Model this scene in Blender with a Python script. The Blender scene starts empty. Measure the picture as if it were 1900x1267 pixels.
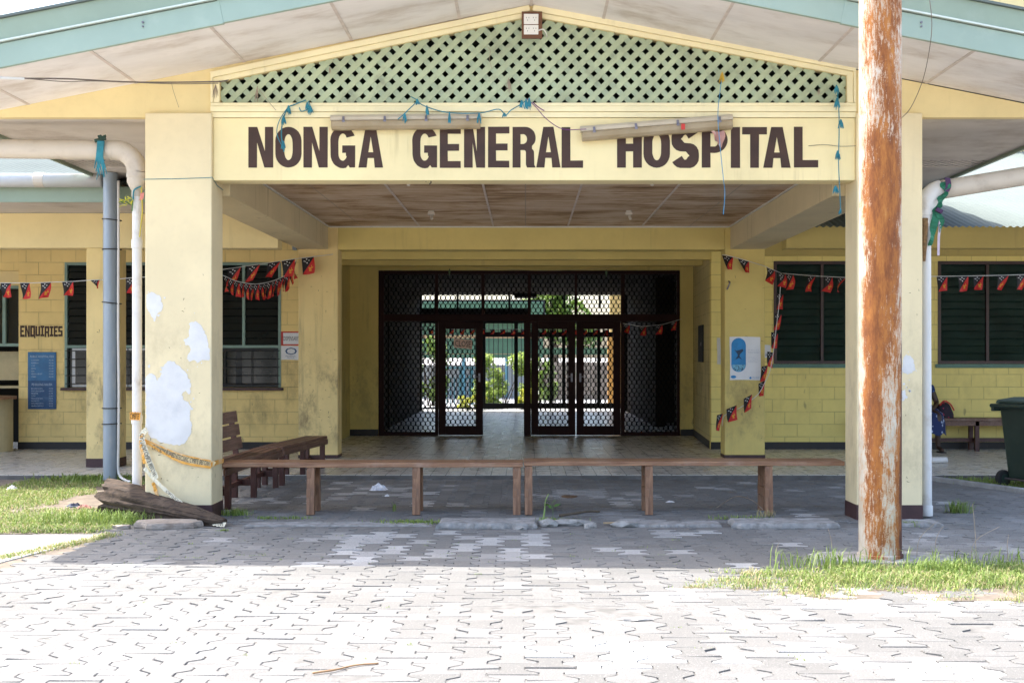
import bpy, bmesh, math, random
from mathutils import Vector, Matrix, noise
from mathutils.geometry import tessellate_polygon
random.seed(7)
R = math.radians
C = bpy.context.scene.collection
SC = bpy.context.scene

# ---------------------------------------------------------------- camera, sky, sun, exposure
EYE = 1.55
FPX, VX, VY = 2400.0, 975.0, 660.0
cam = bpy.data.cameras.new('camera')
cam.sensor_width = 36.0
cam.lens = FPX / 1900.0 * 36.0
cam.shift_x = -(VX - 950.0) / 1900.0
cam.shift_y = (VY - 633.5) / 1900.0
cam.clip_start = 0.1
cam.clip_end = 2000.0
cam.dof.use_dof = True
cam.dof.focus_distance = 12.5
cam.dof.aperture_fstop = 9.0
camo = bpy.data.objects.new('camera', cam)
camo.location = (0, 0, EYE)
camo.rotation_euler = (R(90), 0, 0)
C.objects.link(camo)
SC.camera = camo

SUN = Vector((-0.475, 0.275, 1.0)).normalized()
w = bpy.data.worlds.new('World')
SC.world = w
w.use_nodes = True
nt = w.node_tree
sky = nt.nodes.new('ShaderNodeTexSky')
sky.sky_type = 'NISHITA'
sky.sun_disc = False
sky.sun_elevation = math.asin(SUN.z)
sky.sun_rotation = math.atan2(SUN.x, SUN.y)
sky.dust_density = 4.0
bg = nt.nodes['Background']
bg.inputs[1].default_value = 0.15
nt.links.new(sky.outputs[0], bg.inputs[0])
sun = bpy.data.lights.new('sun', 'SUN')
sun.energy = 2.2
sun.angle = R(0.5)
sun.color = (1.0, 0.96, 0.89)
suno = bpy.data.objects.new('sun', sun)
suno.rotation_euler = (-SUN).to_track_quat('-Z', 'Y').to_euler()
suno.location = (-6, 4, 14)
C.objects.link(suno)
SC.view_settings.view_transform = 'Standard'
SC.view_settings.look = 'None'
SC.view_settings.exposure = 2.22
SC.view_settings.gamma = 1.0
SC.render.engine = 'CYCLES'
SC.cycles.use_denoising = True
SC.cycles.max_bounces = 10
SC.cycles.diffuse_bounces = 7
SC.cycles.glossy_bounces = 4
SC.cycles.sample_clamp_indirect = 8.0

# ---------------------------------------------------------------- helpers
def P(px, py, Y):
    return Vector(((px - VX) * Y / FPX, Y, EYE - (py - VY) * Y / FPX))
def PX(px, Y): return (px - VX) * Y / FPX
def PZ(py, Y): return EYE - (py - VY) * Y / FPX
def G(px, py, z=0.0):
    Y = (EYE - z) * FPX / (py - VY)
    return Vector(((px - VX) * Y / FPX, Y, z))

ORG = {}
def thing(name, label, cat, loc=(0, 0, 0), group=None):
    o = bpy.data.objects.new(name, None)
    o.empty_display_size = 0.2
    C.objects.link(o)
    o.location = loc
    ORG[o.name] = Vector(loc)
    o['label'] = label
    o['category'] = cat
    if group: o['group'] = group
    return o
def tag(o, label, cat, group=None):
    o['label'] = label
    o['category'] = cat
    if group: o['group'] = group
    return o
def kind(o, k):
    o['kind'] = k
    return o

class MB:
    def __init__(s):
        s.v = []; s.f = []; s.uv = None; s.tone = None
    def add(s, vs, fs):
        b = len(s.v)
        s.v.extend(Vector(q) for q in vs)
        s.f.extend(tuple(b + i for i in f) for f in fs)
        return s
    def box(s, x0, x1, y0, y1, z0, z1):
        if x0 > x1: x0, x1 = x1, x0
        if y0 > y1: y0, y1 = y1, y0
        if z0 > z1: z0, z1 = z1, z0
        return s.add([(x0,y0,z0),(x1,y0,z0),(x1,y1,z0),(x0,y1,z0),(x0,y0,z1),(x1,y0,z1),(x1,y1,z1),(x0,y1,z1)],
                     [(0,3,2,1),(4,5,6,7),(0,1,5,4),(1,2,6,5),(2,3,7,6),(3,0,4,7)])
    def bar(s, a, b, w, h, up=(0, 0, 1)):
        a = Vector(a); b = Vector(b)
        d = (b - a).normalized()
        u = Vector(up)
        sx = d.cross(u)
        if sx.length < 1e-4: sx = d.cross(Vector((1, 0, 0)))
        sx.normalize()
        u = sx.cross(d).normalized()
        vs = []
        for q in (a, b):
            for (i, j) in ((-1,-1),(1,-1),(1,1),(-1,1)):
                vs.append(q + sx * (i * w / 2) + u * (j * h / 2))
        return s.add(vs, [(0,1,2,3),(7,6,5,4),(0,4,5,1),(1,5,6,2),(2,6,7,3),(3,7,4,0)])
    def tube(s, pts, r, n=10, caps=True):
        pts = [Vector(p) for p in pts]
        rs = r if isinstance(r, (list, tuple)) else [r] * len(pts)
        b = len(s.v)
        prev = None
        for i, p in enumerate(pts):
            if i == 0: d = pts[1] - pts[0]
            elif i == len(pts) - 1: d = pts[-1] - pts[-2]
            else: d = (pts[i+1] - pts[i]).normalized() + (pts[i] - pts[i-1]).normalized()
            if d.length < 1e-9: d = Vector((0, 0, 1))
            d.normalize()
            if prev is None:
                u = d.orthogonal().normalized()
            else:
                u = prev - d * prev.dot(d)
                if u.length < 1e-6: u = d.orthogonal()
                u.normalize()
            prev = u
            v = d.cross(u)
            for k in range(n):
                a = 2 * math.pi * k / n
                s.v.append(p + (u * math.cos(a) + v * math.sin(a)) * rs[i])
        for i in range(len(pts) - 1):
            for k in range(n):
                k2 = (k + 1) % n
                s.f.append((b + i*n + k, b + i*n + k2, b + (i+1)*n + k2, b + (i+1)*n + k))
        if caps:
            s.f.append(tuple(b + k for k in reversed(range(n))))
            e = b + (len(pts) - 1) * n
            s.f.append(tuple(e + k for k in range(n)))
        return s
    def poly(s, loops, to3, depth):
        """loops: list of 2D loops (outer + holes), to3(u,v)->Vector, depth: extrusion Vector"""
        depth = Vector(depth)
        flat = [q for l in loops for q in l]
        tris = tessellate_polygon([[Vector((q[0], q[1], 0)) for q in l] for l in loops])
        n = len(flat); b = len(s.v)
        for q in flat: s.v.append(to3(*q))
        for q in flat: s.v.append(to3(*q) + depth)
        for t in tris:
            s.f.append(tuple(b + i for i in t)); s.f.append(tuple(b + n + i for i in reversed(t)))
        k = 0
        for l in loops:
            m = len(l)
            for i in range(m):
                j = (i + 1) % m
                s.f.append((b+k+i, b+k+j, b+n+k+j, b+n+k+i))
            k += m
        return s
    def lathe(s, prof, c=(0,0,0), n=24, axis='Z'):
        c = Vector(c); b = len(s.v)
        for (r, z) in prof:
            for k in range(n):
                a = 2 * math.pi * k / n
                q = (r*math.cos(a), r*math.sin(a), z)
                if axis == 'X': q = (q[2], q[0], q[1])
                elif axis == 'Y': q = (q[0], q[2], q[1])
                s.v.append(c + Vector(q))
        for i in range(len(prof) - 1):
            for k in range(n):
                k2 = (k + 1) % n
                s.f.append((b+i*n+k, b+i*n+k2, b+(i+1)*n+k2, b+(i+1)*n+k))
        s.f.append(tuple(b + k for k in reversed(range(n))))
        e = b + (len(prof)-1)*n
        s.f.append(tuple(e + k for k in range(n)))
        return s
    def ribbon(s, pts, wvecs):
        b = len(s.v)
        for p, wv in zip(pts, wvecs):
            s.v.append(Vector(p) - Vector(wv)); s.v.append(Vector(p) + Vector(wv))
        for i in range(len(pts) - 1):
            s.f.append((b+2*i, b+2*i+1, b+2*i+3, b+2*i+2))
        return s
    def build(s, name, mat, parent=None, bevel=0, smooth=False, keep=False, fix=True):
        me = bpy.data.meshes.new(name)
        if keep:
            c = Vector((0, 0, 0))
        else:
            lo = [min(v[i] for v in s.v) for i in range(3)]; hi = [max(v[i] for v in s.v) for i in range(3)]
            c = Vector([(lo[i] + hi[i]) / 2 for i in range(3)])
            if parent is None: c.z = lo[2]
        me.from_pydata([tuple(v - c) for v in s.v], [], s.f)
        if fix:
            bm = bmesh.new(); bm.from_mesh(me)
            bmesh.ops.recalc_face_normals(bm, faces=bm.faces)
            bm.to_mesh(me); bm.free()
        if isinstance(mat, (list, tuple)):
            for m in mat: me.materials.append(m)
        else: me.materials.append(mat)
        if smooth:
            me.polygons.foreach_set('use_smooth', [True] * len(me.polygons))
        o = bpy.data.objects.new(name, me)
        C.objects.link(o)
        if parent is not None:
            o.parent = parent
            po = ORG[parent.name]
        else: po = Vector((0, 0, 0))
        o.location = c - po
        ORG[o.name] = c
        if bevel:
            m = o.modifiers.new('bevel', 'BEVEL')
            m.width = bevel; m.segments = 2; m.limit_method = 'ANGLE'; m.angle_limit = R(40)
        return o

def smooth_angle(o, deg=40):
    me = o.data
    bm = bmesh.new(); bm.from_mesh(me)
    for f in bm.faces: f.smooth = True
    for e in bm.edges:
        if len(e.link_faces) != 2 or e.calc_face_angle(0) > R(deg): e.smooth = False
    bm.to_mesh(me); bm.free()
    return o
def copy_tree(o, parent=None):
    c = o.copy()
    C.objects.link(c)
    if parent is not None: c.parent = parent
    for ch in [q for q in C.objects if q.parent == o]: copy_tree(ch, c)
    return c
def spline(pts, n=6):
    pts = [Vector(p) for p in pts]
    out = []
    q = [pts[0]*2 - pts[1]] + pts + [pts[-1]*2 - pts[-2]]
    for i in range(1, len(q) - 2):
        for k in range(n):
            t = k / n
            a, b, c, d = q[i-1], q[i], q[i+1], q[i+2]
            out.append(0.5 * ((2*b) + (c - a)*t + (2*a - 5*b + 4*c - d)*t*t + (3*b - a - 3*c + d)*t**3))
    out.append(pts[-1])
    return out
def sag(a, b, s, n=16):
    a = Vector(a); b = Vector(b)
    return [a.lerp(b, k/n) - Vector((0, 0, 4*s*(k/n)*(1-k/n))) for k in range(n + 1)]

# ---------------------------------------------------------------- materials
class NG:
    def __init__(s, name):
        s.m = bpy.data.materials.new(name); s.m.use_nodes = True
        s.t = s.m.node_tree; s.b = s.t.nodes['Principled BSDF']
        s._pos = None
    def put(s, sock, v):
        if hasattr(v, 'is_output'): s.t.links.new(v, sock)
        elif isinstance(v, (tuple, list)) and len(v) == 3 and sock.type == 'RGBA': sock.default_value = (*v, 1)
        else: sock.default_value = v
    def n(s, typ, ins=None, **props):
        d = s.t.nodes.new(typ)
        for k, v in props.items(): setattr(d, k, v)
        for k, v in (ins or {}).items(): s.put(d.inputs[k], v)
        return d
    def pos(s):
        if s._pos is None: s._pos = s.n('ShaderNodeNewGeometry').outputs['Position']
        return s._pos
    def obj(s): return s.n('ShaderNodeTexCoord').outputs['Object']
    def uv(s): return s.n('ShaderNodeTexCoord').outputs['UV']
    def sep(s, v):
        d = s.n('ShaderNodeSeparateXYZ', {0: v}); return d.outputs
    def comb(s, x, y, z): return s.n('ShaderNodeCombineXYZ', {0: x, 1: y, 2: z}).outputs[0]
    def math(s, op, a, b=0.0, c=0.0, clamp=False):
        return s.n('ShaderNodeMath', {0: a, 1: b, 2: c}, operation=op, use_clamp=clamp).outputs[0]
    def scl(s, v, sc): return s.n('ShaderNodeVectorMath', {0: v, 1: sc}, operation='MULTIPLY').outputs[0]
    def noise(s, scale=5, detail=4, rough=0.55, v=None, sc=None, dist=0.0):
        v = s.pos() if v is None else v
        if sc: v = s.scl(v, sc)
        return s.n('ShaderNodeTexNoise', {'Vector': v, 'Scale': scale, 'Detail': detail, 'Roughness': rough, 'Distortion': dist}).outputs['Fac']
    def mr(s, v, a, b, c=0.0, d=1.0):
        return s.n('ShaderNodeMapRange', {0: v, 1: a, 2: b, 3: c, 4: d}, interpolation_type='SMOOTHSTEP').outputs[0]
    def ramp(s, fac, stops):
        d = s.n('ShaderNodeValToRGB', {0: fac})
        e = d.color_ramp.elements
        while len(e) < len(stops): e.new(0.5)
        for q, (p, c) in zip(e, stops): q.position = p; q.color = (*c, 1)
        return d.outputs[0]
    def mix(s, fac, a, b, blend='MIX'):
        d = s.n('ShaderNodeMix', data_type='RGBA', blend_type=blend)
        s.put(d.inputs[0], fac); s.put(d.inputs[6], a); s.put(d.inputs[7], b)
        return d.outputs[2]
    def bump(s, h, strength=0.3, dist=0.01):
        s.put(s.b.inputs['Normal'], s.n('ShaderNodeBump', {'Strength': strength, 'Distance': dist, 'Height': h}).outputs[0])
    def out(s, col=None, rough=None, metal=None, **k):
        if col is not None: s.put(s.b.inputs['Base Color'], col)
        if rough is not None: s.put(s.b.inputs['Roughness'], rough)
        if metal is not None: s.put(s.b.inputs['Metallic'], metal)
        for a, v in k.items(): s.put(s.b.inputs[a.replace('_', ' ')], v)
        return s.m

def plain(name, col, rough=0.7, var=0.15, scale=8, dirt=None, dscale=3, dthr=(0.5, 0.75), bump=0.0, metal=0.0, bscale=60, sc=None, local=False, **k):
    g = NG(name)
    v = g.obj() if local else None
    n1 = g.noise(scale, 5, 0.6, v=v, sc=sc)
    dark = tuple(c * (1 - var) for c in col); lite = tuple(min(1, c * (1 + var * 0.6)) for c in col)
    c = g.mix(g.mr(n1, 0.3, 0.7), dark, lite)
    if dirt is not None:
        n2 = g.noise(dscale, 6, 0.65, v=v, sc=sc)
        c = g.mix(g.mr(n2, *dthr), c, dirt)
    if bump:
        g.bump(g.noise(bscale, 4, 0.6, v=v, sc=sc), bump, 0.004)
    return g.out(c, rough, metal, **k)

def wallpaint(name, col, dirt=(0.19, 0.135, 0.07), amount=0.6, zlo=0.2, zhi=2.0, blocks=None, streak=0.35, rough=0.75, fresh=False):
    """painted render / painted blockwork; hand-grime smudges at waist height, run-off streaks"""
    g = NG(name)
    p = g.pos(); xyz = g.sep(p)
    n1 = g.noise(1.3, 5, 0.6)
    c = g.mix(g.mr(n1, 0.3, 0.7), tuple(q * 0.93 for q in col), tuple(min(1, q * 1.05) for q in col))
    n5 = g.noise(14, 4, 0.6)
    c = g.mix(g.mr(n5, 0.5, 0.8, 0, 0.05), c, dirt)
    # smudges at hand / shoulder height
    band = g.math('MULTIPLY', g.mr(xyz[2], zlo, zlo + 0.35), g.mr(xyz[2], zhi, zhi - 0.75))
    n2 = g.noise(3.2, 8, 0.78, sc=(1, 1, 0.6))
    sm = g.math('MULTIPLY', band, g.mr(n2, 0.42, 0.70, 0, amount))
    c = g.mix(sm, c, dirt)
    # vertical run-off streaks
    n3 = g.noise(1.0, 5, 0.6, sc=(14, 14, 0.9))
    n4 = g.noise(0.8, 3, 0.5)
    st = g.math('MULTIPLY', g.mr(n3, 0.52, 0.78), g.mr(n4, 0.45, 0.7, 0, streak))
    c = g.mix(st, c, tuple(q * 0.6 + 0.02 for q in dirt))
    # scuffs
    n6 = g.noise(9, 3, 0.5, sc=(1, 1, 0.35))
    c = g.mix(g.math('MULTIPLY', g.mr(n6, 0.68, 0.73), g.mr(xyz[2], 1.6, 1.0, 0, 0.5)), c, dirt)
    h = g.noise(70, 4, 0.6)
    if blocks:
        v = g.comb(xyz[0] if blocks == 'X' else xyz[1], xyz[2], 0.0)
        v = g.n('ShaderNodeVectorMath', {0: v, 1: (0.03, -0.05, 0)}, operation='ADD').outputs[0]
        br = g.n('ShaderNodeTexBrick', {'Vector': v, 'Scale': 1.0, 'Mortar Size': 0.006, 'Mortar Smooth': 0.35, 'Bias': 0.0, 'Brick Width': 0.40, 'Row Height': 0.20,
                                        'Color1': (0, 0, 0), 'Color2': (1, 1, 1), 'Mortar': (0.5, 0.5, 0.5)}, offset=0.5)
        jf = br.outputs['Fac']
        tint = g.n('ShaderNodeSeparateColor', {0: br.outputs['Color']}).outputs[0]
        c = g.mix(g.math('MULTIPLY', tint, 0.10), c, tuple(q * 0.8 for q in col))
        c = g.mix(g.math('MULTIPLY', jf, g.mr(g.noise(2.5, 3), 0.3, 0.7, 0.08, 0.50)), c, tuple(q * 0.55 for q in dirt))
        h = g.math('SUBTRACT', g.math('MULTIPLY', h, 0.25), jf)
        g.bump(h, 0.55, 0.006)
    else:
        g.bump(h, 0.18, 0.004)
    return g.out(c, rough)

YEL = (0.70, 0.55, 0.24)
M = {}
M['cream'] = wallpaint('cream_column_paint', (0.74, 0.62, 0.38), amount=0.30, zlo=0.1, zhi=2.2, streak=0.2)
M['yellow'] = wallpaint('yellow_render_paint', (0.74, 0.60, 0.30), amount=0.25, streak=0.30)
M['beam'] = wallpaint('beam_paint', (0.83, 0.70, 0.38), dirt=(0.42, 0.28, 0.08), amount=0.0, streak=0.5)
M['trim'] = wallpaint('trim_paint', (0.84, 0.74, 0.45), dirt=(0.30, 0.20, 0.08), amount=0.0, streak=0.35, rough=0.5)
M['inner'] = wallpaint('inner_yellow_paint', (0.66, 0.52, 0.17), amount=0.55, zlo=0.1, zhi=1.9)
M['post'] = wallpaint('post_paint', (0.74, 0.57, 0.25), amount=0.8, zlo=0.1, zhi=1.9, streak=0.6)
M['block'] = wallpaint('painted_blockwork', (0.84, 0.64, 0.26), amount=0.5, blocks='X')
M['block_r'] = wallpaint('yellow_blockwork', (0.84, 0.69, 0.23), amount=0.15, blocks='X', streak=0.2)
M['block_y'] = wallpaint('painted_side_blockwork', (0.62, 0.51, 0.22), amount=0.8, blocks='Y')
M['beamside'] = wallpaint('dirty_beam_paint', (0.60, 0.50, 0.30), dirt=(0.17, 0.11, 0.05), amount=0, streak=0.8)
M['maroon'] = plain('maroon_paint', (0.055, 0.022, 0.022), 0.55, 0.25, 9, dirt=(0.16, 0.10, 0.09), dthr=(0.6, 0.75))
M['blackbase'] = plain('dark_skirting_paint', (0.014, 0.010, 0.010), 0.5, 0.3, 9, dirt=(0.10, 0.08, 0.06), dscale=16, dthr=(0.68, 0.75))
M['soffit'] = plain('soffit_sheet', (0.82, 0.77, 0.73), 0.7, 0.10, 0.8, dirt=(0.50, 0.41, 0.33), dscale=0.9, dthr=(0.45, 0.8), bump=0.05, sc=(1, 2.2, 3))
M['batten'] = plain('soffit_batten', (0.64, 0.55, 0.49), 0.7, 0.15, 6)
M['eave'] = plain('eave_sheet', (0.62, 0.56, 0.50), 0.7, 0.12, 0.8, dirt=(0.36, 0.29, 0.23), dscale=1.2, dthr=(0.45, 0.8))
M['mint'] = plain('mint_fascia_paint', (0.28, 0.365, 0.295), 0.4, 0.06, 1.5, dirt=(0.36, 0.44, 0.36), dscale=2.5, dthr=(0.5, 0.9))
M['sage'] = plain('sage_flashing_paint', (0.25, 0.315, 0.23), 0.4, 0.07, 1.5, dirt=(0.30, 0.36, 0.28), dscale=2.5, dthr=(0.5, 0.9))
M['cap'] = plain('flashing_lip', (0.56, 0.62, 0.55), 0.4, 0.06, 2)
M['roof'] = plain('roof_sheet', (0.135, 0.16, 0.15), 0.8, 0.08, 1.2, dirt=(0.115, 0.135, 0.125), dscale=2, dthr=(0.5, 0.9), Specular_IOR_Level=0.1)
M['lattice'] = plain('green_lattice_paint', (0.40, 0.46, 0.29), 0.55, 0.15, 3, dirt=(0.24, 0.26, 0.17), dscale=5, dthr=(0.5, 0.8))
M['lattice_b'] = plain('green_lattice_back_slats', (0.38, 0.46, 0.31), 0.55, 0.15, 3, dirt=(0.22, 0.25, 0.17), dscale=5, dthr=(0.5, 0.8))
M['letter'] = plain('brown_letter_paint', (0.050, 0.021, 0.012), 0.65, 0.22, 5, dirt=(0.30, 0.22, 0.18), dscale=28, dthr=(0.72, 0.78))
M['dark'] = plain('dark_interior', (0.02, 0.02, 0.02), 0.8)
M['pvc'] = plain('white_pipe_plastic', (0.66, 0.65, 0.63), 0.4, 0.05, 3, dirt=(0.42, 0.36, 0.30), dscale=4, dthr=(0.52, 0.85))
M['pvc_old'] = plain('aged_pipe_plastic', (0.52, 0.46, 0.38), 0.45, 0.06, 3, dirt=(0.34, 0.28, 0.22), dscale=4, dthr=(0.5, 0.85))
M['galv'] = plain('galvanised_steel', (0.26, 0.31, 0.36), 0.5, 0.12, 3, dirt=(0.36, 0.38, 0.40), dscale=9, dthr=(0.5, 0.8), metal=0.35, sc=(1, 1, 0.25))
M['blacktie'] = plain('black_strap', (0.015, 0.015, 0.015), 0.6)
M['patch'] = plain('bare_plaster', (0.67, 0.655, 0.63), 0.9, 0.07, 7, dirt=(0.52, 0.52, 0.53), dscale=5, dthr=(0.5, 0.85), bump=0.25, bscale=45)
M['beam_r'] = wallpaint('olive_yellow_beam_paint', (0.50, 0.385, 0.12), amount=0.0, streak=0.4)
M['concrete'] = plain('weathered_concrete', (0.34, 0.34, 0.34), 0.9, 0.2, 5, dirt=(0.20, 0.19, 0.18), dscale=7, bump=0.4)
M['kerb'] = plain('dark_kerb_concrete', (0.29, 0.28, 0.265), 0.95, 0.25, 9, dirt=(0.17, 0.16, 0.145), dscale=12, dthr=(.45,.7), bump=0.9, bscale=55)
M['rubble'] = plain('broken_concrete', (0.30, 0.29, 0.27), 0.95, 0.3, 14, dirt=(0.16, 0.14, 0.12), dscale=16, bump=0.9, bscale=60)
M['concrete_lt'] = plain('pale_concrete', (0.50, 0.48, 0.45), 0.9, 0.12, 4, dirt=(0.36, 0.34, 0.30), dscale=6, bump=0.3)
M['soil'] = plain('bare_soil', (0.16, 0.13, 0.10), 0.95, 0.3, 6, dirt=(0.26, 0.22, 0.17), dscale=11, bump=0.6, bscale=25)
M['ground'] = plain('pale_ground', (0.36, 0.35, 0.33), 0.95, 0.12, 0.6, dirt=(0.28, 0.27, 0.24), dscale=1.7, bump=0.2)
M['joint'] = plain('joint_sand', (0.15, 0.145, 0.135), 0.95, 0.3, 9)
M['frame_m'] = plain('maroon_timber_frame', (0.045, 0.017, 0.013), 0.45, 0.25, 5)
M['frame_g'] = plain('sea_green_frame', (0.20, 0.30, 0.25), 0.5, 0.15, 5)
M['frame_w'] = plain('white_window_frame', (0.62, 0.62, 0.62), 0.5, 0.1, 5)
M['sill_g'] = plain('green_sill_paint', (0.09, 0.19, 0.14), 0.5, 0.2, 5)
M['louvre'] = plain('dark_louvre_glass', (0.010, 0.014, 0.013), 0.12, 0.3, 3)
M['louvre_g'] = plain('green_louvre_glass', (0.012, 0.028, 0.022), 0.14, 0.3, 3)
M['curtain'] = plain('green_curtain', (0.020, 0.06, 0.045), 0.8, 0.4, 6, sc=(6, 6, 0.2))
M['screen'] = plain('dark_red_screen_frame', (0.022, 0.006, 0.005), 0.6, 0.2, 4, Specular_IOR_Level=0.15)
M['mesh'] = plain('black_security_mesh', (0.004, 0.0035, 0.0035), 0.7, 0.2, 4, Specular_IOR_Level=0.08)
M['blackmetal'] = plain('black_metal', (0.012, 0.012, 0.012), 0.5, 0.2, 4)
M['cable'] = plain('grey_brown_cable', (0.16, 0.13, 0.11), 0.6)
M['cablew'] = plain('white_cable', (0.70, 0.68, 0.64), 0.5, 0.05)
M['string'] = plain('white_string', (0.68, 0.68, 0.66), 0.8, 0.05)
M['teal'] = plain('teal_raffia', (0.02, 0.20, 0.26), 0.7, 0.3, 12)
M['blue'] = plain('blue_twine', (0.06, 0.28, 0.50), 0.7, 0.2, 12)
M['purple'] = plain('purple_twine', (0.16, 0.04, 0.16), 0.7, 0.2, 12)
M['straw'] = plain('dry_fibre', (0.34, 0.27, 0.20), 0.9, 0.3, 12)
M['orange'] = plain('faded_orange_tape', (0.75, 0.36, 0.06), 0.6, 0.12, 4, dirt=(0.78, 0.62, 0.40), dscale=5)
M['tantape'] = plain('faded_tan_tape', (0.60, 0.46, 0.24), 0.6, 0.2, 9, dirt=(0.70, 0.60, 0.42), dscale=7)
M['cleartape'] = plain('bleached_tape', (0.70, 0.64, 0.48), 0.6, 0.15, 6)
M['ink'] = plain('black_print', (0.02, 0.018, 0.016), 0.7)
M['paper'] = plain('white_paper', (0.74, 0.74, 0.75), 0.7, 0.04, 6)
M['paperdim'] = plain('worn_paper', (0.62, 0.60, 0.55), 0.7, 0.08, 6)
M['red'] = plain('red_card', (0.55, 0.04, 0.03), 0.6, 0.1)
M['bluesign'] = plain('blue_sign_paint', (0.010, 0.065, 0.18), 0.5, 0.2, 4, dirt=(0.05, 0.13, 0.24), dscale=6)
M['bluetxt'] = plain('pale_sign_print', (0.42, 0.52, 0.62), 0.6)
M['skyblue'] = plain('poster_blue', (0.01, 0.22, 0.52), 0.5, 0.2, 6)
M['navy'] = plain('poster_dark_blue', (0.006, 0.035, 0.09), 0.5, 0.2, 6)
M['lightblue'] = plain('poster_pale_blue', (0.16, 0.42, 0.58), 0.5, 0.35, 60)
M['greytxt'] = plain('pale_print', (0.42, 0.46, 0.52), 0.7)
M['board'] = plain('brown_board', (0.15, 0.06, 0.025), 0.6, 0.2, 6)
M['socket'] = plain('white_socket_plastic', (0.78, 0.77, 0.72), 0.35, 0.04)
M['steel'] = plain('clip_steel', (0.22, 0.20, 0.22), 0.4, 0.2, 20, metal=0.8)
M['plasticbag'] = plain('thin_white_plastic', (0.75, 0.76, 0.80), 0.35)
M['rubber'] = plain('black_rubber', (0.02, 0.02, 0.021), 0.8)
M['skin'] = plain('dark_skin', (0.055, 0.026, 0.016), 0.5, 0.15, 9)
M['hair'] = plain('black_hair', (0.008, 0.007, 0.007), 0.7)
M['bark'] = plain('bark', (0.10, 0.075, 0.05), 0.9, 0.3, 10)
M['counter'] = plain('counter_paint', (0.50, 0.42, 0.24), 0.6, 0.15, 3)
M['purplefade'] = plain('faded_purple_mark', (0.16, 0.10, 0.24), 0.7)
M['bin'] = plain('dark_green_bin_plastic', (0.020, 0.040, 0.030), 0.45, 0.15, 2, dirt=(0.07, 0.08, 0.06), dscale=4, dthr=(0.5, 0.9))
M['binlid'] = plain('grey_green_lid_plastic', (0.05, 0.085, 0.075), 0.45, 0.15, 2)
M['greenwall'] = plain('green_weatherboard', (0.055, 0.125, 0.068), 0.6, 0.15, 2)
M['tanwall'] = plain('tan_wall', (0.36, 0.24, 0.12), 0.7, 0.2, 2)
M['bluepost'] = plain('blue_timber', (0.09, 0.24, 0.29), 0.6, 0.15, 3)
M['sheetw'] = plain('pale_sheet', (0.5, 0.51, 0.52), 0.6, 0.05)

def leafmat(name, a, b, trans=0.25):
    g = NG(name)
    r = g.n('ShaderNodeAttribute', attribute_name='tone', attribute_type='GEOMETRY').outputs['Fac']
    c = g.mix(r, a, b)
    m = g.out(c, 0.55)
    tr = g.n('ShaderNodeBsdfTranslucent'); g.put(tr.inputs[0], c)
    ms = g.n('ShaderNodeMixShader'); ms.inputs[0].default_value = trans
    g.t.links.new(g.b.outputs[0], ms.inputs[1]); g.t.links.new(tr.outputs[0], ms.inputs[2])
    g.t.links.new(ms.outputs[0], g.t.nodes['Material Output'].inputs[0])
    return m
M['grass'] = leafmat('grass_blade', (0.09, 0.17, 0.02), (0.34, 0.42, 0.11))
M['drygrass'] = leafmat('dry_grass_blade', (0.36, 0.30, 0.14), (0.52, 0.45, 0.25))
M['leaf'] = leafmat('shrub_leaf', (0.04, 0.10, 0.015), (0.22, 0.32, 0.05))
M['leafb'] = leafmat('bright_shrub_leaf', (0.08, 0.17, 0.02), (0.40, 0.50, 0.10))
M['leafy'] = leafmat('yellow_shrub_leaf', (0.20, 0.24, 0.02), (0.45, 0.46, 0.06))

def timber(name, a, b, dirt, rough=0.5, axis=(1, 18, 18)):
    g = NG(name)
    o = g.obj()
    gr = g.noise(2.2, 6, 0.6, v=o, sc=axis, dist=0.8)
    c = g.mix(g.mr(gr, 0.3, 0.7), a, b)
    c = g.mix(g.mr(g.noise(3, 6, 0.7, v=o), 0.5, 0.75, 0, 0.75), c, dirt)
    g.bump(gr, 0.25, 0.003)
    return g.out(c, rough)
M['bench'] = timber('orange_brown_bench_timber', (0.16, 0.070, 0.033), (0.34, 0.185, 0.10), (0.36, 0.24, 0.17))
M['benchleg'] = timber('orange_brown_leg_timber', (0.14, 0.062, 0.030), (0.31, 0.165, 0.09), (0.26, 0.17, 0.12), axis=(18, 18, 1))
M['bench_d'] = timber('dark_red_bench_timber', (0.085, 0.038, 0.024), (0.185, 0.095, 0.06), (0.26, 0.175, 0.13), axis=(18, 1, 18))
M['bench_b'] = timber('worn_backrest_timber', (0.13, 0.065, 0.045), (0.27, 0.16, 0.115), (0.30, 0.21, 0.16), axis=(18, 1, 18))
M['benchleg_d'] = timber('dark_red_leg_timber', (0.045, 0.013, 0.010), (0.085, 0.026, 0.018), (0.10, 0.05, 0.04), axis=(18, 18, 1))
M['log'] = timber('weathered_log_timber', (0.022, 0.014, 0.009), (0.085, 0.055, 0.035), (0.14, 0.10, 0.07), 0.9, axis=(2, 22, 22))
M['logend'] = plain('broken_log_core', (0.22, 0.12, 0.06), 0.9, 0.4, 14, bump=0.6, bscale=30)
M['plank'] = timber('grey_rotten_plank', (0.20, 0.17, 0.14), (0.36, 0.31, 0.26), (0.14, 0.09, 0.06), 0.9, axis=(3, 16, 16))

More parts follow.
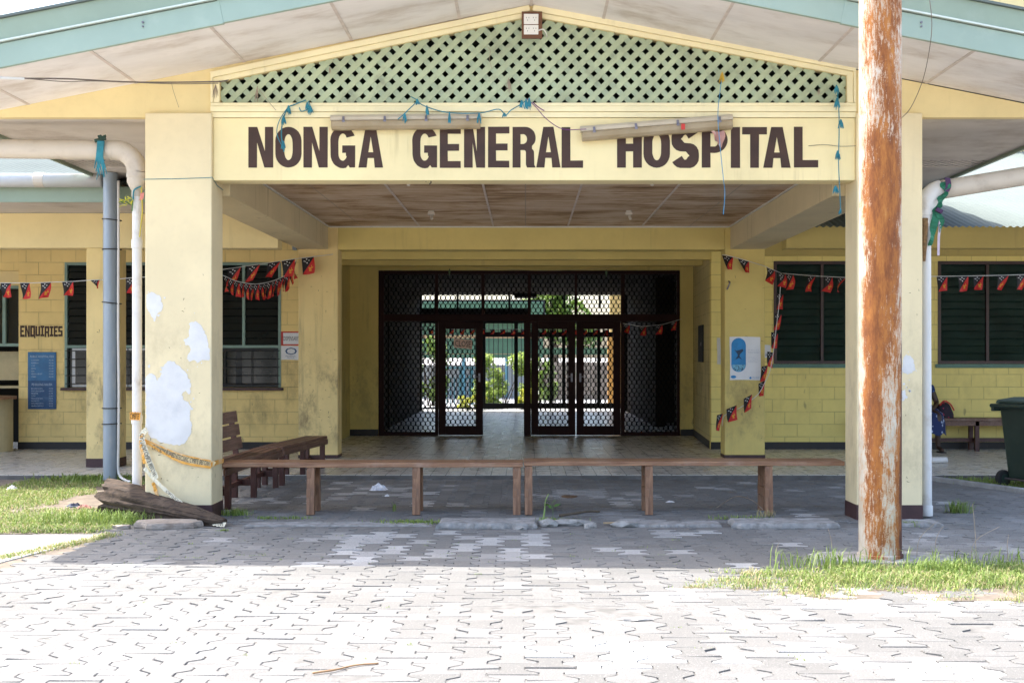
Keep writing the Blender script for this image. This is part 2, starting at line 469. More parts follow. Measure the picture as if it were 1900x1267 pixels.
def rustmat():
    g = NG('rusted_painted_steel')
    p = g.pos(); xyz = g.sep(p)
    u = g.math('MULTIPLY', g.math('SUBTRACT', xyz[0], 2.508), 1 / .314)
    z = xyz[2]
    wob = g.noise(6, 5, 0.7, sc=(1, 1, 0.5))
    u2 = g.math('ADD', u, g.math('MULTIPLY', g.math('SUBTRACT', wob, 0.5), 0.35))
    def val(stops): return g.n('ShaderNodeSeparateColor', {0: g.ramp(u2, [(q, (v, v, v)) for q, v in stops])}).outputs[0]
    hi = val([(0.00, .36), (0.10, .54), (0.35, .61), (0.60, .70), (0.85, .59), (0.97, .53)])  # left ends of all three stay pale: sunlit strip painted into the colour
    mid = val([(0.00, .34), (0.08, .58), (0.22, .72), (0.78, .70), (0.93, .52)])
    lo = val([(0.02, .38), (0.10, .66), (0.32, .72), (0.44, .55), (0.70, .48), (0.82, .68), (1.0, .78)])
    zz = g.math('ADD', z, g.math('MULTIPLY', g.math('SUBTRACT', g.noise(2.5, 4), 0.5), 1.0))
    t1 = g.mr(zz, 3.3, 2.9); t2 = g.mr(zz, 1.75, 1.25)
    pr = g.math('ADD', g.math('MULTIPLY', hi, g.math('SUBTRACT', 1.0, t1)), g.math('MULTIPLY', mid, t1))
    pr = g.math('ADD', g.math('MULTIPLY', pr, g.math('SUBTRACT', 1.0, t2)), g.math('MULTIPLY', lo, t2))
    big = g.noise(3.0, 7, 0.68, sc=(1.3, 1.3, 0.7), dist=0.3)
    fine = g.noise(60, 5, 0.75, sc=(1.2, 1.2, 0.22))
    speck = g.noise(120, 3, 0.7)
    f = g.math('ADD', pr, g.math('MULTIPLY', g.math('SUBTRACT', big, 0.5), 0.85))
    f = g.math('ADD', f, g.math('MULTIPLY', g.math('SUBTRACT', fine, 0.5), 0.95))
    f = g.math('ADD', f, g.math('MULTIPLY', g.math('SUBTRACT', speck, 0.5), 0.32))
    paint = g.mix(g.mr(g.noise(5, 4), 0.3, 0.7), (0.40, 0.35, 0.27), (0.56, 0.52, 0.44))
    paint = g.mix(g.mr(fine, 0.45, 0.75, 0, 0.45), paint, (0.40, 0.24, 0.12))
    rust = g.ramp(g.math('ADD', g.math('MULTIPLY', g.noise(9, 7, 0.75, sc=(1.5, 1.5, 0.4)), 0.7), g.math('MULTIPLY', fine, 0.3)), [(0.32, (0.11, 0.034, 0.012)), (0.45, (0.215, 0.068, 0.016)), (0.58, (0.36, 0.13, 0.026)), (0.72, (0.47, 0.22, 0.06))])
    m = g.mr(f, 0.48, 0.62)
    c = g.mix(m, paint, rust)
    halo = g.math('MULTIPLY', g.mr(f, 0.40, 0.5), g.mr(f, 0.62, 0.52))
    c = g.mix(g.math('MULTIPLY', halo, 0.5), c, (0.48, 0.22, 0.07))
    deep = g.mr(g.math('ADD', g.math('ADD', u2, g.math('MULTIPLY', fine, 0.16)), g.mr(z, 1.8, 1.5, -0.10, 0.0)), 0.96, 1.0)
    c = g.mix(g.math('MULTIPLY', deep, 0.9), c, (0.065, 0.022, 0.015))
    g.bump(g.math('ADD', g.math('MULTIPLY', m, 0.5), fine), 0.4, 0.003)
    return g.out(c, g.math('ADD', g.math('MULTIPLY', m, 0.35), 0.5))
M['rust'] = rustmat()

def ceilmat():
    g = NG('stained_ceiling_board')
    a = g.noise(1.2, 8, 0.70, sc=(0.8, 1.3, 1), dist=0.4)
    b = g.noise(2.0, 5, 0.6, sc=(0.5, 5.0, 1))
    c = g.ramp(g.math('ADD', g.math('MULTIPLY', a, 0.65), g.math('MULTIPLY', b, 0.35)), [(0.34, (0.11, 0.055, 0.020)), (0.42, (0.34, 0.20, 0.095)), (0.50, (0.56, 0.40, 0.26)), (0.64, (0.72, 0.60, 0.48))])
    xyz = g.sep(g.pos())
    v = g.comb(xyz[0], xyz[1], 0.0)
    br = g.n('ShaderNodeTexBrick', {'Vector': v, 'Scale': 1.0, 'Mortar Size': 0.008, 'Mortar Smooth': 0.3, 'Brick Width': 2.4, 'Row Height': 1.2}, offset=0.0)
    c = g.mix(g.math('MULTIPLY', br.outputs['Fac'], 0.6), c, (0.30, 0.26, 0.22))
    return g.out(c, 0.8)
M['ceiling'] = ceilmat()

def tilemat():
    g = NG('glazed_floor_tile')
    xyz = g.sep(g.pos())
    v = g.comb(g.math('ADD', xyz[0], 0.055), xyz[1], 0.0)
    br = g.n('ShaderNodeTexBrick', {'Vector': v, 'Scale': 1.0, 'Mortar Size': 0.0045, 'Mortar Smooth': 0.1, 'Brick Width': 0.19, 'Row Height': 0.19,
                                    'Color1': (0.60, 0.57, 0.52), 'Color2': (0.66, 0.63, 0.57), 'Mortar': (0.06, 0.055, 0.05)}, offset=0.0)
    c = br.outputs['Color']
    c = g.mix(g.mr(g.noise(2.2, 6, 0.7), 0.45, 0.8, 0, 0.4), c, (0.34, 0.31, 0.27))
    r = g.mr(g.noise(5, 5, 0.6), 0.3, 0.75, 0.24, 0.40)
    h = g.math('SUBTRACT', g.math('MULTIPLY', g.noise(9, 2), 0.10), br.outputs['Fac'])
    g.bump(h, 0.08, 0.002)
    return g.out(c, r)
M['tile'] = tilemat()

def pavermat():
    g = NG('concrete_paver')
    t = g.n('ShaderNodeAttribute', attribute_name='tone', attribute_type='GEOMETRY').outputs['Fac']
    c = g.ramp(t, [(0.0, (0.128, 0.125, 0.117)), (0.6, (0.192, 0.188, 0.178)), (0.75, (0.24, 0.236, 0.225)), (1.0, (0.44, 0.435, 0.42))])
    n1 = g.noise(130, 3, 0.7)
    c = g.mix(g.mr(n1, 0.42, 0.72, 0, 0.75), c, (0.075, 0.074, 0.072))
    n3 = g.noise(95, 2, 0.6)
    c = g.mix(g.mr(n3, 0.60, 0.75, 0, 0.55), c, (0.48, 0.47, 0.45))
    n2 = g.noise(1.6, 6, 0.7)
    c = g.mix(g.mr(n2, 0.5, 0.8, 0, 0.45), c, (0.16, 0.15, 0.14))
    g.bump(n1, 0.5, 0.004)
    return g.out(c, 0.9)
M['paver'] = pavermat()

def flagmat():
    g = NG('printed_flag_cloth')
    u = g.sep(g.uv())
    x, y = u[0], u[1]
    red = g.math('GREATER_THAN', g.math('ADD', x, y), 1.0)
    c = g.mix(red, (0.012, 0.010, 0.012), (0.55, 0.022, 0.018))
    def disc(cx, cy, r, sx=1.0, sy=1.35):
        dx = g.math('MULTIPLY', g.math('SUBTRACT', x, cx), sx); dy = g.math('MULTIPLY', g.math('SUBTRACT', y, cy), sy)
        d = g.math('ADD', g.math('MULTIPLY', dx, dx), g.math('MULTIPLY', dy, dy))
        return g.math('LESS_THAN', d, r * r)
    st = None
    for (cx, cy, r) in ((0.20, 0.19, .045), (0.40, 0.09, .05), (0.58, 0.17, .045), (0.42, 0.31, .05), (0.30, 0.22, .03)):
        d = disc(cx, cy, r); st = d if st is None else g.math('MAXIMUM', st, d)
    c = g.mix(st, c, (0.75, 0.75, 0.75))
    bd = None
    for (cx, cy, r, sx, sy) in ((0.66, 0.66, .09, 1.0, 1.5), (0.60, 0.74, .09, 2.2, 1.0), (0.78, 0.62, .09, 1.0, 2.6), (0.70, 0.78, .07, 1.0, 1.6), (0.56, 0.62, .05, 1.0, 1.0), (0.74, 0.53, .06, 2.0, 1.0)):
        d = disc(cx, cy, r, sx, sy); bd = d if bd is None else g.math('MAXIMUM', bd, d)
    c = g.mix(bd, c, (0.70, 0.33, 0.03))
    m = g.out(c, 0.6)
    tr = g.n('ShaderNodeBsdfTranslucent'); g.put(tr.inputs[0], c)
    ms = g.n('ShaderNodeMixShader'); ms.inputs[0].default_value = 0.2
    g.t.links.new(g.b.outputs[0], ms.inputs[1]); g.t.links.new(tr.outputs[0], ms.inputs[2])
    g.t.links.new(ms.outputs[0], g.t.nodes['Material Output'].inputs[0])
    return m
M['flag'] = flagmat()

def printmat(name, base, spots, scale=14):
    g = NG(name)
    v = g.n('ShaderNodeTexVoronoi', {'Vector': g.obj(), 'Scale': scale})
    c = g.ramp(g.math('ADD', v.outputs['Distance'], g.math('MULTIPLY', g.noise(scale * 2, 3, v=g.obj()), 0.25)), [(0.0, spots), (0.36, spots), (0.42, base), (1.0, base)])
    return g.out(c, 0.8)
M['skirt'] = printmat('blue_floral_cloth', (0.008, 0.022, 0.10), (0.38, 0.45, 0.62), 13)
M['blouse'] = printmat('dark_blue_cloth', (0.008, 0.025, 0.11), (0.03, 0.12, 0.35), 16)
M['bag'] = printmat('dark_patterned_bag_cloth', (0.02, 0.012, 0.025), (0.35, 0.03, 0.07), 15)

# text shapes
_txt = {}
def text2d(st):
    if st in _txt: return _txt[st]
    cu = bpy.data.curves.new('t', 'FONT'); cu.body = st; cu.resolution_u = 2
    ob = bpy.data.objects.new('t', cu); C.objects.link(ob)
    dg = bpy.context.evaluated_depsgraph_get()
    me = bpy.data.meshes.new_from_object(ob.evaluated_get(dg))
    vs = [(v.co.x, v.co.y) for v in me.vertices]; fs = [tuple(p.vertices) for p in me.polygons]
    bpy.data.objects.remove(ob); bpy.data.curves.remove(cu); bpy.data.meshes.remove(me)
    x0 = min(v[0] for v in vs); x1 = max(v[0] for v in vs)
    y0 = min(v[1] for v in vs); y1 = max(v[1] for v in vs)
    vs = [((a - x0) / (x1 - x0), (b - y0) / (y1 - y0)) for a, b in vs]
    _txt[st] = (vs, fs)
    return _txt[st]
def put_text(mb, st, f):
    """f(u,v) in 0..1 -> Vector"""
    vs, fs = text2d(st)
    mb.add([f(u, v) for u, v in vs], fs)
# ================================================================= GROUND AND SETTING
M['darkedge'] = plain('dirty_concrete_edge', (0.13, 0.12, 0.11), 0.9, 0.3, 6)
ZF = 0.05                       # tiled floor level
YC = 12.2                       # front face of the porch columns
kind(MB().add([(-300,-120,-0.06),(300,-120,-0.06),(300,900,-0.06),(-300,900,-0.06)], [(0,1,2,3)]).build('ground', M['ground']), 'structure')
kind(MB().add([(-4.3,3.5,-0.0065),(9,3.5,-0.0065),(9,16.4,-0.0065),(-4.3,16.4,-0.0065)], [(0,1,2,3)]).build('paving_bed', M['joint']), 'structure')

def pavers():
    W, N, L = 0.255, 0.125, 0.232
    Pp = (W + N) / 2
    me = bpy.data.meshes.new('paving')
    vs = []; fs = []; tones = []
    rnd = random.Random(3)
    prof = [(-.5, .5), (-.36, .5), (-.14, 0), (.14, 0), (.36, .5), (.5, .5)]
    g = 0.0034
    ang = R(1.6)
    ca, sa = math.cos(ang), math.sin(ang)
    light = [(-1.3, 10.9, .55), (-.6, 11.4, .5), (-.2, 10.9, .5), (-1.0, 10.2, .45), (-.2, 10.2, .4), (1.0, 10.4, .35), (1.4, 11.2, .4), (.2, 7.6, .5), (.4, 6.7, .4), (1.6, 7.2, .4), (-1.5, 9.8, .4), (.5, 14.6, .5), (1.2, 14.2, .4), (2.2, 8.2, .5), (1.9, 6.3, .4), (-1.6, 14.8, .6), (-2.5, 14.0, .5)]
    for i in range(-24, 48):
        for j in range(-4, 62):
            cx = i * Pp; cy = 3.4 + j * L + (L/2 if i % 2 else 0)
            x, y = cx * ca - cy * sa * 0.35, cy + cx * sa * 0.35
            if x < -3.72 + 0.08 * math.sin(y * 3.1) or x > 8.4 or y < 3.6 or y > 16.22: continue
            if 5.1 + (16.3 - y) * 0.33 < x and y > 14.2: continue
            if 11.62 < y < 12.02 and -3.6 < x < 4.1 : continue
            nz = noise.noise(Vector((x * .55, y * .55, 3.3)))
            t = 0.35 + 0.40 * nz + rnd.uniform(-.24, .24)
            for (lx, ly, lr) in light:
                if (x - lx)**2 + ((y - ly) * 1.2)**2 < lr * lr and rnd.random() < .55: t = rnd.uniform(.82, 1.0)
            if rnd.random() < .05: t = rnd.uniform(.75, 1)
            tx = rnd.gauss(0, .010); ty = rnd.gauss(0, .010); dz = rnd.gauss(0, .0016) + 0.006 * noise.noise(Vector((x * .8, y * .8, 0)))
            if rnd.random() < .07: dz -= rnd.uniform(.002, .006)
            ra = rnd.gauss(0, .012)
            ring = [(-(N/2 + q * (W - N)), p * L) for p, q in [(p, 1 if h else 0) for p, h in prof]]
            left = [(-(N/2 + (W/2 - N/2) * (1 if h else 0)) + g, p * L) for p, h in prof]
            right = [(-a, b) for a, b in reversed(left)]
            ge = g * .55
            left[0] = (left[0][0], left[0][1] + ge); left[-1] = (left[-1][0], left[-1][1] - ge)
            right[0] = (right[0][0], right[0][1] - ge); right[-1] = (right[-1][0], right[-1][1] + ge)
            ringp = left + right
            n = len(ringp); b = len(vs)
            for (inset, zz) in ((0.0, -.03), (0.0, -.003), (.0035, 0.0)):
                for (a, c) in ringp:
                    aa = a - math.copysign(inset, a); cc = c - math.copysign(inset * 0.8, c)
                    rx = aa * math.cos(ra) - cc * math.sin(ra); ry = aa * math.sin(ra) + cc * math.cos(ra)
                    vs.append((x + rx, y + ry, zz + dz + tx * aa + ty * cc))
            for lv in range(2):
                for k in range(n):
                    k2 = (k + 1) % n
                    fs.append((b + lv*n + k2, b + lv*n + k, b + lv*n + n + k, b + lv*n + n + k2)); tones.append(t)
            T = b + 2 * n
            # the I-shape split into three convex pieces
            fs.append((T+0, T+11, T+10, T+1)); fs.append((T+1, T+10, T+9, T+2)); fs.append((T+2, T+9, T+8, T+3)); fs.append((T+3, T+8, T+7, T+4)); fs.append((T+4, T+7, T+6, T+5))
            tones.extend([t] * 5)
    me.from_pydata(vs, [], fs)
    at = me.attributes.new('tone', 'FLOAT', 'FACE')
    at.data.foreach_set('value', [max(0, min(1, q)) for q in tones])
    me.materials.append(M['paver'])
    bm = bmesh.new(); bm.from_mesh(me); bmesh.ops.recalc_face_normals(bm, faces=bm.faces); bm.to_mesh(me); bm.free()
    o = bpy.data.objects.new('paving', me); C.objects.link(o)
    return kind(o, 'structure')
pavers()

# tiled verandah, lobby and corridor floor
fl = MB()
fl.box(-16, 16, 16.3, 20.9, -0.05, ZF)
fl.box(-3.4, 3.3, 20.9, 24.6, -0.05, ZF)
fl.box(-7.0, 7.0, 24.6, 35.4, -0.05, ZF)
fl2 = fl.build('tiled_floor', M['tile'])
kind(fl2, 'structure')
kind(MB().box(-16, 16, 16.24, 16.298, -0.05, ZF - 0.006).build('floor_edge_kerb', M['darkedge']), 'structure')

def blob(cx, cy, rx, ry, n=48, amp=.18, seed=0.0):
    out = []
    for k in range(n):
        a = 2 * math.pi * k / n
        q = 1 + amp * noise.noise(Vector((math.cos(a) * 1.7 + seed, math.sin(a) * 1.7, seed))) + amp * .6 * noise.noise(Vector((math.cos(a) * 6 + seed, math.sin(a) * 6, seed + 4)))
        out.append((cx + rx * q * math.cos(a), cy + ry * q * math.sin(a)))
    return out
def sheet(name, loop, z, mat, top=0.0, thick=0.03):
    mb = MB().poly([loop], lambda u, v: Vector((u, v, z - thick)), (0, 0, thick))
    return kind(mb.build(name, mat), 'structure')
lawn_loop = [(-16, 11.25), (-3.75, 11.32), (-3.62, 11.9), (-3.66, 12.6), (-3.75, 13.4), (-3.8, 16.24), (-16, 16.24)]
sheet('lawn_soil', lawn_loop, -0.004, M['soil'])
sheet('concrete_path', [(-16, 9.62), (-3.95, 9.66), (-3.62, 11.18), (-16, 11.2)], 0.004, M['concrete_lt'], thick=.06)
sheet('path_verge', [(-16, 8.2), (-3.85, 8.9), (-3.72, 9.4), (-3.5, 11.2), (-3.6, 11.25), (-3.96, 9.6), (-16, 9.58)], -0.006, M['soil'])
island = blob(3.2, 8.84, 2.12, .66, n=160, amp=.26, seed=2.0)
sheet('grass_island_soil', island, -0.0005, M['soil'], thick=.05)
sheet('bin_lawn_soil', [(5.25, 16.2), (5.75, 14.4), (6.4, 13.2), (14, 13.0), (14, 16.22)], -0.002, M['soil'])
# shallow gutter strip in front of the porch
sheet('gutter_strip', [(-3.7, 11.58), (4.1, 11.56), (4.1, 12.05), (-3.7, 12.08)], -0.012, M['soil'])

# ================================================================= THE HOSPITAL BUILDING
HB = thing('hospital_building', 'single-storey yellow hospital with gabled green-trimmed porch lettered NONGA GENERAL HOSPITAL', 'building', (0, 12.2, 0))
def part(mb, name, mat, parent=None, **k):
    return mb.build(name, mat, parent or HB, **k)

APX, APZ = 0.056, 4.87
SL = 0.1975
EAVE_X = 5.38
EZ = APZ - SL * EAVE_X        # 3.807
YR = 10.86                    # front edge of the gable roof
def rz(x): return APZ - SL * abs(x - APX)

# --- columns
XL0, XL1, XR0, XR1 = -3.59, -2.96, 3.126, 3.746
def column(x0, x1, y0, y1, z0, z1, mat, base_h, basemat='maroon', patches=()):
    c = part(MB().box(x0, x1, y0, y1, z0, z1), 'column', M[mat], bevel=.012)
    s = part(MB().box(x0 - .004, x1 + .004, y0 - .004, y1 + .004, z0, z0 + base_h), 'skirting', M[basemat], c, bevel=.006)
    for loop in patches:
        rc = random.Random(len(loop))
        ch = MB()
        for _ in range(14):
            q = rc.choice(loop); r_ = rc.uniform(.004, .014); ox, oz = q[0] + rc.gauss(0, .028), q[1] + rc.gauss(0, .035)
            if not x0 + .02 < ox < x1 - .02: continue
            k_ = rc.randint(5, 8)
            ch.poly([[(ox + r_ * rc.uniform(.5, 1.3) * math.cos(6.283 * i / k_), oz + r_ * rc.uniform(.5, 1.6) * math.sin(6.283 * i / k_)) for i in range(k_)]], lambda u, v: Vector((u, y0 - .0018, v)), (0, .0016, 0))
        if ch.v: kind(part(ch, 'paint_chips', M['patch'], c), 'stuff')
        part(MB().poly([loop], lambda u, v: Vector((u, y0 - .0035, v)), (0, .003, 0)), 'bare_patch', M['patch'], c)
    return c
def pxloop(pts, Y):
    """wobbly outline through picture-measured control points lying on the face at distance Y"""
    q = [Vector((PX(a, Y), 0, PZ(b, Y))) for a, b in pts]
    q.append(q[0])
    s = spline(q, 16)[:-1]
    out = []
    for i, p in enumerate(s):
        d = noise.noise(p * 14) * .016 + noise.noise(p * 45) * .012 + noise.noise(p * 120) * .006
        out.append((max(XL0 + .004, p.x + d) if p.x < 0 else min(XR1 - .004, p.x + d), p.z + noise.noise(p * 15 + Vector((5, 5, 5))) * .018 + noise.noise(p * 60 + Vector((5, 5, 5))) * .010))
    return out
pl1 = pxloop([(271, 546), (285, 543), (298, 553), (300, 566), (302, 576), (292, 584), (285, 590), (279, 580), (273, 571)], YC)
pl2 = pxloop([(352, 600), (364, 596), (373, 604), (382, 618), (387, 640), (389, 664), (376, 668), (368, 673), (360, 668), (352, 672), (349, 660), (355, 648), (347, 640), (342, 632), (352, 622)], YC)
pl3 = pxloop([(299, 682), (315, 670), (330, 676), (343, 690), (351, 704), (355, 718), (352, 730), (342, 726), (340, 738), (350, 748), (356, 758), (352, 768), (355, 790), (350, 812), (338, 824), (322, 826), (306, 822), (290, 815), (276, 806), (271, 780), (271, 740), (271, 700), (284, 694), (290, 704), (298, 696)], YC)
column(XL0, XL1, YC, YC + .45, -.02, 3.84, 'cream', .165, patches=(pl1, pl2, pl3))
column(XR0, XR1, YC, YC + .45, -.02, 3.84, 'cream', .165, patches=(pxloop([(1676, 662), (1688, 660), (1697, 676), (1692, 692), (1682, 694), (1674, 686)], YC), pxloop([(1674, 724), (1680, 722), (1682, 736), (1675, 742)], YC)))
for xs in ((-.0035, XR0, [(.03, .62), (.12, .55), (.2, .6), (.26, .9), (.22, 1.25), (.14, 1.42), (.06, 1.3), (.02, 1.0)]),):
    pass
BL0, BL1, BR0, BR1, YB = -3.33, -2.75, 2.92, 3.51, 18.95
column(BL0, BL1, YB + .01, YB + .41, ZF, 3.44, 'post', .05)
column(BR0, BR1, YB + .01, YB + .41, ZF, 3.44, 'inner', .05)
# verandah posts
column(-5.91, -5.50, 17.40, 17.82, ZF, 3.0, 'post', .12)
column(-9.9, -9.45, 17.40, 17.82, ZF, 3.0, 'post', .12)
column(9.6, 10.05, 17.40, 17.82, ZF, 3.0, 'inner', .12)

# --- front beam with its painted letters
YBM = 12.25
fb = part(MB().box(XL1 + .001, XR0 - .001, YBM, YBM + .27, 3.209, 3.80), 'front_beam', M['beam'], bevel=.008)
HL = PZ(236, YBM) - PZ(311.5, YBM)
def arc(cx, cy, rx, ry, a0, a1, n=9):
    return [(cx + rx * math.cos(R(a0 + (a1 - a0) * k / n)), cy + ry * math.sin(R(a0 + (a1 - a0) * k / n))) for k in range(n + 1)]
def glyph(ch, w, h, s):
    t = s * 0.84
    if ch == 'N': return [[(0,0),(s*.98,0),(s*.98,h*.62),(w-s,0),(w,0),(w,h),(w-s*.95,h),(w-s*.95,h*.40),(s*1.02,h),(0,h)]]
    if ch == 'I': return [[(0,0),(w,0),(w,h),(0,h)]]
    if ch == 'L': return [[(0,0),(w,0),(w,t),(s,t),(s,h),(0,h)]]
    if ch == 'T': return [[(w/2-s/2,0),(w/2+s/2,0),(w/2+s/2,h-t),(w,h-t),(w,h),(0,h),(0,h-t),(w/2-s/2,h-t)]]
    if ch == 'H': return [[(0,0),(s,0),(s,h*.40),(w-s,h*.40),(w-s,0),(w,0),(w,h),(w-s,h),(w-s,h*.40+t*1.05),(s,h*.40+t*1.05),(s,h),(0,h)]]
    if ch == 'E': return [[(0,0),(w,0),(w,t),(s,t),(s,h*.42),(w*.92,h*.42),(w*.92,h*.42+t),(s,h*.42+t),(s,h-t),(w,h-t),(w,h),(0,h)]]
    if ch == 'A':
        a = w * .29; k = .235
        return [[(0,0),(w*.335,0),(w*.375,h*k),(w*.625,h*k),(w*.66,0),(w,0),(w-a,h),(a,h)], [(w*.40,h*.375),(w*.60,h*.375),(w*.5,h*.76)]]
    if ch == 'O':
        ro = w/2; ri = (w-2*s)/2; q = h*.34; qi = h*.24
        o = arc(w/2,h-q,ro,q,0,180,14) + arc(w/2,q,ro,q,180,360,14)
        i = arc(w/2,h-t-qi,ri,qi,0,180,12) + arc(w/2,t+qi,ri,qi,180,360,12)
        return [o, i]
    if ch == 'G':
        ro = w/2; q = h*.32; ri = (w-2*s)/2; qi = h*.20
        o = arc(w/2,h-q,ro,q,18,180,12) + arc(w/2,q,ro*.98,q+h*.02,180,285,8)
        o += [(w*.72,h*.06),(w*.78,0),(w*1.0,0),(w*1.0,h*.54),(w*.48,h*.54),(w*.48,h*.36),(w-s*1.15,h*.36),(w-s*1.15,h*.28)]
        o += arc(w/2-.0,t+qi*.9,ri,qi*.9,-20,-180,8) + arc(w/2,h-t-qi,ri,qi,180,30,8)
        o += [(w*.68,h*.735)]
        return [o]
    if ch in 'PR':
        top = h; mid = h*.47 if ch == 'R' else h*.36
        bh = top - mid; r = min(bh/2, w*.5)
        o = [(0,0),(s,0)]
        if ch == 'R':
            o += [(s,h*.43),(w*.50,h*.43)] + arc(w*.50,h*.36,w*.08,h*.07,90,0,4) + [(w*.58,h*.08),(w*.62,0),(w,0),(w*.94,h*.07),(w*.93,h*.34)] + arc(w*.80,h*.36,w*.13,h*.10,0,70,4)
            o += arc(w-r*.98,mid+r*.95,r*.98,r*.92,-50,0,4) + arc(w-r,top-r,r,r,0,90,8) + [(0,top)]
            i = [(s,h*.58),(w*.46,h*.58)] + arc(w*.46,h*.70,w*.17,h*.12,-90,90,8) + [(s,h*.82)]
        else:
            o += [(s,mid)] + arc(w-r,mid+r,r,r,-90,0,8) + arc(w-r,top-r,r,r,0,90,8) + [(0,top)]
            i = [(s,h*.52),(w*.52,h*.52)] + arc(w*.50,h*.68,w*.14,h*.16,-80,80,8) + [(s,h*.84)]
        return [o, i]
    if ch == 'S':
        ry = (h - t) / 4; rx = w/2 - s/2
        c = arc(w/2, h - t/2 - ry, rx, ry, 24, 262, 16) + arc(w/2, t/2 + ry, rx, ry, 82, -156, 16)
        L, Rr = [], []
        for k, p in enumerate(c):
            a = c[max(0,k-1)]; b = c[min(len(c)-1,k+1)]
            dx, dy = b[0]-a[0], b[1]-a[1]; m = math.hypot(dx,dy) or 1
            hw = (s*abs(dy/m) + t*abs(dx/m)) * .5
            L.append((p[0]-dy/m*hw, p[1]+dx/m*hw)); Rr.append((p[0]+dy/m*hw, p[1]-dx/m*hw))
        return [L + Rr[::-1]]
SPEC = [('N',461,507),('O',511,559.5),('N',563,608),('G',613,659),('A',665,711),
        ('G',765,811),('E',816,855),('N',861,900),('E',905.5,945),('R',951,994),('A',995,1040),('L',1042,1082),
        ('H',1145,1191),('O',1194,1243),('S',1246.5,1296),('P',1302,1350),('I',1356,1373),('T',1377,1423),('A',1416,1467),('L',1473,1518)]
rl = random.Random(5)
for ch, a, b in SPEC:
    x0 = PX(a, YBM); x1 = PX(b, YBM); wd = x1 - x0
    g_ = glyph(ch, wd, HL, .083 if ch not in 'EGR' else .076)
    z0 = PZ(311.5, YBM) + rl.uniform(-.002, .002)
    def f(u, v):
        return Vector((x0 + u + .0018 * noise.noise(Vector((u * 40, v * 40, x0))), YBM - .0025, z0 + v + .0018 * noise.noise(Vector((u * 40, v * 40, x0 + 9)))))
    part(MB().poly(g_, f, (0, .0025, 0)), 'letter', M['letter'], fb)

# --- gable wall with lattice opening
o1 = [(PX(408,YBM), PZ(152,YBM)), (PX(408,YBM), PZ(191,YBM)), (PX(1571,YBM), PZ(191,YBM)), (PX(1571,YBM), PZ(141,YBM)), (PX(986,YBM), PZ(31,YBM))]
outer = [(-EAVE_X, EZ), (EAVE_X, EZ), (APX, APZ)]
gw = part(MB().poly([outer, o1], lambda u, v: Vector((u, 12.262, v)), (0, .10, 0)), 'gable_wall', M['yellow'])
# trim: border round the lattice and mouldings above the beam
tr = MB()
def strip(a, b, w_, y0, y1):
    a = Vector(a); b = Vector(b); d = (b - a).normalized(); n_ = Vector((-d.z, 0, d.x))
    q = [a, b, b + n_ * w_, a + n_ * w_]
    return [(p.x, y0, p.z) for p in q] + [(p.x, y1, p.z) for p in q]
def add_strip(mb, a, b, w_, y0, y1):
    mb.add(strip(a, b, w_, y0, y1), [(0,1,2,3),(7,6,5,4),(0,4,5,1),(1,5,6,2),(2,6,7,3),(3,7,4,0)])
V3 = lambda p: Vector((p[0], 0, p[1]))
oL, oLb, oRb, oR, oA = [V3(p) for p in o1]
tr.box(oLb.x - .085, oRb.x + .085, 12.235, 12.262, oLb.z - .035, oLb.z - .002)
tr.box(oLb.x - .085, oRb.x + .085, 12.222, 12.262, oLb.z - .088, oLb.z - .0375)
tr.box(oLb.x - .085, oRb.x + .085, 12.238, 12.262, 3.803, oLb.z - .0905)
part(tr, 'lattice_sill', M['trim'], bevel=.004)
tr = MB()
tr.box(oLb.x - .085, oLb.x - .062, 12.228, 12.2615, oLb.z + .001, oL.z + .095)
tr.box(oLb.x - .060, oLb.x - .002, 12.240, 12.2615, oLb.z + .001, oL.z + .03)
part(tr, 'lattice_jamb', M['trim'], bevel=.004)
tr = MB()
tr.box(oRb.x + .062, oRb.x + .085, 12.228, 12.2615, oLb.z + .001, oR.z + .095)
tr.box(oRb.x + .002, oRb.x + .060, 12.240, 12.2615, oLb.z + .001, oR.z + .03)
part(tr, 'lattice_jamb', M['trim'], bevel=.004)
for (a, b) in ((oL, oA), (oA, oR)):
    for (off, wd, y0) in ((.003, .045, 12.243), (.05, .055, 12.225)):
        m = MB(); d = (b - a).normalized(); n_ = Vector((-d.z, 0, d.x))
        ex = .07
        add_strip(m, a - d * (ex if a is oL else 0) + n_ * off, b + d * (ex if b is oR else 0) + n_ * off, wd, y0, 12.2605)
        part(m, 'rake_trim', M['trim'], bevel=.004)

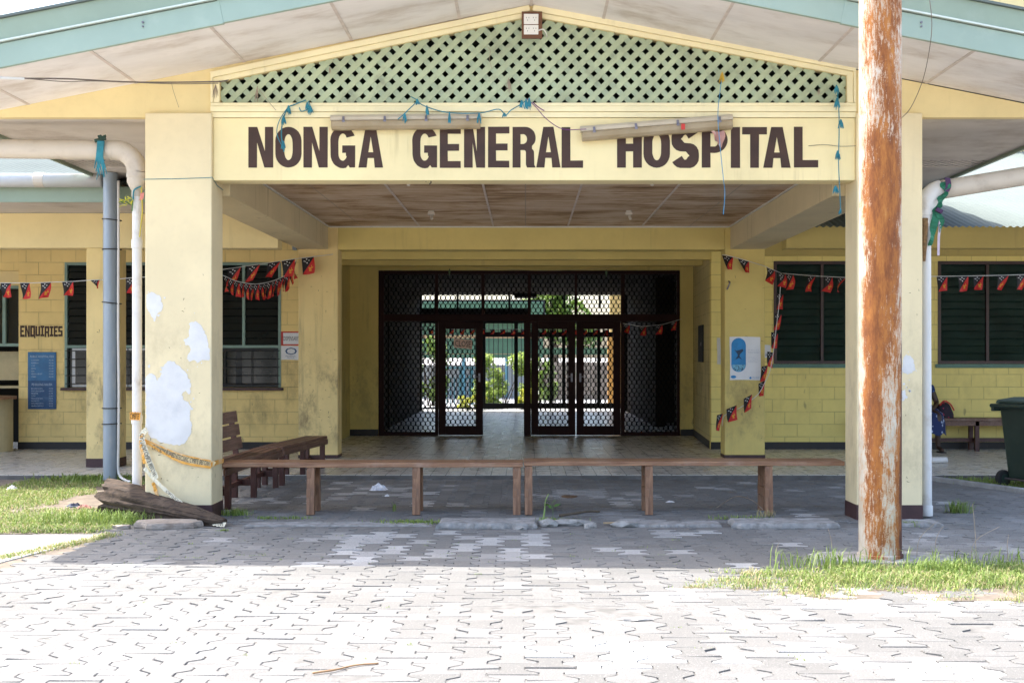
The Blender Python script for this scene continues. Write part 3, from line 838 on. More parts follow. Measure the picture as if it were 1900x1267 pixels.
# lattice slats, clipped to the opening
def clip_line(p, d, poly):
    """convex polygon clip of line p+t*d"""
    t0, t1 = -1e9, 1e9
    n = len(poly)
    ar = sum(poly[i][0]*poly[(i+1)%n][1]-poly[(i+1)%n][0]*poly[i][1] for i in range(n))
    sg = 1 if ar > 0 else -1
    for i in range(n):
        a = poly[i]; b = poly[(i+1) % n]
        ex, ey = b[0]-a[0], b[1]-a[1]
        nx, ny = -ey*sg, ex*sg
        den = nx*d[0] + ny*d[1]; num = nx*(p[0]-a[0]) + ny*(p[1]-a[1])
        if abs(den) < 1e-9:
            if num < 0: return None
            continue
        t = -num/den
        if den > 0: t0 = max(t0, t)
        else: t1 = min(t1, t)
    return (t0, t1) if t1 - t0 > .02 else None
def lattice_layer(sgn, y, th, wd, mat):
    mb = MB()
    pitch = .1415; d = None
    x = o1[0][0] - 1.2
    rr = random.Random(2)
    while x < o1[2][0] + 1.2:
        an_ = R(45 + rr.gauss(0, .35)); d = (math.cos(an_), sgn * math.sin(an_))
        c = clip_line((x, oLb.z), d, o1)
        if c:
            e = .006
            a = Vector((x + d[0]*(c[0]-e), y, oLb.z + d[1]*(c[0]-e))); b = Vector((x + d[0]*(c[1]+e), y, oLb.z + d[1]*(c[1]+e)))
            mb.bar(a, b, th, wd * rr.uniform(.94, 1.05), up=(-d[1], 0, d[0]))
        x += pitch + rr.uniform(-.004, .004)
    return part(mb, 'lattice', mat)
lattice_layer(1, 12.285, .009, .055, M['lattice'])
lattice_layer(-1, 12.296, .009, .053, M['lattice_b'])

# --- gable soffit, battens, fascias, roof
for sg in (-1, 1):
    xe = sg * EAVE_X
    q = [(APX, APZ), (xe, EZ + (0 if sg < 0 else 0))]
    zE = rz(xe)
    mb = MB().add([(APX, YR + .03, APZ), (xe, YR + .03, zE), (xe, 12.259, zE), (APX, 12.259, APZ),
                   (APX, YR + .03, APZ + .02), (xe, YR + .03, zE + .02), (xe, 12.259, zE + .02), (APX, 12.259, APZ + .02)],
                  [(0,3,2,1),(4,5,6,7),(0,1,5,4),(1,2,6,5),(2,3,7,6),(3,0,4,7)])
    part(mb, 'gable_soffit', M['soffit'])
    k = 0
    while True:
        x = APX + sg * (0.68 + 1.02 * k) if True else 0
        if abs(x) > EAVE_X - .1: break
        part(MB().add([(x - .013, YR + .035, rz(x - .013) - .006), (x + .013, YR + .035, rz(x + .013) - .006), (x + .013, 12.258, rz(x + .013) - .006), (x - .013, 12.258, rz(x - .013) - .006),
                       (x - .013, YR + .035, rz(x - .013) + .002), (x + .013, YR + .035, rz(x + .013) + .002), (x + .013, 12.258, rz(x + .013) + .002), (x - .013, 12.258, rz(x - .013) + .002)],
                      [(0,3,2,1),(4,5,6,7),(0,1,5,4),(1,2,6,5),(2,3,7,6),(3,0,4,7)]), 'soffit_batten', M['batten'])
        k += 1
    a = Vector((APX, 0, APZ)); e = Vector((xe, 0, zE))
    dn = (e - a).normalized(); up = Vector((abs(dn.z), 0, abs(dn.x))); up = Vector((sg * abs(dn.z), 0, abs(dn.x)))
    LN = (e - a).length
    def slope_box(mb, t0, t1, h0, h1, y0, y1):
        vs = []
        for y in (y0, y1):
            for (t, h) in ((t0, h0), (t1, h0), (t1, h1), (t0, h1)):
                p = a + dn * t + up * h; vs.append((p.x, y, p.z))
        mb.add(vs, [(0,1,2,3),(7,6,5,4),(0,4,5,1),(1,5,6,2),(2,6,7,3),(3,7,4,0)])
    m = MB(); slope_box(m, .001, 2.66, -.02, .175, YR - .022, YR + .02); part(m, 'fascia', M['mint'], bevel=.003)
    m = MB(); slope_box(m, 2.64, LN + .02, -.028, .168, YR - .026, YR + .016); part(m, 'fascia', M['mint'], bevel=.003)
    m = MB(); slope_box(m, .001, LN + .03, .178, .192, YR - .055, YR + .02); part(m, 'flashing_lip', M['cap'])
    m = MB(); slope_box(m, .001, LN + .03, .194, .37, YR - .03, YR + .01); part(m, 'barge_flashing', M['sage'], bevel=.003)
    m = MB(); slope_box(m, .001, LN + .05, .372, .392, YR - .06, 19.2); part(m, 'porch_roof', M['roof'])
    # small bolts on the fascia
    for t in (1.6, 3.3, 4.75):
        p = a + dn * t
        p = p + up * .11
        part(MB().tube([(p.x, YR - .04, p.z), (p.x, YR - .024, p.z)], .010, 8).tube([(p.x, YR - .04, p.z - .035), (p.x, YR - .024, p.z - .035)], .008, 8), 'bolt', M['steel'])
    # side eave: flat soffit, lattice vent strip, side fascia
    xi = BL0 - .002 if sg < 0 else BR1 + .002
    part(MB().box(xi, xe, 12.365, 14.95, EZ, EZ + .02), 'eave_soffit', M['eave'])
    part(MB().box(xi, xe, 15.52, 18.4, EZ, EZ + .02), 'eave_soffit', M['eave'])
    vm = MB()
    x = min(xi, xe)
    loop = [(min(xi, xe), 14.95), (max(xi, xe), 14.95), (max(xi, xe), 15.52), (min(xi, xe), 15.52)]
    x = min(xi, xe) - .7
    while x < max(xi, xe) + .7:
        for s2, zz in ((1, EZ + .004), (-1, EZ + .011)):
            d = (math.sqrt(.5), s2 * math.sqrt(.5))
            c = clip_line((x, 15.2), d, loop)
            if c: vm.bar((x + d[0]*c[0], 15.2 + d[1]*c[0], zz), (x + d[0]*c[1], 15.2 + d[1]*c[1], zz), .034, .005)
        x += .12
    part(vm, 'vent_lattice', M['eave'])
    part(MB().box(xi, xe, 14.9, 15.57, EZ + .08, EZ + .09), 'vent_shade_sheet', M['dark'])  # dark sheet added above the vent so its gaps read as shade
    part(MB().box(xe - .02 * sg, xe + .015 * sg, YR + .03, 18.4, EZ - .035, EZ + .40), 'eave_fascia', M['sage'])
    part(MB().box(xi, xe - .03 * sg, 18.41, 18.46, EZ - .3, EZ + .36), 'roof_end_board', M['yellow'])
# --- side beams, ceiling, back beam
for (x0, x1, xin, sg) in ((BL0, -2.89, -2.89, 1), (3.0, BR1, 3.0, -1)):
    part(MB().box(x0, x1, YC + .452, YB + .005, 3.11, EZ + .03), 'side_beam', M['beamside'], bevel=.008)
part(MB().box(-2.888, 2.998, YBM + .272, YB + .008, 3.445, 3.47), 'porch_ceiling', M['ceiling'])
ct = MB()
ct.box(-2.887, -2.868, YBM + .28, YB - .02, 3.428, 3.4445).box(2.978, 2.997, YBM + .28, YB - .02, 3.428, 3.4445).box(-2.866, 2.976, YB - .03, YB + .006, 3.425, 3.4445)
part(ct, 'ceiling_bead', M['paperdim'])
for x in (-1.55, -.47, .62, 1.7):
    part(MB().box(x - .012, x + .012, YBM + .28, YB - .032, 3.436, 3.4446), 'ceiling_joint_strip', M['batten'])
part(MB().box(BL1 + .002, BR0 - .002, YB + .012, YB + .36, 3.105, 3.47), 'back_beam', M['inner'], bevel=.006)
part(MB().poly([[(-5.3, 3.86), (-3.8, 3.47), (3.2, 3.47), (5.3, 3.86), (5.3, 4.2), (APX, 5.26), (-5.3, 4.2)]], lambda u, v: Vector((u, 18.47, v)), (0, .03, 0)), 'loft_light_block', M['dark'])  # unseen dark board added to keep daylight from the void behind the lattice
part(MB().add([(APX - .22, YR - .07, 5.235), (APX, YR - .07, 5.29), (APX + .22, YR - .07, 5.235), (APX - .22, 19.2, 5.235), (APX, 19.2, 5.29), (APX + .22, 19.2, 5.235), (APX, YR - .07, 5.22), (APX, 19.2, 5.22)], [(0,1,4,3),(1,2,5,4),(0,3,7,6),(6,7,5,2),(0,6,1),(1,6,2),(3,4,7),(4,5,7)]), 'ridge_cap', M['roof'])
part(MB().box(-3.298, 3.02, 20.82, 21.05, 3.10, 3.40), 'lobby_beam', M['inner'], bevel=.006)
part(MB().box(-3.298, 3.05, 22.25, 22.5, 3.105, 3.40), 'lobby_beam', M['inner'], bevel=.006)
part(MB().box(-3.5, 3.4, 19.38, 24.4, 3.401, 3.44), 'lobby_ceiling', M['inner'])

# --- verandah walls with window openings
def wall_x(x0, x1, y0, y1, z0, z1, holes, mat, name='wall'):
    outer = [(x0, z0), (x1, z0), (x1, z1), (x0, z1)]
    loops = [outer] + [[(a, c), (b, c), (b, d), (a, d)] for (a, b, c, d) in holes]
    return part(MB().poly(loops, lambda u, v: Vector((u, y0, v)), (0, y1 - y0, 0)), name, mat)
YW = 20.8
W1 = (-7.41, -5.85, 1.04, 3.05)
W2 = (-5.30, -3.93, 1.04, 3.05)
WR1 = (3.99, 6.10, 1.42, 3.07)
WR2 = (6.63, 8.80, 1.42, 3.07)
WR3 = (9.6, 11.8, 1.42, 3.07)
wl = wall_x(-8.15, -3.30, YW, YW + .2, ZF, 3.42, [W1, W2], M['block'])
wr = wall_x(2.99, 14, YW, YW + .2, ZF, 3.42, [WR1, WR2, WR3], M['block_r'])
part(MB().box(-8.16, -3.29, YW - .012, YW - .001, ZF, ZF + .115), 'skirting', M['blackbase'], wl)
part(MB().box(2.98, 14, YW - .012, YW - .001, ZF, ZF + .115), 'skirting', M['blackbase'], wr)
part(MB().box(3.515, 14, YW - .06, YW - .002, 3.15, 3.38), 'lintel_band', M['beam_r'])
part(MB().box(-3.50, -3.30, YW + .201, 24.5, ZF, 3.41), 'lobby_side_wall', M['inner'])
rs = MB().add([(2.99, YW + .202, ZF), (3.16, 24.29, ZF), (3.16, 24.29, 3.4), (2.99, YW + .202, 3.4), (3.3, YW + .202, ZF), (3.36, 24.29, ZF), (3.36, 24.29, 3.4), (3.3, YW + .202, 3.4)],
              [(0,1,2,3),(7,6,5,4),(0,4,5,1),(1,5,6,2),(2,6,7,3),(3,7,4,0)])
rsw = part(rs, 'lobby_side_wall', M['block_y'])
part(MB().add([(2.978, YW + .19, ZF), (3.148, 24.285, ZF), (3.148, 24.285, ZF + .12), (2.978, YW + .19, ZF + .12), (2.988, YW + .19, ZF), (3.158, 24.285, ZF), (3.158, 24.285, ZF + .12), (2.988, YW + .19, ZF + .12)],
              [(0,1,2,3),(7,6,5,4),(0,4,5,1),(1,5,6,2),(2,6,7,3),(3,7,4,0)]), 'skirting', M['blackbase'], rsw)
lw = part(MB().box(-3.298, -2.765, 24.3, 24.45, ZF, 3.40), 'lobby_end_wall', M['inner'])
part(MB().box(-3.297, -2.766, 24.286, 24.298, ZF, ZF + .12), 'skirting', M['blackbase'], lw)
rw = part(MB().box(2.905, 3.155, 24.3, 24.45, ZF, 3.40), 'lobby_end_wall', M['inner'])
part(MB().box(2.906, 3.15, 24.286, 24.298, ZF, ZF + .12), 'skirting', M['blackbase'], rw)
part(MB().box(-2.763, 2.903, 24.32, 24.45, 3.155, 3.40), 'lobby_end_wall', M['inner'])

# verandah beams, soffits, ceilings
part(MB().box(-16, BL0 - .003, 17.42, 17.72, 3.0, 3.468), 'verandah_beam', M['yellow'], bevel=.006)
part(MB().box(BR1 + .003, 16, 17.42, 17.72, 3.0, 3.468), 'verandah_beam', M['beam_r'], bevel=.006)
part(MB().box(-16, BL0 - .01, 17.73, YW - .001, 3.40, 3.44), 'verandah_ceiling', M['eave'])
part(MB().box(BR1 + .01, 16, 17.73, YW - .001, 3.40, 3.44), 'verandah_ceiling', M['eave'])
part(MB().box(-16, -4.0, 16.22, 17.418, 3.47, 3.49), 'eave_soffit', M['eave'])
part(MB().box(-16, -4.0, 16.18, 16.217, 3.47, 3.66), 'eave_fascia', M['sage'])

def corrugated(x0, x1, pts, mat, name='corrugated_roof', amp=.010, per=.085):
    n = int((x1 - x0) / per * 8)
    vs = []; fs = []
    for (y, z) in pts:
        for k in range(n + 1):
            x = x0 + (x1 - x0) * k / n
            vs.append((x, y, z + amp * math.sin(2 * math.pi * x / per)))
    for r_ in range(len(pts) - 1):
        for k in range(n):
            b = r_ * (n + 1) + k
            fs.append((b, b + 1, b + n + 2, b + n + 1))
    o = part(MB().add(vs, fs), name, mat, smooth=True, fix=False)
    return o
corrugated(-17, -3.5, [(16.12, 3.68), (20.0, 4.72), (26.0, 6.3)], M['roof'])
corrugated(3.55, 17, [(16.15, 3.16), (20.0, 4.22), (26.0, 5.86)], M['roof'])
corrugated(-17, 17, [(26.02, 6.3), (36.2, 4.3)], M['roof'])
corrugated(-3.6, 3.6, [(19.1, 5.05), (26.0, 6.3)], M['roof'])
# upper wall on the right roof
up = MB().box(8.5, 15, 24.2, 24.4, 5.2, 9.0)
uo = part(up, 'upper_wall', M['yellow'])
sm = MB()
for k in range(40):
    sm.box(8.55 + k * .16, 8.55 + k * .16 + .07, 24.13, 24.199, 5.2, 6.3)
part(sm, 'upper_slats', M['yellow'])
# gutter on the left roof edge
gut = MB().tube([(-16, 16.10, 3.735), (-10, 16.10, 3.735), (-5.27, 16.10, 3.73)], .088, 16)
part(gut, 'gutter', M['pvc'], smooth=True)
part(MB().tube([(-6.1, 16.1, 3.735), (-5.98, 16.1, 3.735)], .094, 16), 'gutter_joint', M['pvc_old'])

# --- windows
def louvre_window(win, mull, frame, glass, curtain, low=None, sill=None, fw=.05, lite='louvre'):
    x0, x1, z0, z1 = win
    zb = low if low else z0
    wn = part(MB().box(x0, x0 + fw, YW - .012, YW + .06, z0, z1).box(x1 - fw, x1, YW - .012, YW + .06, z0, z1)
              .box(x0 + fw, x1 - fw, YW - .012, YW + .06, z1 - fw, z1).box(x0 + fw, x1 - fw, YW - .012, YW + .06, zb - (fw if low else 0), zb + (0 if low else fw)), 'window', frame, bevel=.003)
    ml = MB()
    for m in mull: ml.box(m - .022, m + .022, YW - .008, YW + .055, zb + (0 if low else fw), z1 - fw)
    part(ml, 'mullion', frame, wn)
    gl = MB()
    xs = [x0 + fw] + sum([[m - .022, m + .022] for m in mull], []) + [x1 - fw]
    z = zb + (.004 if low else fw + .004)
    H = .115
    while z < z1 - fw - .03:
        zt = min(z + H, z1 - fw - .003); jy = .010 * noise.noise(Vector((z * 37.0, x0, 1)))
        for k in range(0, len(xs), 2):
            gl.add([(xs[k] + .004, YW + .012, z), (xs[k+1] - .004, YW + .012, z), (xs[k+1] - .004, YW + .045 + jy, zt), (xs[k] + .004, YW + .045 + jy, zt),
                    (xs[k] + .004, YW + .017, z), (xs[k+1] - .004, YW + .017, z), (xs[k+1] - .004, YW + .050 + jy, zt), (xs[k] + .004, YW + .050 + jy, zt)],
                   [(0,1,2,3),(7,6,5,4),(0,4,5,1),(1,5,6,2),(2,6,7,3),(3,7,4,0)])
        z += H + .004
    part(gl, 'louvre_blades', glass, wn)
    # curtain folds behind
    vs = []; n = 90
    for k in range(n + 1):
        x = x0 + (x1 - x0) * k / n
        y = YW + .15 + .018 * math.sin(x * 46) + .012 * math.sin(x * 17)
        vs += [(x, y, z0), (x, y, z1)]
    part(MB().add(vs, [(2*k, 2*k+2, 2*k+3, 2*k+1) for k in range(n)]), 'curtain', curtain, wn)
    part(MB().box(x0 - .05, x1 + .05, YW + .201, YW + .22, z0 - .05, z1 + .05), 'backing', M['dark'], wn)  # dark sheet added to stand for the unlit room and stop light leaks
    if sill: part(MB().box(x0 - .04, x1 + .04, YW - sill[1], YW - .001, z0 - sill[2], z0 - .002), 'sill', sill[0], wn, bevel=.004)
    return wn
louvre_window(WR1, [4.77], M['frame_m'], M['louvre_g'], M['curtain'], sill=(M['sill_g'], .02, .065), fw=.05)
louvre_window(WR2, [7.43], M['frame_m'], M['louvre_g'], M['curtain'], sill=(M['sill_g'], .02, .065), fw=.05)
louvre_window(WR3, [10.4], M['frame_m'], M['louvre_g'], M['curtain'], sill=(M['sill_g'], .02, .065), fw=.05)
for win, sl in ((W1, True), (W2, False)):
    mid = 1.72
    wn = louvre_window(win, [win[0] + (win[1] - win[0]) * .56 if not sl else win[0] + .72], M['frame_g'], M['louvre'], M['dark'], low=mid, sill=(M['maroon'], .09, .045), fw=.045)
    # lower service hatch: white sliding frame, reflective pane, security bars
    x0, x1, z0 = win[0], win[1], win[2]
    zt = mid - .05
    hatch = MB()
    fx = [x0 + (.11 if sl else .02), (x0 + x1) / 2, x1 - .02]
    for k in range(2):
        a, b = fx[k], fx[k+1]
        hatch.box(a, a + .05, YW + .03, YW + .06, z0 + .01, zt).box(b - .05, b, YW + .03, YW + .06, z0 + .01, zt).box(a + .05, b - .05, YW + .03, YW + .06, z0 + .01, z0 + .06).box(a + .05, b - .05, YW + .03, YW + .06, zt - .05, zt)
    part(hatch, 'hatch_frame', M['frame_w'] if sl else M['blackmetal'], wn)
    part(MB().box(x0 + .03, x1 - .03, YW + .04, YW + .046, z0 + .02, zt - .01), 'hatch_pane', M['louvre'], wn)
    br = MB()
    for k in range(5):
        z = z0 + .06 + k * (zt - z0 - .1) / 4
        br.tube([(x0 + .02, YW - .02, z), (x1 - .02, YW - .02, z)], .008, 6)
    for k in range(4):
        x = x0 + .05 + k * (x1 - x0 - .1) / 3
        br.tube([(x, YW - .02, z0 + .01), (x, YW - .02, zt)], .008, 6)
    part(br, 'security_bars', M['blackmetal'], wn)
# reception opening at the far left
part(MB().box(-14, -8.152, YW, YW + .2, 2.92, 3.42), 'wall', M['block'])
part(MB().box(-14, -9.6, YW, YW + .2, ZF, 2.919), 'wall', M['block'])
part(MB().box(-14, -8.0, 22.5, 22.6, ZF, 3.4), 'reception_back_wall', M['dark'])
part(MB().box(-9.599, -8.153, YW + .05, YW + .10, 2.68, 2.915), 'fanlight_panel', M['yellow'])
rm = part(MB().box(-9.598, -8.154, YW + .02, YW + .08, 2.63, 2.675).box(-8.42, -8.37, YW + .02, YW + .08, 1.75, 2.628).box(-9.598, -8.154, YW + .02, YW + .08, 1.70, 1.748), 'reception_frame', M['frame_g'])
part(MB().box(-9.597, -8.155, YW + .085, YW + .09, 1.75, 2.62), 'reception_glass', M['louvre'])
part(MB().box(-10.2, -8.2, 21.2, 22.2, 1.15, 1.62).box(-10.2, -8.2, 21.1, 22.2, 1.02, 1.06), 'reception_shelf', M['counter'])

# --- entrance screen: frame, security mesh, three screen doors
YE = 24.3
def EX(px): return PX(px, YE)
def EZp(py): return PZ(py, YE)
ztop, ztr0, ztr1, zbot = 3.15, EZp(596), EZp(586), ZF
es = MB()
es.box(-2.76, -2.66, YE, YE + .07, zbot, ztop).box(EX(1256), 2.90, YE, YE + .07, zbot, ztop)
es.box(-2.659, EX(1256) - .001, YE, YE + .07, ztop - .07, ztop)
es.box(-2.659, EX(1256) - .001, YE + .002, YE + .068, ztr0, ztr1 + .03)
posts = [(807, 813), (893, 899), (979, 985), (1066, 1071), (1152, 1159)]
for a, b in posts: es.box(EX(a), EX(b), YE - .001, YE + .069, ztr1 + .031, ztop - .071)
for a, b in ((807, 813), (1152, 1159), (972, 985)): es.box(EX(a), EX(b), YE - .001, YE + .069, zbot, ztr0 - .001)
es.box(-2.659, EX(807) - .001, YE + .001, YE + .068, zbot, zbot + .07).box(EX(1159) + .001, EX(1256) - .001, YE + .001, YE + .068, zbot, zbot + .07)
scr = part(es, 'entrance_screen', M['screen'], bevel=.004)
def hexmesh(x0, x1, z0, z1, y, name, parent, depth=.02):
    P0 = .0915; rp = P0 * .866 * .98; s = P0 / math.sqrt(3)
    mb = MB()
    loop = [(x0, z0), (x1, z0), (x1, z1), (x0, z1)]
    def seg(a, b, w_):
        d = (b[0]-a[0], b[1]-a[1]); L = math.hypot(*d)
        c = clip_line(a, (d[0]/L, d[1]/L), loop)
        if not c: return
        t0, t1 = max(0, c[0]), min(L, c[1])
        if t1 - t0 < .004: return
        dx, dz = d[0]/L, d[1]/L
        mb.bar((a[0]+dx*t0, y, a[1]+dz*t0), (a[0]+dx*t1, y, a[1]+dz*t1), depth, w_, up=(-dz, 0, dx))
    rows = int((z1 - z0) / rp) + 2; cols = int((x1 - x0) / P0) + 2
    for r_ in range(-1, rows):
        for c_ in range(-1, cols):
            cx = x0 + (c_ + (.5 if r_ % 2 else 0)) * P0; cz = z0 + r_ * rp
            h = s * .5
            # right vertical, upper-right, upper-left edges
            seg((cx + P0/2, cz - h * .8), (cx + P0/2, cz + h * .8), .026)
            seg((cx, cz + s), (cx + P0/2, cz + h), .013)
            seg((cx, cz + s), (cx - P0/2, cz + h), .013)
    if mb.v: return part(mb, name, M['mesh'], parent)
xs = [712] + [v for p in posts for v in p] + [1256]
for k in range(0, 12, 2):
    hexmesh(EX(xs[k]), EX(xs[k+1]), ztr1 + .03, ztop - .07, YE + .035, 'mesh_panel', scr)
hexmesh(-2.66, EX(807), zbot + .07, ztr0, YE + .035, 'mesh_panel', scr)
hexmesh(EX(1159), EX(1256), zbot + .07, ztr0, YE + .035, 'mesh_panel', scr)
def screen_door(x0, x1, handle_right, org=None):
    st = .135
    z0, z1 = zbot + .012, ztr0 - .006
    d = MB().box(x0, x0 + st, YE + .01, YE + .06, z0, z1).box(x1 - st, x1, YE + .01, YE + .06, z0, z1)
    d.box(x0 + st + .0005, x1 - st - .0005, YE + .011, YE + .059, z0, z0 + .17).box(x0 + st + .0005, x1 - st - .0005, YE + .011, YE + .059, z1 - .14, z1)
    do = part(d, 'screen_door', M['screen'], bevel=.004)
    hexmesh(x0 + st, x1 - st, z0 + .17, z1 - .14, YE + .035, 'mesh_panel', do)
    hx = x1 - st * .5 if handle_right else x0 + st * .5
    part(MB().box(hx - .018, hx + .018, YE - .006, YE + .008, 1.06, 1.22).tube([(hx, YE - .005, 1.16), (hx, YE - .05, 1.16), (hx - (.09 if handle_right else -.09), YE - .05, 1.16)], .009, 8), 'handle', M['steel'], do)
    return do
screen_door(EX(813) + .005, EX(896), True)
screen_door(EX(985) + .005, EX(1067.5), True)
screen_door(EX(1070), EX(1152) - .005, False)
# the fourth leaf stands open, swung back into the corridor
od = MB().box(-.03, .02, 24.4, 24.53, .062, 2.19).box(-.03, .02, 25.1, 25.23, .062, 2.19).box(-.029, .019, 24.531, 25.099, .062, .24).box(-.029, .019, 24.531, 25.099, 2.05, 2.19)
oo = part(od, 'screen_door', M['screen'], bevel=.004)
oo['label'] = 'screen door leaf standing open edge-on'
mm = MB()
for k in range(14):
    z = .26 + k * .13
    for j in range(6): mm.bar((-.005, 24.54 + j * .093, z), (-.005, 24.585 + j * .093, z + .065), .02, .01).bar((-.005, 24.585 + j * .093, z + .065), (-.005, 24.63 + j * .093, z), .02, .01)
part(mm, 'mesh_panel', M['mesh'], oo)

# --- corridor behind the screen
M['cor'] = plain('corridor_shade_brown', (0.022, 0.016, 0.011), 0.9, 0.2, 3, Specular_IOR_Level=0.1)  # near-black brown puts the unlit corridor's shade into the colour
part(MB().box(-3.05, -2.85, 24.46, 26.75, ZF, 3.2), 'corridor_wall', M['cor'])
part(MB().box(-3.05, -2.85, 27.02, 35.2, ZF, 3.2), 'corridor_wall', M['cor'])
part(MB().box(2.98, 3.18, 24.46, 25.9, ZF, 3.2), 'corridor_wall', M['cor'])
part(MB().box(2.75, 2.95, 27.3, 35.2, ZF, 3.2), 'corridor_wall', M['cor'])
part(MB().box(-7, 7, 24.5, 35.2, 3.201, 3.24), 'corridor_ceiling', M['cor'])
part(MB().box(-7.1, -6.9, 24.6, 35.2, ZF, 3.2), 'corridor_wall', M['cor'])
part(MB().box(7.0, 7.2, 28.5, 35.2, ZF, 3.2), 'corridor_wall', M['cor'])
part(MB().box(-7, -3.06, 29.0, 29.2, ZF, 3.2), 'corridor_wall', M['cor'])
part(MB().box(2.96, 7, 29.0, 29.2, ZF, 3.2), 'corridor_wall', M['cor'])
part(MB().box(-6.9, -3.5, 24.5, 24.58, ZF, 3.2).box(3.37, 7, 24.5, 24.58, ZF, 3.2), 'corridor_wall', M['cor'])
part(MB().box(-.3, .3, 34.2, 35.0, 3.10, 3.2), 'corridor_duct', M['dark'])
# barred gate at the garden end
YG = 35.0
gt = MB()
gx0, gx1 = PX(783, YG), PX(1157, YG)
gt.box(gx0 - .09, gx0, YG, YG + .08, ZF, 3.2).box(gx1, gx1 + .09, YG, YG + .08, ZF, 3.2)
zf1, zf0 = PZ(572, YG), PZ(600, YG)
gt.box(gx0, PX(985, YG), YG + .001, YG + .079, zf0, zf1)
gt.box(PX(985, YG), gx1, YG + .001, YG + .079, PZ(600, YG), PZ(590, YG))
for z0, z1 in ((PZ(758, YG), PZ(748, YG)), (PZ(625, YG), PZ(616, YG))):
    gt.box(PX(893, YG), gx1, YG + .002, YG + .078, z0, z1)
for a, b in ((893, 901), (954, 961), (1020, 1026), (1043, 1049), (1108, 1114)):
    gt.box(PX(a, YG), PX(b, YG), YG + .003, YG + .077, ZF + .1, zf0)
for a in (806, 847, 893, 943, 1045, 1111):
    gt.box(PX(a, YG), PX(a + 4, YG), YG + .004, YG + .07, zf1, 3.19)
part(gt, 'garden_gate_frame', M['blackmetal'])
gb = MB()
x = gx0 + .06
while x < gx1:
    gb.tube([(x, YG + .04, ZF + .05), (x, YG + .04, zf0)], .010, 6); x += .125
gb.box(gx0, PX(893, YG) - .001, YG + .03, YG + .05, ZF + .06, ZF + .10)
part(gb, 'gate_bars', M['blackmetal'])
part(MB().box(-7, gx0 - .091, YG, YG + .15, ZF, 3.2).box(gx1 + .091, 7, YG, YG + .15, ZF, 3.2), 'corridor_end_wall', M['cor'])
part(MB().box(APX - .013, APX + .013, YR + .035, 12.258, APZ - .010, APZ - .001), 'soffit_batten', M['batten'])

# ================================================================= BENCHES
def front_bench(L, legs, label, zt, wob=0.0):
    b = thing('wooden_bench', label, 'bench', (0, 0, 0), 'plain benches across the porch front')
    W = .40
    for k, (y0, y1) in enumerate(((0, .19), (.205, .40))):
        m = MB(); n = 12
        vs = []
        for i in range(n + 1):
            x = L * i / n
            dz = .004 * noise.noise(Vector((x * 1.3, k * 3.0, wob)))
            vs += [(x, y0, zt - .045 + dz), (x, y1, zt - .045 + dz), (x, y1, zt + dz), (x, y0, zt + dz)]
        fs = []
        for i in range(n):
            q = 4 * i
            for a in range(4):
                fs.append((q + a, q + (a + 1) % 4, q + 4 + (a + 1) % 4, q + 4 + a))
        fs += [(0, 3, 2, 1), (4*n, 4*n+1, 4*n+2, 4*n+3)]
        m.add(vs, fs).build('seat_plank', M['bench'], b, bevel=.005)
    for x in legs:
        for y, sp in ((.045, -.03), (.345, .03)):
            m = MB(); m.bar((x, y + sp, 0), (x, y, zt - .047), .075, .07, up=(0, 1, 0))
            m.build('leg', M['benchleg'], b, bevel=.004)
        for z, h in ((zt - .105, .09), (.215, .085)):
            MB().box(x - .039, x + .002, .0 + (0 if z > .3 else -.012), .392 + (0 if z > .3 else .012), z - h/2, z + h/2).build('cross_rail', M['benchleg'], b, bevel=.004)
    return b
b1 = front_bench(2.93, [.86, 1.89, 2.87], 'left plain brown bench across the porch front', .508)
b1.location = (-2.955, 12.60, 0)
b2 = front_bench(3.13, [.045, 1.22, 2.39], 'right plain brown bench across the porch front, running behind the rusty pole', .522, 5.0)
b2.location = (-.015, 12.60, 0)
b2.rotation_euler = (0, 0, R(.3))

def side_bench(L, label, zt, legs, back=None, width=.31):
    b = thing('wooden_bench', label, 'bench', (0, 0, 0), 'dark red benches along the porch side')
    n = 3; w_ = width / n
    for k in range(n):
        MB().box(-width + k * w_ + .008, -width + (k + 1) * w_ - .008, 0, L, zt - .04, zt).build('seat_plank', M['bench_d'], b, bevel=.005)
    MB().box(-.02, 0.004, .01, L - .01, zt - .11, zt - .042).build('apron', M['bench_d'], b, bevel=.004)
    for y in legs:
        for x in (-.05, -width + .05):
            MB().box(x - .03, x + .03, y - .03, y + .03, 0, zt - .042).build('leg', M['benchleg_d'], b, bevel=.004)
        MB().box(-width + .03, -.03, y + .031, y + .06, .13, .20).build('cross_rail', M['benchleg_d'], b, bevel=.004)
    MB().box(-width + .075, -width + .12, .1, L - .1, .14, .19).build('stretcher', M['benchleg_d'], b, bevel=.004)
    if back:
        y0, y1 = back
        for k, z in enumerate((.055, .20, .345)):
            x = -width + .03 - .05 * (z / .4)
            MB().bar((x, y0, zt + z + .06), (x, y1 - .035 * k, zt + z + .06), .022, .125, up=(-.12, 0, 1)).build('back_slat', M['bench_b'], b, bevel=.004)
        for y in (y0 + .1, y1 - .16):
            MB().bar((-width + .02, y, zt - .1), (-width - .055, y, zt + .45), .06, .03, up=(0, 1, 0)).build('back_post', M['benchleg_d'], b, bevel=.003)
    return b
s1 = side_bench(2.5, 'dark red slatted bench with a backrest behind the left porch column', .47, [.30, 1.35, 2.38], back=(.05, 1.72))
s1.location = (-2.97, 12.78, 0); s1.rotation_euler = (0, 0, R(-2.2))
s2 = side_bench(2.05, 'dark red backless bench beside the left rear porch column', .475, [.10, 1.0, 1.95])
s2.location = (-2.87, 15.35, 0); s2.rotation_euler = (0, 0, R(-6.0))
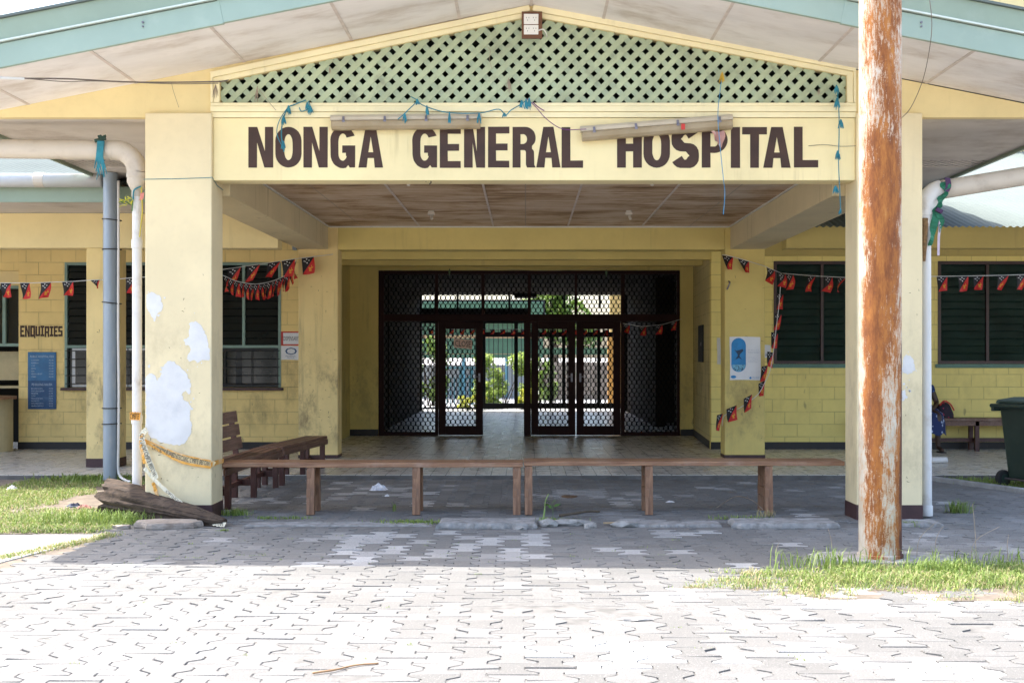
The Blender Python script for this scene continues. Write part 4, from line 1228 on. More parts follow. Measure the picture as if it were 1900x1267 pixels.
s3 = thing('wooden_bench', 'dark red bench against the yellow wall where the person sits', 'bench', (0, 0, 0), 'benches along the right verandah wall')
zt = .52
MB().box(5.3, 8.4, 20.30, 20.48, ZF + zt - .045, ZF + zt).build('seat_plank', M['bench_d'], s3, bevel=.005)
MB().box(5.3, 8.4, 20.49, 20.67, ZF + zt - .045, ZF + zt).build('seat_plank', M['bench_d'], s3, bevel=.005)
MB().box(5.32, 8.38, 20.32, 20.345, ZF + zt - .12, ZF + zt - .047).build('apron', M['bench_d'], s3)
for x in (5.6, 7.10, 8.2):
    for y in (20.35, 20.63):
        MB().box(x - .033, x + .033, y - .03, y + .03, ZF, ZF + zt - .047).build('leg', M['benchleg_d'], s3, bevel=.003)
    MB().box(x - .02, x + .02, 20.381, 20.599, ZF + .13, ZF + .20).build('cross_rail', M['benchleg_d'], s3)
    MB().box(x - .02, x + .02, 20.381, 20.599, ZF + zt - .13, ZF + zt - .048).build('cross_rail', M['benchleg_d'], s3)
MB().box(5.4, 8.3, 20.47, 20.51, ZF + .14, ZF + .20).build('stretcher', M['benchleg_d'], s3)

# ================================================================= POLES AND PIPES
px_ = 2.665; py_ = 9.72
pole = thing('steel_pole', 'thick rusty steel pole with peeling white paint standing on the grass', 'pole', (px_, py_, 0))
m = MB()
m.tube([(px_, py_, .0), (px_, py_, .5), (px_, py_, 1.5), (px_, py_, 3.0), (px_, py_, 8.0)], [.158, .157, .157, .156, .156], 48)
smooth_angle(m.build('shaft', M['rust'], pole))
smooth_angle(MB().lathe([(.17, 0), (.17, .03), (.158, .034)], (px_, py_, .035), 40).build('base_collar', M['rust'], pole))
foot = MB().poly([blob(px_ + .03, py_ + .02, .55, .30, amp=.12, seed=7)], lambda u, v: Vector((u, v, -.02)), (0, 0, .062))
tag(foot.build('concrete_footing', M['rubble'], bevel=.012), 'pale concrete pad round the foot of the rusty pole', 'footing')

gpx, gpy = PX(205, 15.95), 15.95
gp = thing('metal_post', 'grey galvanised post with a white cable strapped to it beside the left porch column', 'post', (gpx, gpy, 0))
smooth_angle(MB().tube([(gpx, gpy, -.02), (gpx, gpy, 3.80)], .088, 32).build('shaft', M['galv'], gp))
cb = spline([(gpx + .30, gpy - .16, .012), (gpx + .22, gpy - .12, .03), (gpx + .11, gpy - .03, .12), (gpx + .108, gpy - .03, .5), (gpx + .112, gpy - .03, 1.2), (gpx + .104, gpy - .03, 1.9), (gpx + .107, gpy - .03, 2.9), (gpx + .106, gpy - .03, 3.7)], 8)
MB().tube(cb, .017, 8).build('cable', M['cablew'], gp, smooth=True)
for py2, t in ((408, -.01), (463, 0), (562, -.012), (757, 0), (786, .004)):
    z = PZ(py2, gpy)
    ring = []
    for k in range(25):
        a = 2 * math.pi * k / 24
        ring.append((gpx + math.cos(a) * (.098 + (.034 if math.cos(a) > .9 else 0)), gpy + math.sin(a) * .098, z + t * math.cos(a)))
    MB().tube(ring, .007, 6, caps=False).build('strap', M['blacktie'], gp)

def bend(c, r, a0, a1, n=10):
    return [(c[0] + r * math.cos(R(a0 + (a1 - a0) * k / n)), c[1], c[2] + r * math.sin(R(a0 + (a1 - a0) * k / n))) for k in range(n + 1)]
# left stormwater pipe
lp = thing('drain_pipe', 'aged cream drain pipe elbowing down into a white downpipe at the left porch column', 'drain pipe', (-3.7, 12.4, 0))
yp = 12.42
dx = PX(261, yp); zc = PZ(279, yp); rb = .092
xbend = PX(210, yp)
pe = PX(243, yp)
path = [(-6.2, yp, zc + .03), (-5.0, yp, zc + .012), (xbend, yp, zc)]
big = MB().tube(path, rb, 24)
smooth_angle(big.build('horizontal_pipe', M['pvc_old'], lp))
elb = [(xbend + .002, yp, zc)] + bend((PX(213, yp), yp, PZ(279, yp) - .215), .215, 90, 0, 12)
xb = elb[-1][0]
smooth_angle(MB().tube(elb, [rb + .003] * len(elb), 24).build('elbow', M['pvc_old'], lp))
zr0 = elb[-1][2]
smooth_angle(MB().lathe([(rb + .008, -.0), (rb + .008, -.045), (rb + .002, -.05), (rb + .004, -.09), (.062, -.16), (.052, -.17), (.052, -.23)], (xb, yp, zr0 - .002), 24).build('reducer', M['pvc_old'], lp))
zr1 = zr0 - .232
dpx = xb + .0
smooth_angle(MB().tube([(dpx, yp, zr1 + .03), (dpx + .005, yp - .02, 2.2), (dpx + .005, yp - .02, .10)], .046, 20).build('downpipe', M['pvc'], lp))
for z in (2.62, PZ(778, yp)):
    smooth_angle(MB().lathe([(.052, -.04), (.053, .04)], (dpx + .004, yp - .02, z), 20).build('pipe_joint', M['pvc'], lp))
smooth_angle(MB().lathe([(.055, 0), (.055, .05), (.048, .055)], (dpx + .005, yp - .02, .05), 20).build('pipe_joint', M['pvc'], lp))
MB().tube([(PX(203, yp), yp, zc), (PX(200, yp), yp, zc)], rb + .004, 24).build('pipe_joint', M['pvc_old'], lp, smooth=False)
# right stormwater pipe
rp_ = thing('drain_pipe', 'white drain pipe climbing away from the right porch column above a downpipe', 'drain pipe', (3.8, 12.4, 0))
rxb = PX(1724, yp) - .03; rz_ = PZ(352, yp)
dirv = Vector((1, 0, .165)).normalized()
el = [(rxb, yp, rz_ - .24)] + [(rxb + .17 - .17 * math.cos(R(a)), yp, rz_ - .17 + .17 * math.sin(R(a)) ) for a in range(0, 81, 10)]
last = Vector(el[-1])
p2 = [tuple(last + dirv * t) for t in (.012, .6, 2.4)]
smooth_angle(MB().tube(el, rb + .003, 24).build('elbow', M['pvc'], rp_))
smooth_angle(MB().tube(p2, rb - .002, 24).build('rising_pipe', M['pvc_old'], rp_))
smooth_angle(MB().lathe([(rb + .009, 0), (rb + .009, -.05), (rb + .004, -.055), (rb + .003, -.12), (.058, -.20), (.052, -.22)], (rxb, yp, rz_ - .20), 24).build('reducer', M['pvc'], rp_))
smooth_angle(MB().tube([(rxb - .005, yp - .02, rz_ - .40), (rxb - .002, yp - .02, 1.5), (rxb + .004, yp - .02, .03)], .046, 20).build('downpipe', M['pvc'], rp_))
smooth_angle(MB().lathe([(.054, 0), (.054, .09), (.049, .10)], (rxb + .004, yp - .02, .02), 20).build('pipe_joint', M['pvc'], rp_))

# ================================================================= LAMPS AND SOCKETS
def diffuser_mat():
    g = NG('yellowed_diffuser_plastic')
    c = g.mix(g.mr(g.noise(4, 4, v=g.obj()), .3, .7), (0.44, 0.34, 0.20), (0.54, 0.44, 0.29))
    return g.out(c, 0.25, Transmission_Weight=0.35, IOR=1.3)
M['diff'] = diffuser_mat()
M['lamphouse'] = plain('tan_lamp_housing', (0.50, 0.42, 0.30), 0.45, 0.1, 5)
def batten_lamp(cx, cz, L, tilt, label):
    t = thing('fluorescent_light', label, 'light fitting', (cx, YBM - .1, cz), 'weatherproof tube lights over the sign')
    rot = Matrix.Rotation(-R(tilt), 4, 'Y')
    def T(v): return rot @ Vector(v) + Vector((cx, 0, cz))
    def prof(y0, pts, x0, x1, name, mat, bev=0):
        vs = []; n = len(pts)
        for x in (x0, x1):
            for (y, z) in pts: vs.append(T((x, y, z)))
        fs = [tuple(range(n)), tuple(reversed(range(n, 2*n)))] + [(i, i + n, (i+1) % n + n, (i+1) % n) for i in range(n)]
        return MB().add(vs, fs).build(name, mat, t, bevel=bev)
    yb = YBM - .005
    prof(0, [(yb - .02, .075), (yb - .10, .075), (yb - .115, .05), (yb - .115, .022), (yb - .02, .022)], -L/2, L/2, 'housing', M['lamphouse'], .006)
    prof(0, [(yb - .025, .0205), (yb - .118, .0205), (yb - .125, .0), (yb - .12, -.035), (yb - .095, -.062), (yb - .05, -.066), (yb - .025, -.055)], -L/2 + .01, L/2 - .01, 'diffuser', M['diff'], .008)
    for k in range(4):
        x = -L/2 + L * (.09 + .273 * k)
        a = T((x, yb - .122, .055)); b = T((x, yb - .130, .02)); c = T((x, yb - .130, -.0))
        MB().bar(a, b, .022, .008, up=(0, 1, 0)).bar(b, c, .028, .008, up=(0, 1, 0)).build('clip', M['steel'], t, bevel=.002)
    MB().box(cx - .3, cx - .25, YBM - .03, YBM - .001, cz - .02, cz + .06).box(cx + .25, cx + .3, YBM - .03, YBM - .001, cz - .02, cz + .06).build('bracket', M['blacktie'], t)
    return t
batten_lamp(PX(753, 12.15), PZ(227, 12.15), 1.42, 0.6, 'straight tube light over the word GENERAL with teal raffia tags on it')
batten_lamp(PX(1219, 12.15), PZ(238, 12.15), 1.44, 4.6, 'tilted tube light hanging crooked over the word HOSPITAL')
# power point board at the apex
sb = thing('socket_board', 'brown board with two white double sockets at the gable apex', 'socket board', (PX(987, 12.2), 12.2, PZ(72, 12.2)))
bx0, bx1 = PX(968, 12.2), PX(1006, 12.2)
MB().box(bx0, bx1, 12.195, 12.222, PZ(72, 12.2), PZ(22, 12.2)).build('backing_board', M['board'], sb, bevel=.003)
for a, b in ((27, 46), (47.5, 65)):
    pl = MB().box(PX(972, 12.2), PX(999, 12.2), 12.186, 12.1945, PZ(b, 12.2), PZ(a, 12.2)).build('socket_plate', M['socket'], sb, bevel=.003)
    hs = MB()
    for cx in (979, 992):
        for ddx, ddz in ((-.012, .012), (.012, .012), (0, -.012)):
            c = (PX(cx, 12.2) + ddx, PZ((a + b) / 2, 12.2) + ddz)
            hs.bar((c[0], 12.1852, c[1] - .006), (c[0], 12.1852, c[1] + .006), .004, .0012, up=(0, 1, 0))
    hs.build('socket_holes', M['ink'], pl)
MB().tube(spline([(PX(999, 12.2), 12.18, PZ(58, 12.2)), (PX(1008, 12.2), 12.16, PZ(57, 12.2)), (PX(1013, 12.2), 12.2, PZ(62, 12.2)), (PX(1015, 12.2), 12.27, PZ(66, 12.2))], 6), .006, 6).build('flex', M['cablew'], sb, smooth=True)
# bare tube holders under the porch ceiling
def holder(x, y, label):
    t = thing('lamp_holder', label, 'lamp holder', (x, y, 3.444), 'bare lamp holders under the porch ceiling')
    MB().lathe([(.035, -.02), (.04, -.008), (.04, 0)], (x, y, 3.444), 14).build('base', M['pvc_old'], t)
    MB().box(x - .045, x + .045, y - .02, y + .02, 3.385, 3.424).build('arm', M['pvc_old'], t, bevel=.008)
    MB().tube([(x, y, 3.384), (x + .012, y - .06, 3.33)], .018, 10).build('socket', M['pvc_old'], t)
    return t
holder(PX(800, 16.9), 16.9, 'left rear lamp holder under the stained porch ceiling')
holder(PX(1167, 16.9), 16.9, 'right rear lamp holder under the stained porch ceiling')
holder(PX(757, 13.55), 13.55, 'left front lamp holder just behind the lettered beam')
holder(PX(1207, 13.55), 13.55, 'right front lamp holder just behind the lettered beam')

# ================================================================= BUNTING
def flag_obj(p, xd, w_, h_, yaw, parent, fold=0.0, seed=0, tilt=0.0):
    """p: top-left corner on the string, xd: direction along the string"""
    nx, ny = 6, 7
    xd = Vector(xd).normalized()
    dn = Vector((0, 0, -1)) + xd * tilt; dn.normalize()
    out = Vector((-xd.y, xd.x, 0)).normalized() if abs(xd.z) < .95 else Vector((0, -1, 0))
    if out.y > 0: out = -out
    vs = []; uvs = []
    for j in range(ny + 1):
        v = j / ny
        for i in range(nx + 1):
            u = i / nx
            tw = yaw * v
            a = xd * (u - .5) * w_ * (1 - fold * v)
            ca, sa = math.cos(tw), math.sin(tw)
            q = xd * ((u - .5) * w_ * (1 - fold * v) * ca) + out * ((u - .5) * w_ * sa)
            q += out * (.026 * math.sin(u * (4.5 + math.sin(seed * 3) * 2.5) + seed) * v + .020 * math.sin(v * 4 + seed * 2) + fold * .05 * abs(u - .5) * v) + xd * (.012 * math.sin(v * 3.2 + seed * 1.7) * v)
            vs.append(Vector(p) + xd * w_ / 2 + q + dn * (h_ * v * (1 - .04 * math.sin(u * 3 + seed))))
            uvs.append((u, v))
    fs = []
    for j in range(ny):
        for i in range(nx):
            a = j * (nx + 1) + i
            fs.append((a, a + 1, a + nx + 2, a + nx + 1))
    o = MB().add(vs, fs).build('flag', M['flag'], parent, smooth=True, fix=False)
    ul = o.data.uv_layers.new(name='UVMap')
    for lp in o.data.loops: ul.data[lp.index].uv = uvs[lp.vertex_index]
    return o
rf = random.Random(11)
rv = random.Random(40)
def bunting(label, line, flags, group=None, cat='bunting', rad=.0045):
    """line: string polyline (world); flags: list of (x-position param t, width, height, yaw, fold, tilt)"""
    c = line[0]
    t = thing('flag_bunting', label, cat, tuple(c), group)
    MB().tube(line, rad, 5).build('string', M['string'], t, smooth=True)
    ln = [Vector(p) for p in line]
    cum = [0]
    for a, b in zip(ln, ln[1:]): cum.append(cum[-1] + (b - a).length)
    def at(s):
        s = max(0, min(cum[-1], s))
        for k in range(len(cum) - 1):
            if s <= cum[k+1]:
                return ln[k].lerp(ln[k+1], (s - cum[k]) / max(1e-6, cum[k+1] - cum[k]))
        return ln[-1]
    for (s, w_, h_, yaw, fold, tilt) in flags:
        p = at(s * cum[-1] - w_ / 2); q = at(s * cum[-1] + w_ / 2)
        flag_obj(p - Vector((0, 0, rad)), q - p, w_ * rv.uniform(.92, 1.05), h_ * rv.uniform(.93, 1.05), yaw * 2.2 + rv.uniform(-.25, .25), t, max(0, fold + rv.uniform(-.08, .18)), rf.uniform(0, 6), tilt + rv.uniform(-.09, .09))
    return t
def frac(line, px):
    """arc-length fraction where the polyline crosses picture column px"""
    ln = [Vector(p) for p in line]; L = 0; best = None; tot = sum((b - a).length for a, b in zip(ln, ln[1:]))
    for a, b in zip(ln, ln[1:]):
        pa = VX + a.x / a.y * FPX; pb = VX + b.x / b.y * FPX
        if min(pa, pb) <= px <= max(pa, pb) and abs(pb - pa) > 1e-6:
            return (L + (b - a).length * (px - pa) / (pb - pa)) / tot
        L += (b - a).length
    return 0.5
YV = 17.25
ln = [P(-60, 527, YV), P(0, 525, YV), P(60, 525, YV), P(140, 522, YV), P(165, 520, YV), P(215, 518, YV), P(250, 515, YV), P(330, 511, YV)]
bunting('red and black flag bunting along the left verandah beside ENQUIRIES', ln,
        [(frac(ln, x), .14, .195, rf.uniform(-.2, .2), f, tl) for x, f, tl in ((-28, 0, 0), (11, 0, .05), (48, 0, 0), (85, 0, -.02), (126, 0, 0), (242, .1, .05))] + [(frac(ln, 178), .13, .12, .5, .75, .25)])
yq = 18.75
ln = [P(330, 508, 18.2), P(414, 500, 18.4), P(470, 492, 18.5), P(550, 480, 18.7), P(618, 472, YB - .03)]
bunting('flag bunting with wide spread flags tied to the left rear porch column', ln, [(frac(ln, x), .185, .235, rf.uniform(-.25, .25), f, tl) for x, f, tl in ((435, .25, -.2), (472, .3, -.25), (508, .35, -.25), (534, 0.05, .05), (571, .1, .1))])
ln = spline([P(395, 505, 18.3), P(416, 512, 18.3), P(440, 522, 18.4), P(475, 527, 18.5), P(510, 520, 18.6), P(535, 507, 18.7), P(545, 490, 18.75), P(551, 482, 18.78)], 6)
bunting('looped bunting crowded with folded flags across the louvre window', ln, [(frac(ln, x), .095, .225, rf.uniform(-.9, .9), rf.uniform(.0, .3), rf.uniform(-.08, .2)) for x in (404, 419, 429, 438, 448, 458, 467, 474, 483, 492, 498, 507, 515, 521, 529, 534, 540, 547)])
ln = [P(1340, 473, YB - .05), P(1345, 473, YB - .05), P(1380, 482, YB - .06), P(1416, 493, YB - .06), P(1450, 507, 18.6), P(1510, 512, 18.0), P(1570, 515, 17.4), P(1730, 513, YV), P(1800, 512, YV), P(1850, 511, YV), P(1960, 508, YV)]
bunting('flag bunting running from the right rear porch column along the right verandah windows', ln,
        [(frac(ln, x), .165, .215, rf.uniform(-.3, .3), f, tl) for x, f, tl in ((1344, .5, .1), (1379, .35, .35), (1430, .1, -.05), (1452, .55, .1), (1466, .15, -.05), (1505, .2, -.15), (1539, .2, -.2), (1560, .2, -.2))]
        + [(frac(ln, x), .145, .195, rf.uniform(-.3, .3), f, tl) for x, f, tl in ((1749, .15, .03), (1786, .2, .1), (1817, .3, -.1), (1860, .2, -.15), (1894, .1, 0))])
ln = spline([P(1449, 515, 18.6), P(1446, 560, 18.65), P(1440, 610, 18.65), P(1434, 660, 18.7), P(1428, 690, 18.7), P(1420, 708, 18.75), P(1405, 733, 18.8), P(1372, 757, 18.85), P(1344, 771, 18.9), P(1340, 790, 18.9)], 4)
hb = thing('flag_bunting', 'hanging tail of bunting dangling past the blue poster on the right rear column', 'bunting', tuple(ln[0]))
MB().tube(ln, .0045, 5).build('string', M['string'], hb, smooth=True)
for (px, py, w_, h_, yaw, fold, xd) in ((1447, 548, .10, .23, .5, .2, (1, 0, -.2)), (1443, 585, .10, .23, .6, .2, (1, 0, -.2)), (1437, 620, .10, .23, .4, .2, (1, 0, -.2)), (1430, 656, .10, .22, .5, .2, (1, 0, -.2)), (1419, 684, .09, .22, .7, .1, (1, 0, .2)), (1413, 716, .11, .2, .5, .3, (1, 0, .5)), (1386, 744, .14, .2, .3, .2, (1, 0, .55)), (1354, 763, .16, .2, .1, .05, (1, 0, .4)), (1336, 774, .09, .24, .9, .2, (1, 0, .3))):
    flag_obj(P(px - 6, py - 4, 18.8), xd, w_, h_, yaw, hb, fold, rf.uniform(0, 6), rf.uniform(-.1, .1))
# bunting inside: on the screen and at the gate
ln = [P(1156, 600, 24.2), P(1190, 606, 24.2), P(1230, 602, 24.2), P(1264, 592, 24.2)]
bunting('dim bunting strung across the right panel of the entrance screen', ln, [(frac(ln, x), .13, .17, .2, .1, 0) for x in (1160, 1192, 1222, 1250)])
ln = [P(780, 609, 34.8), P(860, 611, 34.8), P(980, 611, 34.8), P(1155, 612, 34.8)]
bunting('small bunting across the garden gate seen through the screen', ln, [(frac(ln, x), .13, .13, .1, .05, 0) for x in range(800, 1150, 19)])

# ================================================================= RAFFIA, STRING, WIRES
def tassel(mb, p, n=6, L=.09, r=.004, spread=.02, rnd=rf):
    p = Vector(p)
    for k in range(n):
        d = Vector((rnd.uniform(-1, 1) * spread, rnd.uniform(-.6, .3) * spread, 0))
        mb.tube([p, p + d * .6 + Vector((0, 0, -L * .5)), p + d + Vector((0, 0, -L * rnd.uniform(.8, 1.15)))], [r, r * 1.3, r * .5], 4)
def raffia(label, mats_paths, loc, name='raffia_tie', cat='raffia tie', group=None):
    t = thing(name, label, cat, loc, group)
    for nm, mat, mb in mats_paths: mb.build(nm, mat, t)
    return t
yl = 12.215
m = MB(); m.tube(spline([P(568, 186, yl), P(545, 195, yl), P(535, 200, yl), P(526, 220, yl - .02), P(522, 250, yl - .03), P(527, 282, yl - .03)], 5), .006, 5).tube(spline([P(535, 198, yl), P(518, 225, yl - .02), P(514, 250, yl - .03), P(526, 276, yl - .03)], 5), .004, 5).tube(spline([P(555, 200, yl), P(560, 207, yl), P(575, 200, yl), P(572, 188, yl)], 5), .005, 5)
for a, b in ((535, 196), (570, 190), (526, 215), (576, 197), (526, 262)): tassel(m, P(a, b, yl - .01), 8, .08, .006, .03)
raffia('teal raffia tangle hanging from the lattice over the first O', [('strands', M['teal'], m)], tuple(P(540, 280, yl)), group='teal raffia on the gable')
yl2 = 12.10
m = MB(); m.tube(spline([P(763, 180, 12.22), P(773, 188, yl2), P(757, 205, yl2), P(750, 212, yl2), P(738, 222, yl2)], 5), .005, 5).tube(spline([P(773, 188, yl2), P(790, 198, yl2), P(830, 209, yl2), P(890, 210, yl2), P(925, 203, yl2), P(938, 214, yl2), P(948, 205, yl2), P(965, 195, 12.18), P(978, 186, 12.2)], 5), .005, 5)
for a, b, L in ((774, 184, .05), (751, 210, .09), (792, 196, .09), (834, 208, .11), (889, 210, .09), (936, 210, .04), (976, 184, .09), (982, 182, .1), (968, 186, .07)): tassel(m, P(a, b, yl2 - .01), 10, L, .006, .022)
m2 = MB(); m2.tube(spline([P(978, 184, 12.16), P(995, 200, 12.14), P(1015, 222, 12.12), P(1045, 240, 12.1), P(1088, 240, 12.06)], 5), .004, 5).tube(spline([P(988, 190, 12.14), P(1000, 200, 12.14), P(1010, 206, 12.14)], 4), .005, 5)
raffia('teal raffia garland with tags draped over the straight tube light', [('strands', M['teal'], m), ('purple_twine', M['purple'], m2)], tuple(P(870, 230, yl2)), group='teal raffia on the gable')
fbs = []
for a, b, L, n in ((478, 160, .14, 9), (944, 145, .13, 12), (612, 125, .07, 4), (1520, 165, .06, 4), (400, 157, .12, 8)):
    m = MB(); tassel(m, P(a, b, 12.24), n, L, .0028, .03); fbs.append(('fibre_tuft', M['straw'], m))
m = MB()
m.tube(spline([P(905, 88, 12.25), P(910, 95, 12.23), P(908, 110, 12.23), P(913, 128, 12.25)], 5), .003, 4).tube(spline([P(480, 165, 12.24), P(495, 185, 12.23), P(512, 205, 12.2)], 4), .003, 4)
raffia('dry brown fibre tufts caught in the green lattice', fbs + [('loose_strand', M['straw'], m)], tuple(P(944, 160, 12.24)))
m = MB(); m.tube(spline([P(1552, 160, 12.24), P(1556, 195, 12.2), P(1557, 240, 12.16), P(1556, 300, 12.16), P(1558, 350, 12.16), P(1560, 395, 12.15)], 5), .005, 5)
for a, b, L in ((1552, 158, .08), (1560, 222, .08), (1554, 280, .08), (1550, 345, .07), (1560, 388, .05), (1553, 182, .1)): tassel(m, P(a, b, 12.15), 8, L, .006, .03)
raffia('blue raffia cord with tags hanging at the right end of the lettered beam', [('strands', M['teal'], m)], tuple(P(1557, 395, 12.16)), group='teal raffia on the gable')
m = MB(); m.tube(spline([P(1340, 140, 12.24), P(1336, 170, 12.2), P(1332, 215, 12.08), P(1336, 270, 12.06), P(1342, 330, 12.1), P(1345, 360, 12.2), P(1342, 398, 12.2)], 5), .0035, 5)
m2 = MB(); tassel(m2, P(1340, 134, 12.22), 7, .10, .005, .03)
raffia('thin blue twine hanging past the second letter I from a yellow knot', [('strands', M['blue'], m), ('yellow_knot', plain('yellow_ribbon', (0.55, 0.34, 0.03)), m2)], tuple(P(1340, 395, 12.15)))
# pink paper scrap hanging from the tilted lamp
m = MB(); n = 6
vs = []; fs = []
for j in range(n + 1):
    for i in range(n + 1):
        u, v = i / n, j / n
        q = P(1319 + 26 * u * (1 - .45 * v) + 9 * v + 2 * math.sin(v * 5), 244 + 26 * v * (.72 + .45 * u - .18 * math.sin(u * 7)), 12.10)
        vs.append(q + Vector((0, -.03 * math.sin(u * 9 + v * 3) - .02 * math.sin(u * 17 - v * 5), 0)))
for j in range(n):
    for i in range(n): a = j * (n + 1) + i; fs.append((a, a + 1, a + n + 2, a + n + 1))
tag(m.add(vs, fs).build('paper_scrap', plain('pink_paper', (0.62, 0.33, 0.27), 0.6, 0.2, 6, dirt=(0.70, 0.58, 0.52), dscale=9, dthr=(.5, .6)), smooth=True, fix=False), 'crumpled pink scrap dangling under the tilted tube light', 'paper scrap')
tag(MB().box(PX(1264, 12.09), PX(1271, 12.09), 12.085, 12.095, PZ(241, 12.09), PZ(230, 12.09)).build('red_tag', M['red'], bevel=.002), 'small red tag stuck on the tilted tube light', 'tag')

# pipe ties
m = MB(); m2 = MB()
p0 = P(190, 262, yp - .10)
ring = [(PX(190, yp), yp + math.cos(R(a)) * .10, zc + math.sin(R(a)) * .10) for a in range(0, 361, 20)]
m.tube(ring, .012, 6, caps=False); tassel(m2, P(188, 258, yp - .09), 10, -.03, .012, .07); m2.tube([P(176, 262, yp - .1), P(196, 257, yp - .1)], .018, 6)
for k in range(16):
    x0 = 186 + rf.uniform(-5, 9)
    m.tube([P(x0, 262, yp - .115), P(x0 + rf.uniform(-4, 2), 290, yp - .12), P(x0 + rf.uniform(-10, 8), 310 + rf.uniform(0, 24), yp - .11)], [.010, .009, .004], 5)
raffia('ragged teal cloth tied round the left drain pipe', [('cloth_strips', M['teal'], m), ('knot', plain('dark_green_cloth', (0.02, 0.05, 0.035), .8), m2)], tuple(p0), name='cloth_tie', cat='cloth tie')
grn = plain('green_cloth', (0.02, 0.16, 0.09), .75, .3, 8)
m = MB(); m2 = MB()
pts = [P(1750, 338, yp - .11), P(1757, 352, yp - .12), P(1748, 366, yp - .11), P(1742, 382, yp - .1), P(1735, 392, yp - .1)]
m.ribbon(spline(pts, 4), [Vector((.035 + .012 * math.sin(k), .02 * math.cos(k * 1.3), .01)) for k in range(17)])
pts = [P(1738, 392, yp - .1), P(1733, 415, yp - .11), P(1730, 440, yp - .1), P(1725, 456, yp - .1)]
m.ribbon(spline(pts, 4), [Vector((.04 - .002 * k, .02 * math.sin(k), 0)) for k in range(13)])
pts = [P(1740, 394, yp - .1), P(1747, 412, yp - .12), P(1744, 432, yp - .1)]
m.ribbon(spline(pts, 4), [Vector((.035 - .003 * k, .02 * math.sin(k + 1), .005)) for k in range(9)])
m2.ribbon(spline([P(1758, 330, yp - .11), P(1760, 345, yp - .12), P(1756, 356, yp - .12)], 4), [Vector((.03, .01, 0))] * 9)
m2.tube([P(1737, 388, yp - .12), P(1748, 394, yp - .12)], .022, 6)
m3 = MB().ribbon([P(1745, 405, yp - .11), P(1742, 440, yp - .11), P(1741, 474, yp - .11)], [Vector((.012, 0, 0))] * 3)
m4 = MB().tube([P(1717, 405, yp - .08), P(1716, 450, yp - .08), P(1715, 485, yp - .08)], [.03, .024, .012], 6)
raffia('torn green and purple cloth tied round the right drain pipe', [('green_cloth', grn, m), ('purple_cloth', plain('dark_purple_cloth', (.06, .025, .08), .8), m2), ('pale_ribbon', plain('pale_lilac_ribbon', (.5, .42, .48), .6), m3), ('sacking', plain('brown_sacking', (.22, .13, .06), .9, .4, 40), m4)], tuple(pts[0]), name='cloth_tie', cat='cloth tie')
# yellow flowers and tinsel at the left pipe reducer
m = MB(); m2 = MB(); m3 = MB()
for k in range(26):
    c = P(236 + rf.uniform(-9, 8), 372 + rf.uniform(-8, 9), yp - .08 + rf.uniform(-.03, .03))
    d = Vector((rf.uniform(-.8, .3), rf.uniform(-.6, .2), rf.uniform(-.6, .4))).normalized()
    (m if k % 3 else m2).bar(c, c + d * .05, .010, .004)
m2.tube(spline([P(247, 366, yp - .06), P(246, 380, yp - .07), P(245, 392, yp - .06)], 4), .006, 5)
m3.tube(spline([P(262, 347, yp - .07), P(264, 390, yp - .07), P(261, 420, yp - .07), P(259, 440, yp - .08)], 5), .007, 5)
m4 = MB().ribbon([P(264, 358, yp - .08), P(263, 368, yp - .085), P(261, 371, yp - .08)], [Vector((.018, 0, .004))] * 3)
m5 = MB().tube(spline([P(262, 346, yp - .07), P(253, 350, yp - .08), P(248, 355, yp - .08), P(247, 372, yp - .07)], 4), .008, 5)
raffia('yellow artificial flowers and ribbons tied at the left pipe reducer', [('petals', plain('yellow_petal', (.72, .68, .05), .6, .2, 9), m), ('leaves', plain('plastic_leaf', (.06, .16, .03), .6), m2), ('yellow_ribbon', plain('dull_yellow_ribbon', (.5, .42, .06)), m3), ('salmon_ribbon', plain('salmon_ribbon', (.62, .22, .18)), m4), ('teal_string', M['teal'], m5)], tuple(P(240, 380, yp)), name='artificial_flowers', cat='flowers')
# service cable from upper left to the lattice
yc_ = 12.05
m = MB(); m.tube(spline([P(-420, 118, 9.6), P(-120, 140, 10.5), P(0, 144, 10.9), P(50, 146, 11.05), P(130, 147, 11.3), P(250, 153, 11.7), P(400, 152, 12.18), P(425, 148, 12.27)], 6), .007, 6)
m.tube(spline([P(45, 146, 11.03), P(120, 152, 11.25), P(180, 151, 11.4), P(320, 156, 11.95), P(405, 155, 12.2)], 6), .004, 5)
m.tube(spline([P(318, 153, 11.94), P(322, 170, 11.98), P(332, 200, 12.0)], 4), .002, 4)
m2 = MB().tube(spline([P(-420, 120, 9.58), P(-120, 142, 10.48), P(0, 145, 10.88), P(45, 147, 11.0)], 5), .012, 6)
raffia('thin dark service cable strung from the left to the lattice corner', [('cable', M['cable'], m), ('white_sleeve', M['cablew'], m2)], tuple(P(200, 150, 11.9)), name='overhead_cable', cat='cable')
tag(MB().tube(spline([P(1715, -60, 10.4), P(1722, -20, 10.5), P(1729, 40, 10.6), P(1725, 90, 10.8), P(1712, 150, 11.3), P(1690, 200, 11.9), P(1670, 222, 12.19)], 6), .0035, 5).build('loose_wire', M['cable'], smooth=True), 'thin loose wire hanging from the right gable fascia to the column', 'wire')
tag(MB().tube([P(266, 333, YC - .004), P(330, 332, YC - .004), P(390, 330, YC - .004), (XL1 + .006, YC - .004, PZ(329, YC)), (XL1 + .006, YC + .2, PZ(345, YC + .2)), P(414, 353, YC + .45)], .003, 5).build('tied_string', M['teal']), 'thin blue string tied round the left porch column', 'string')

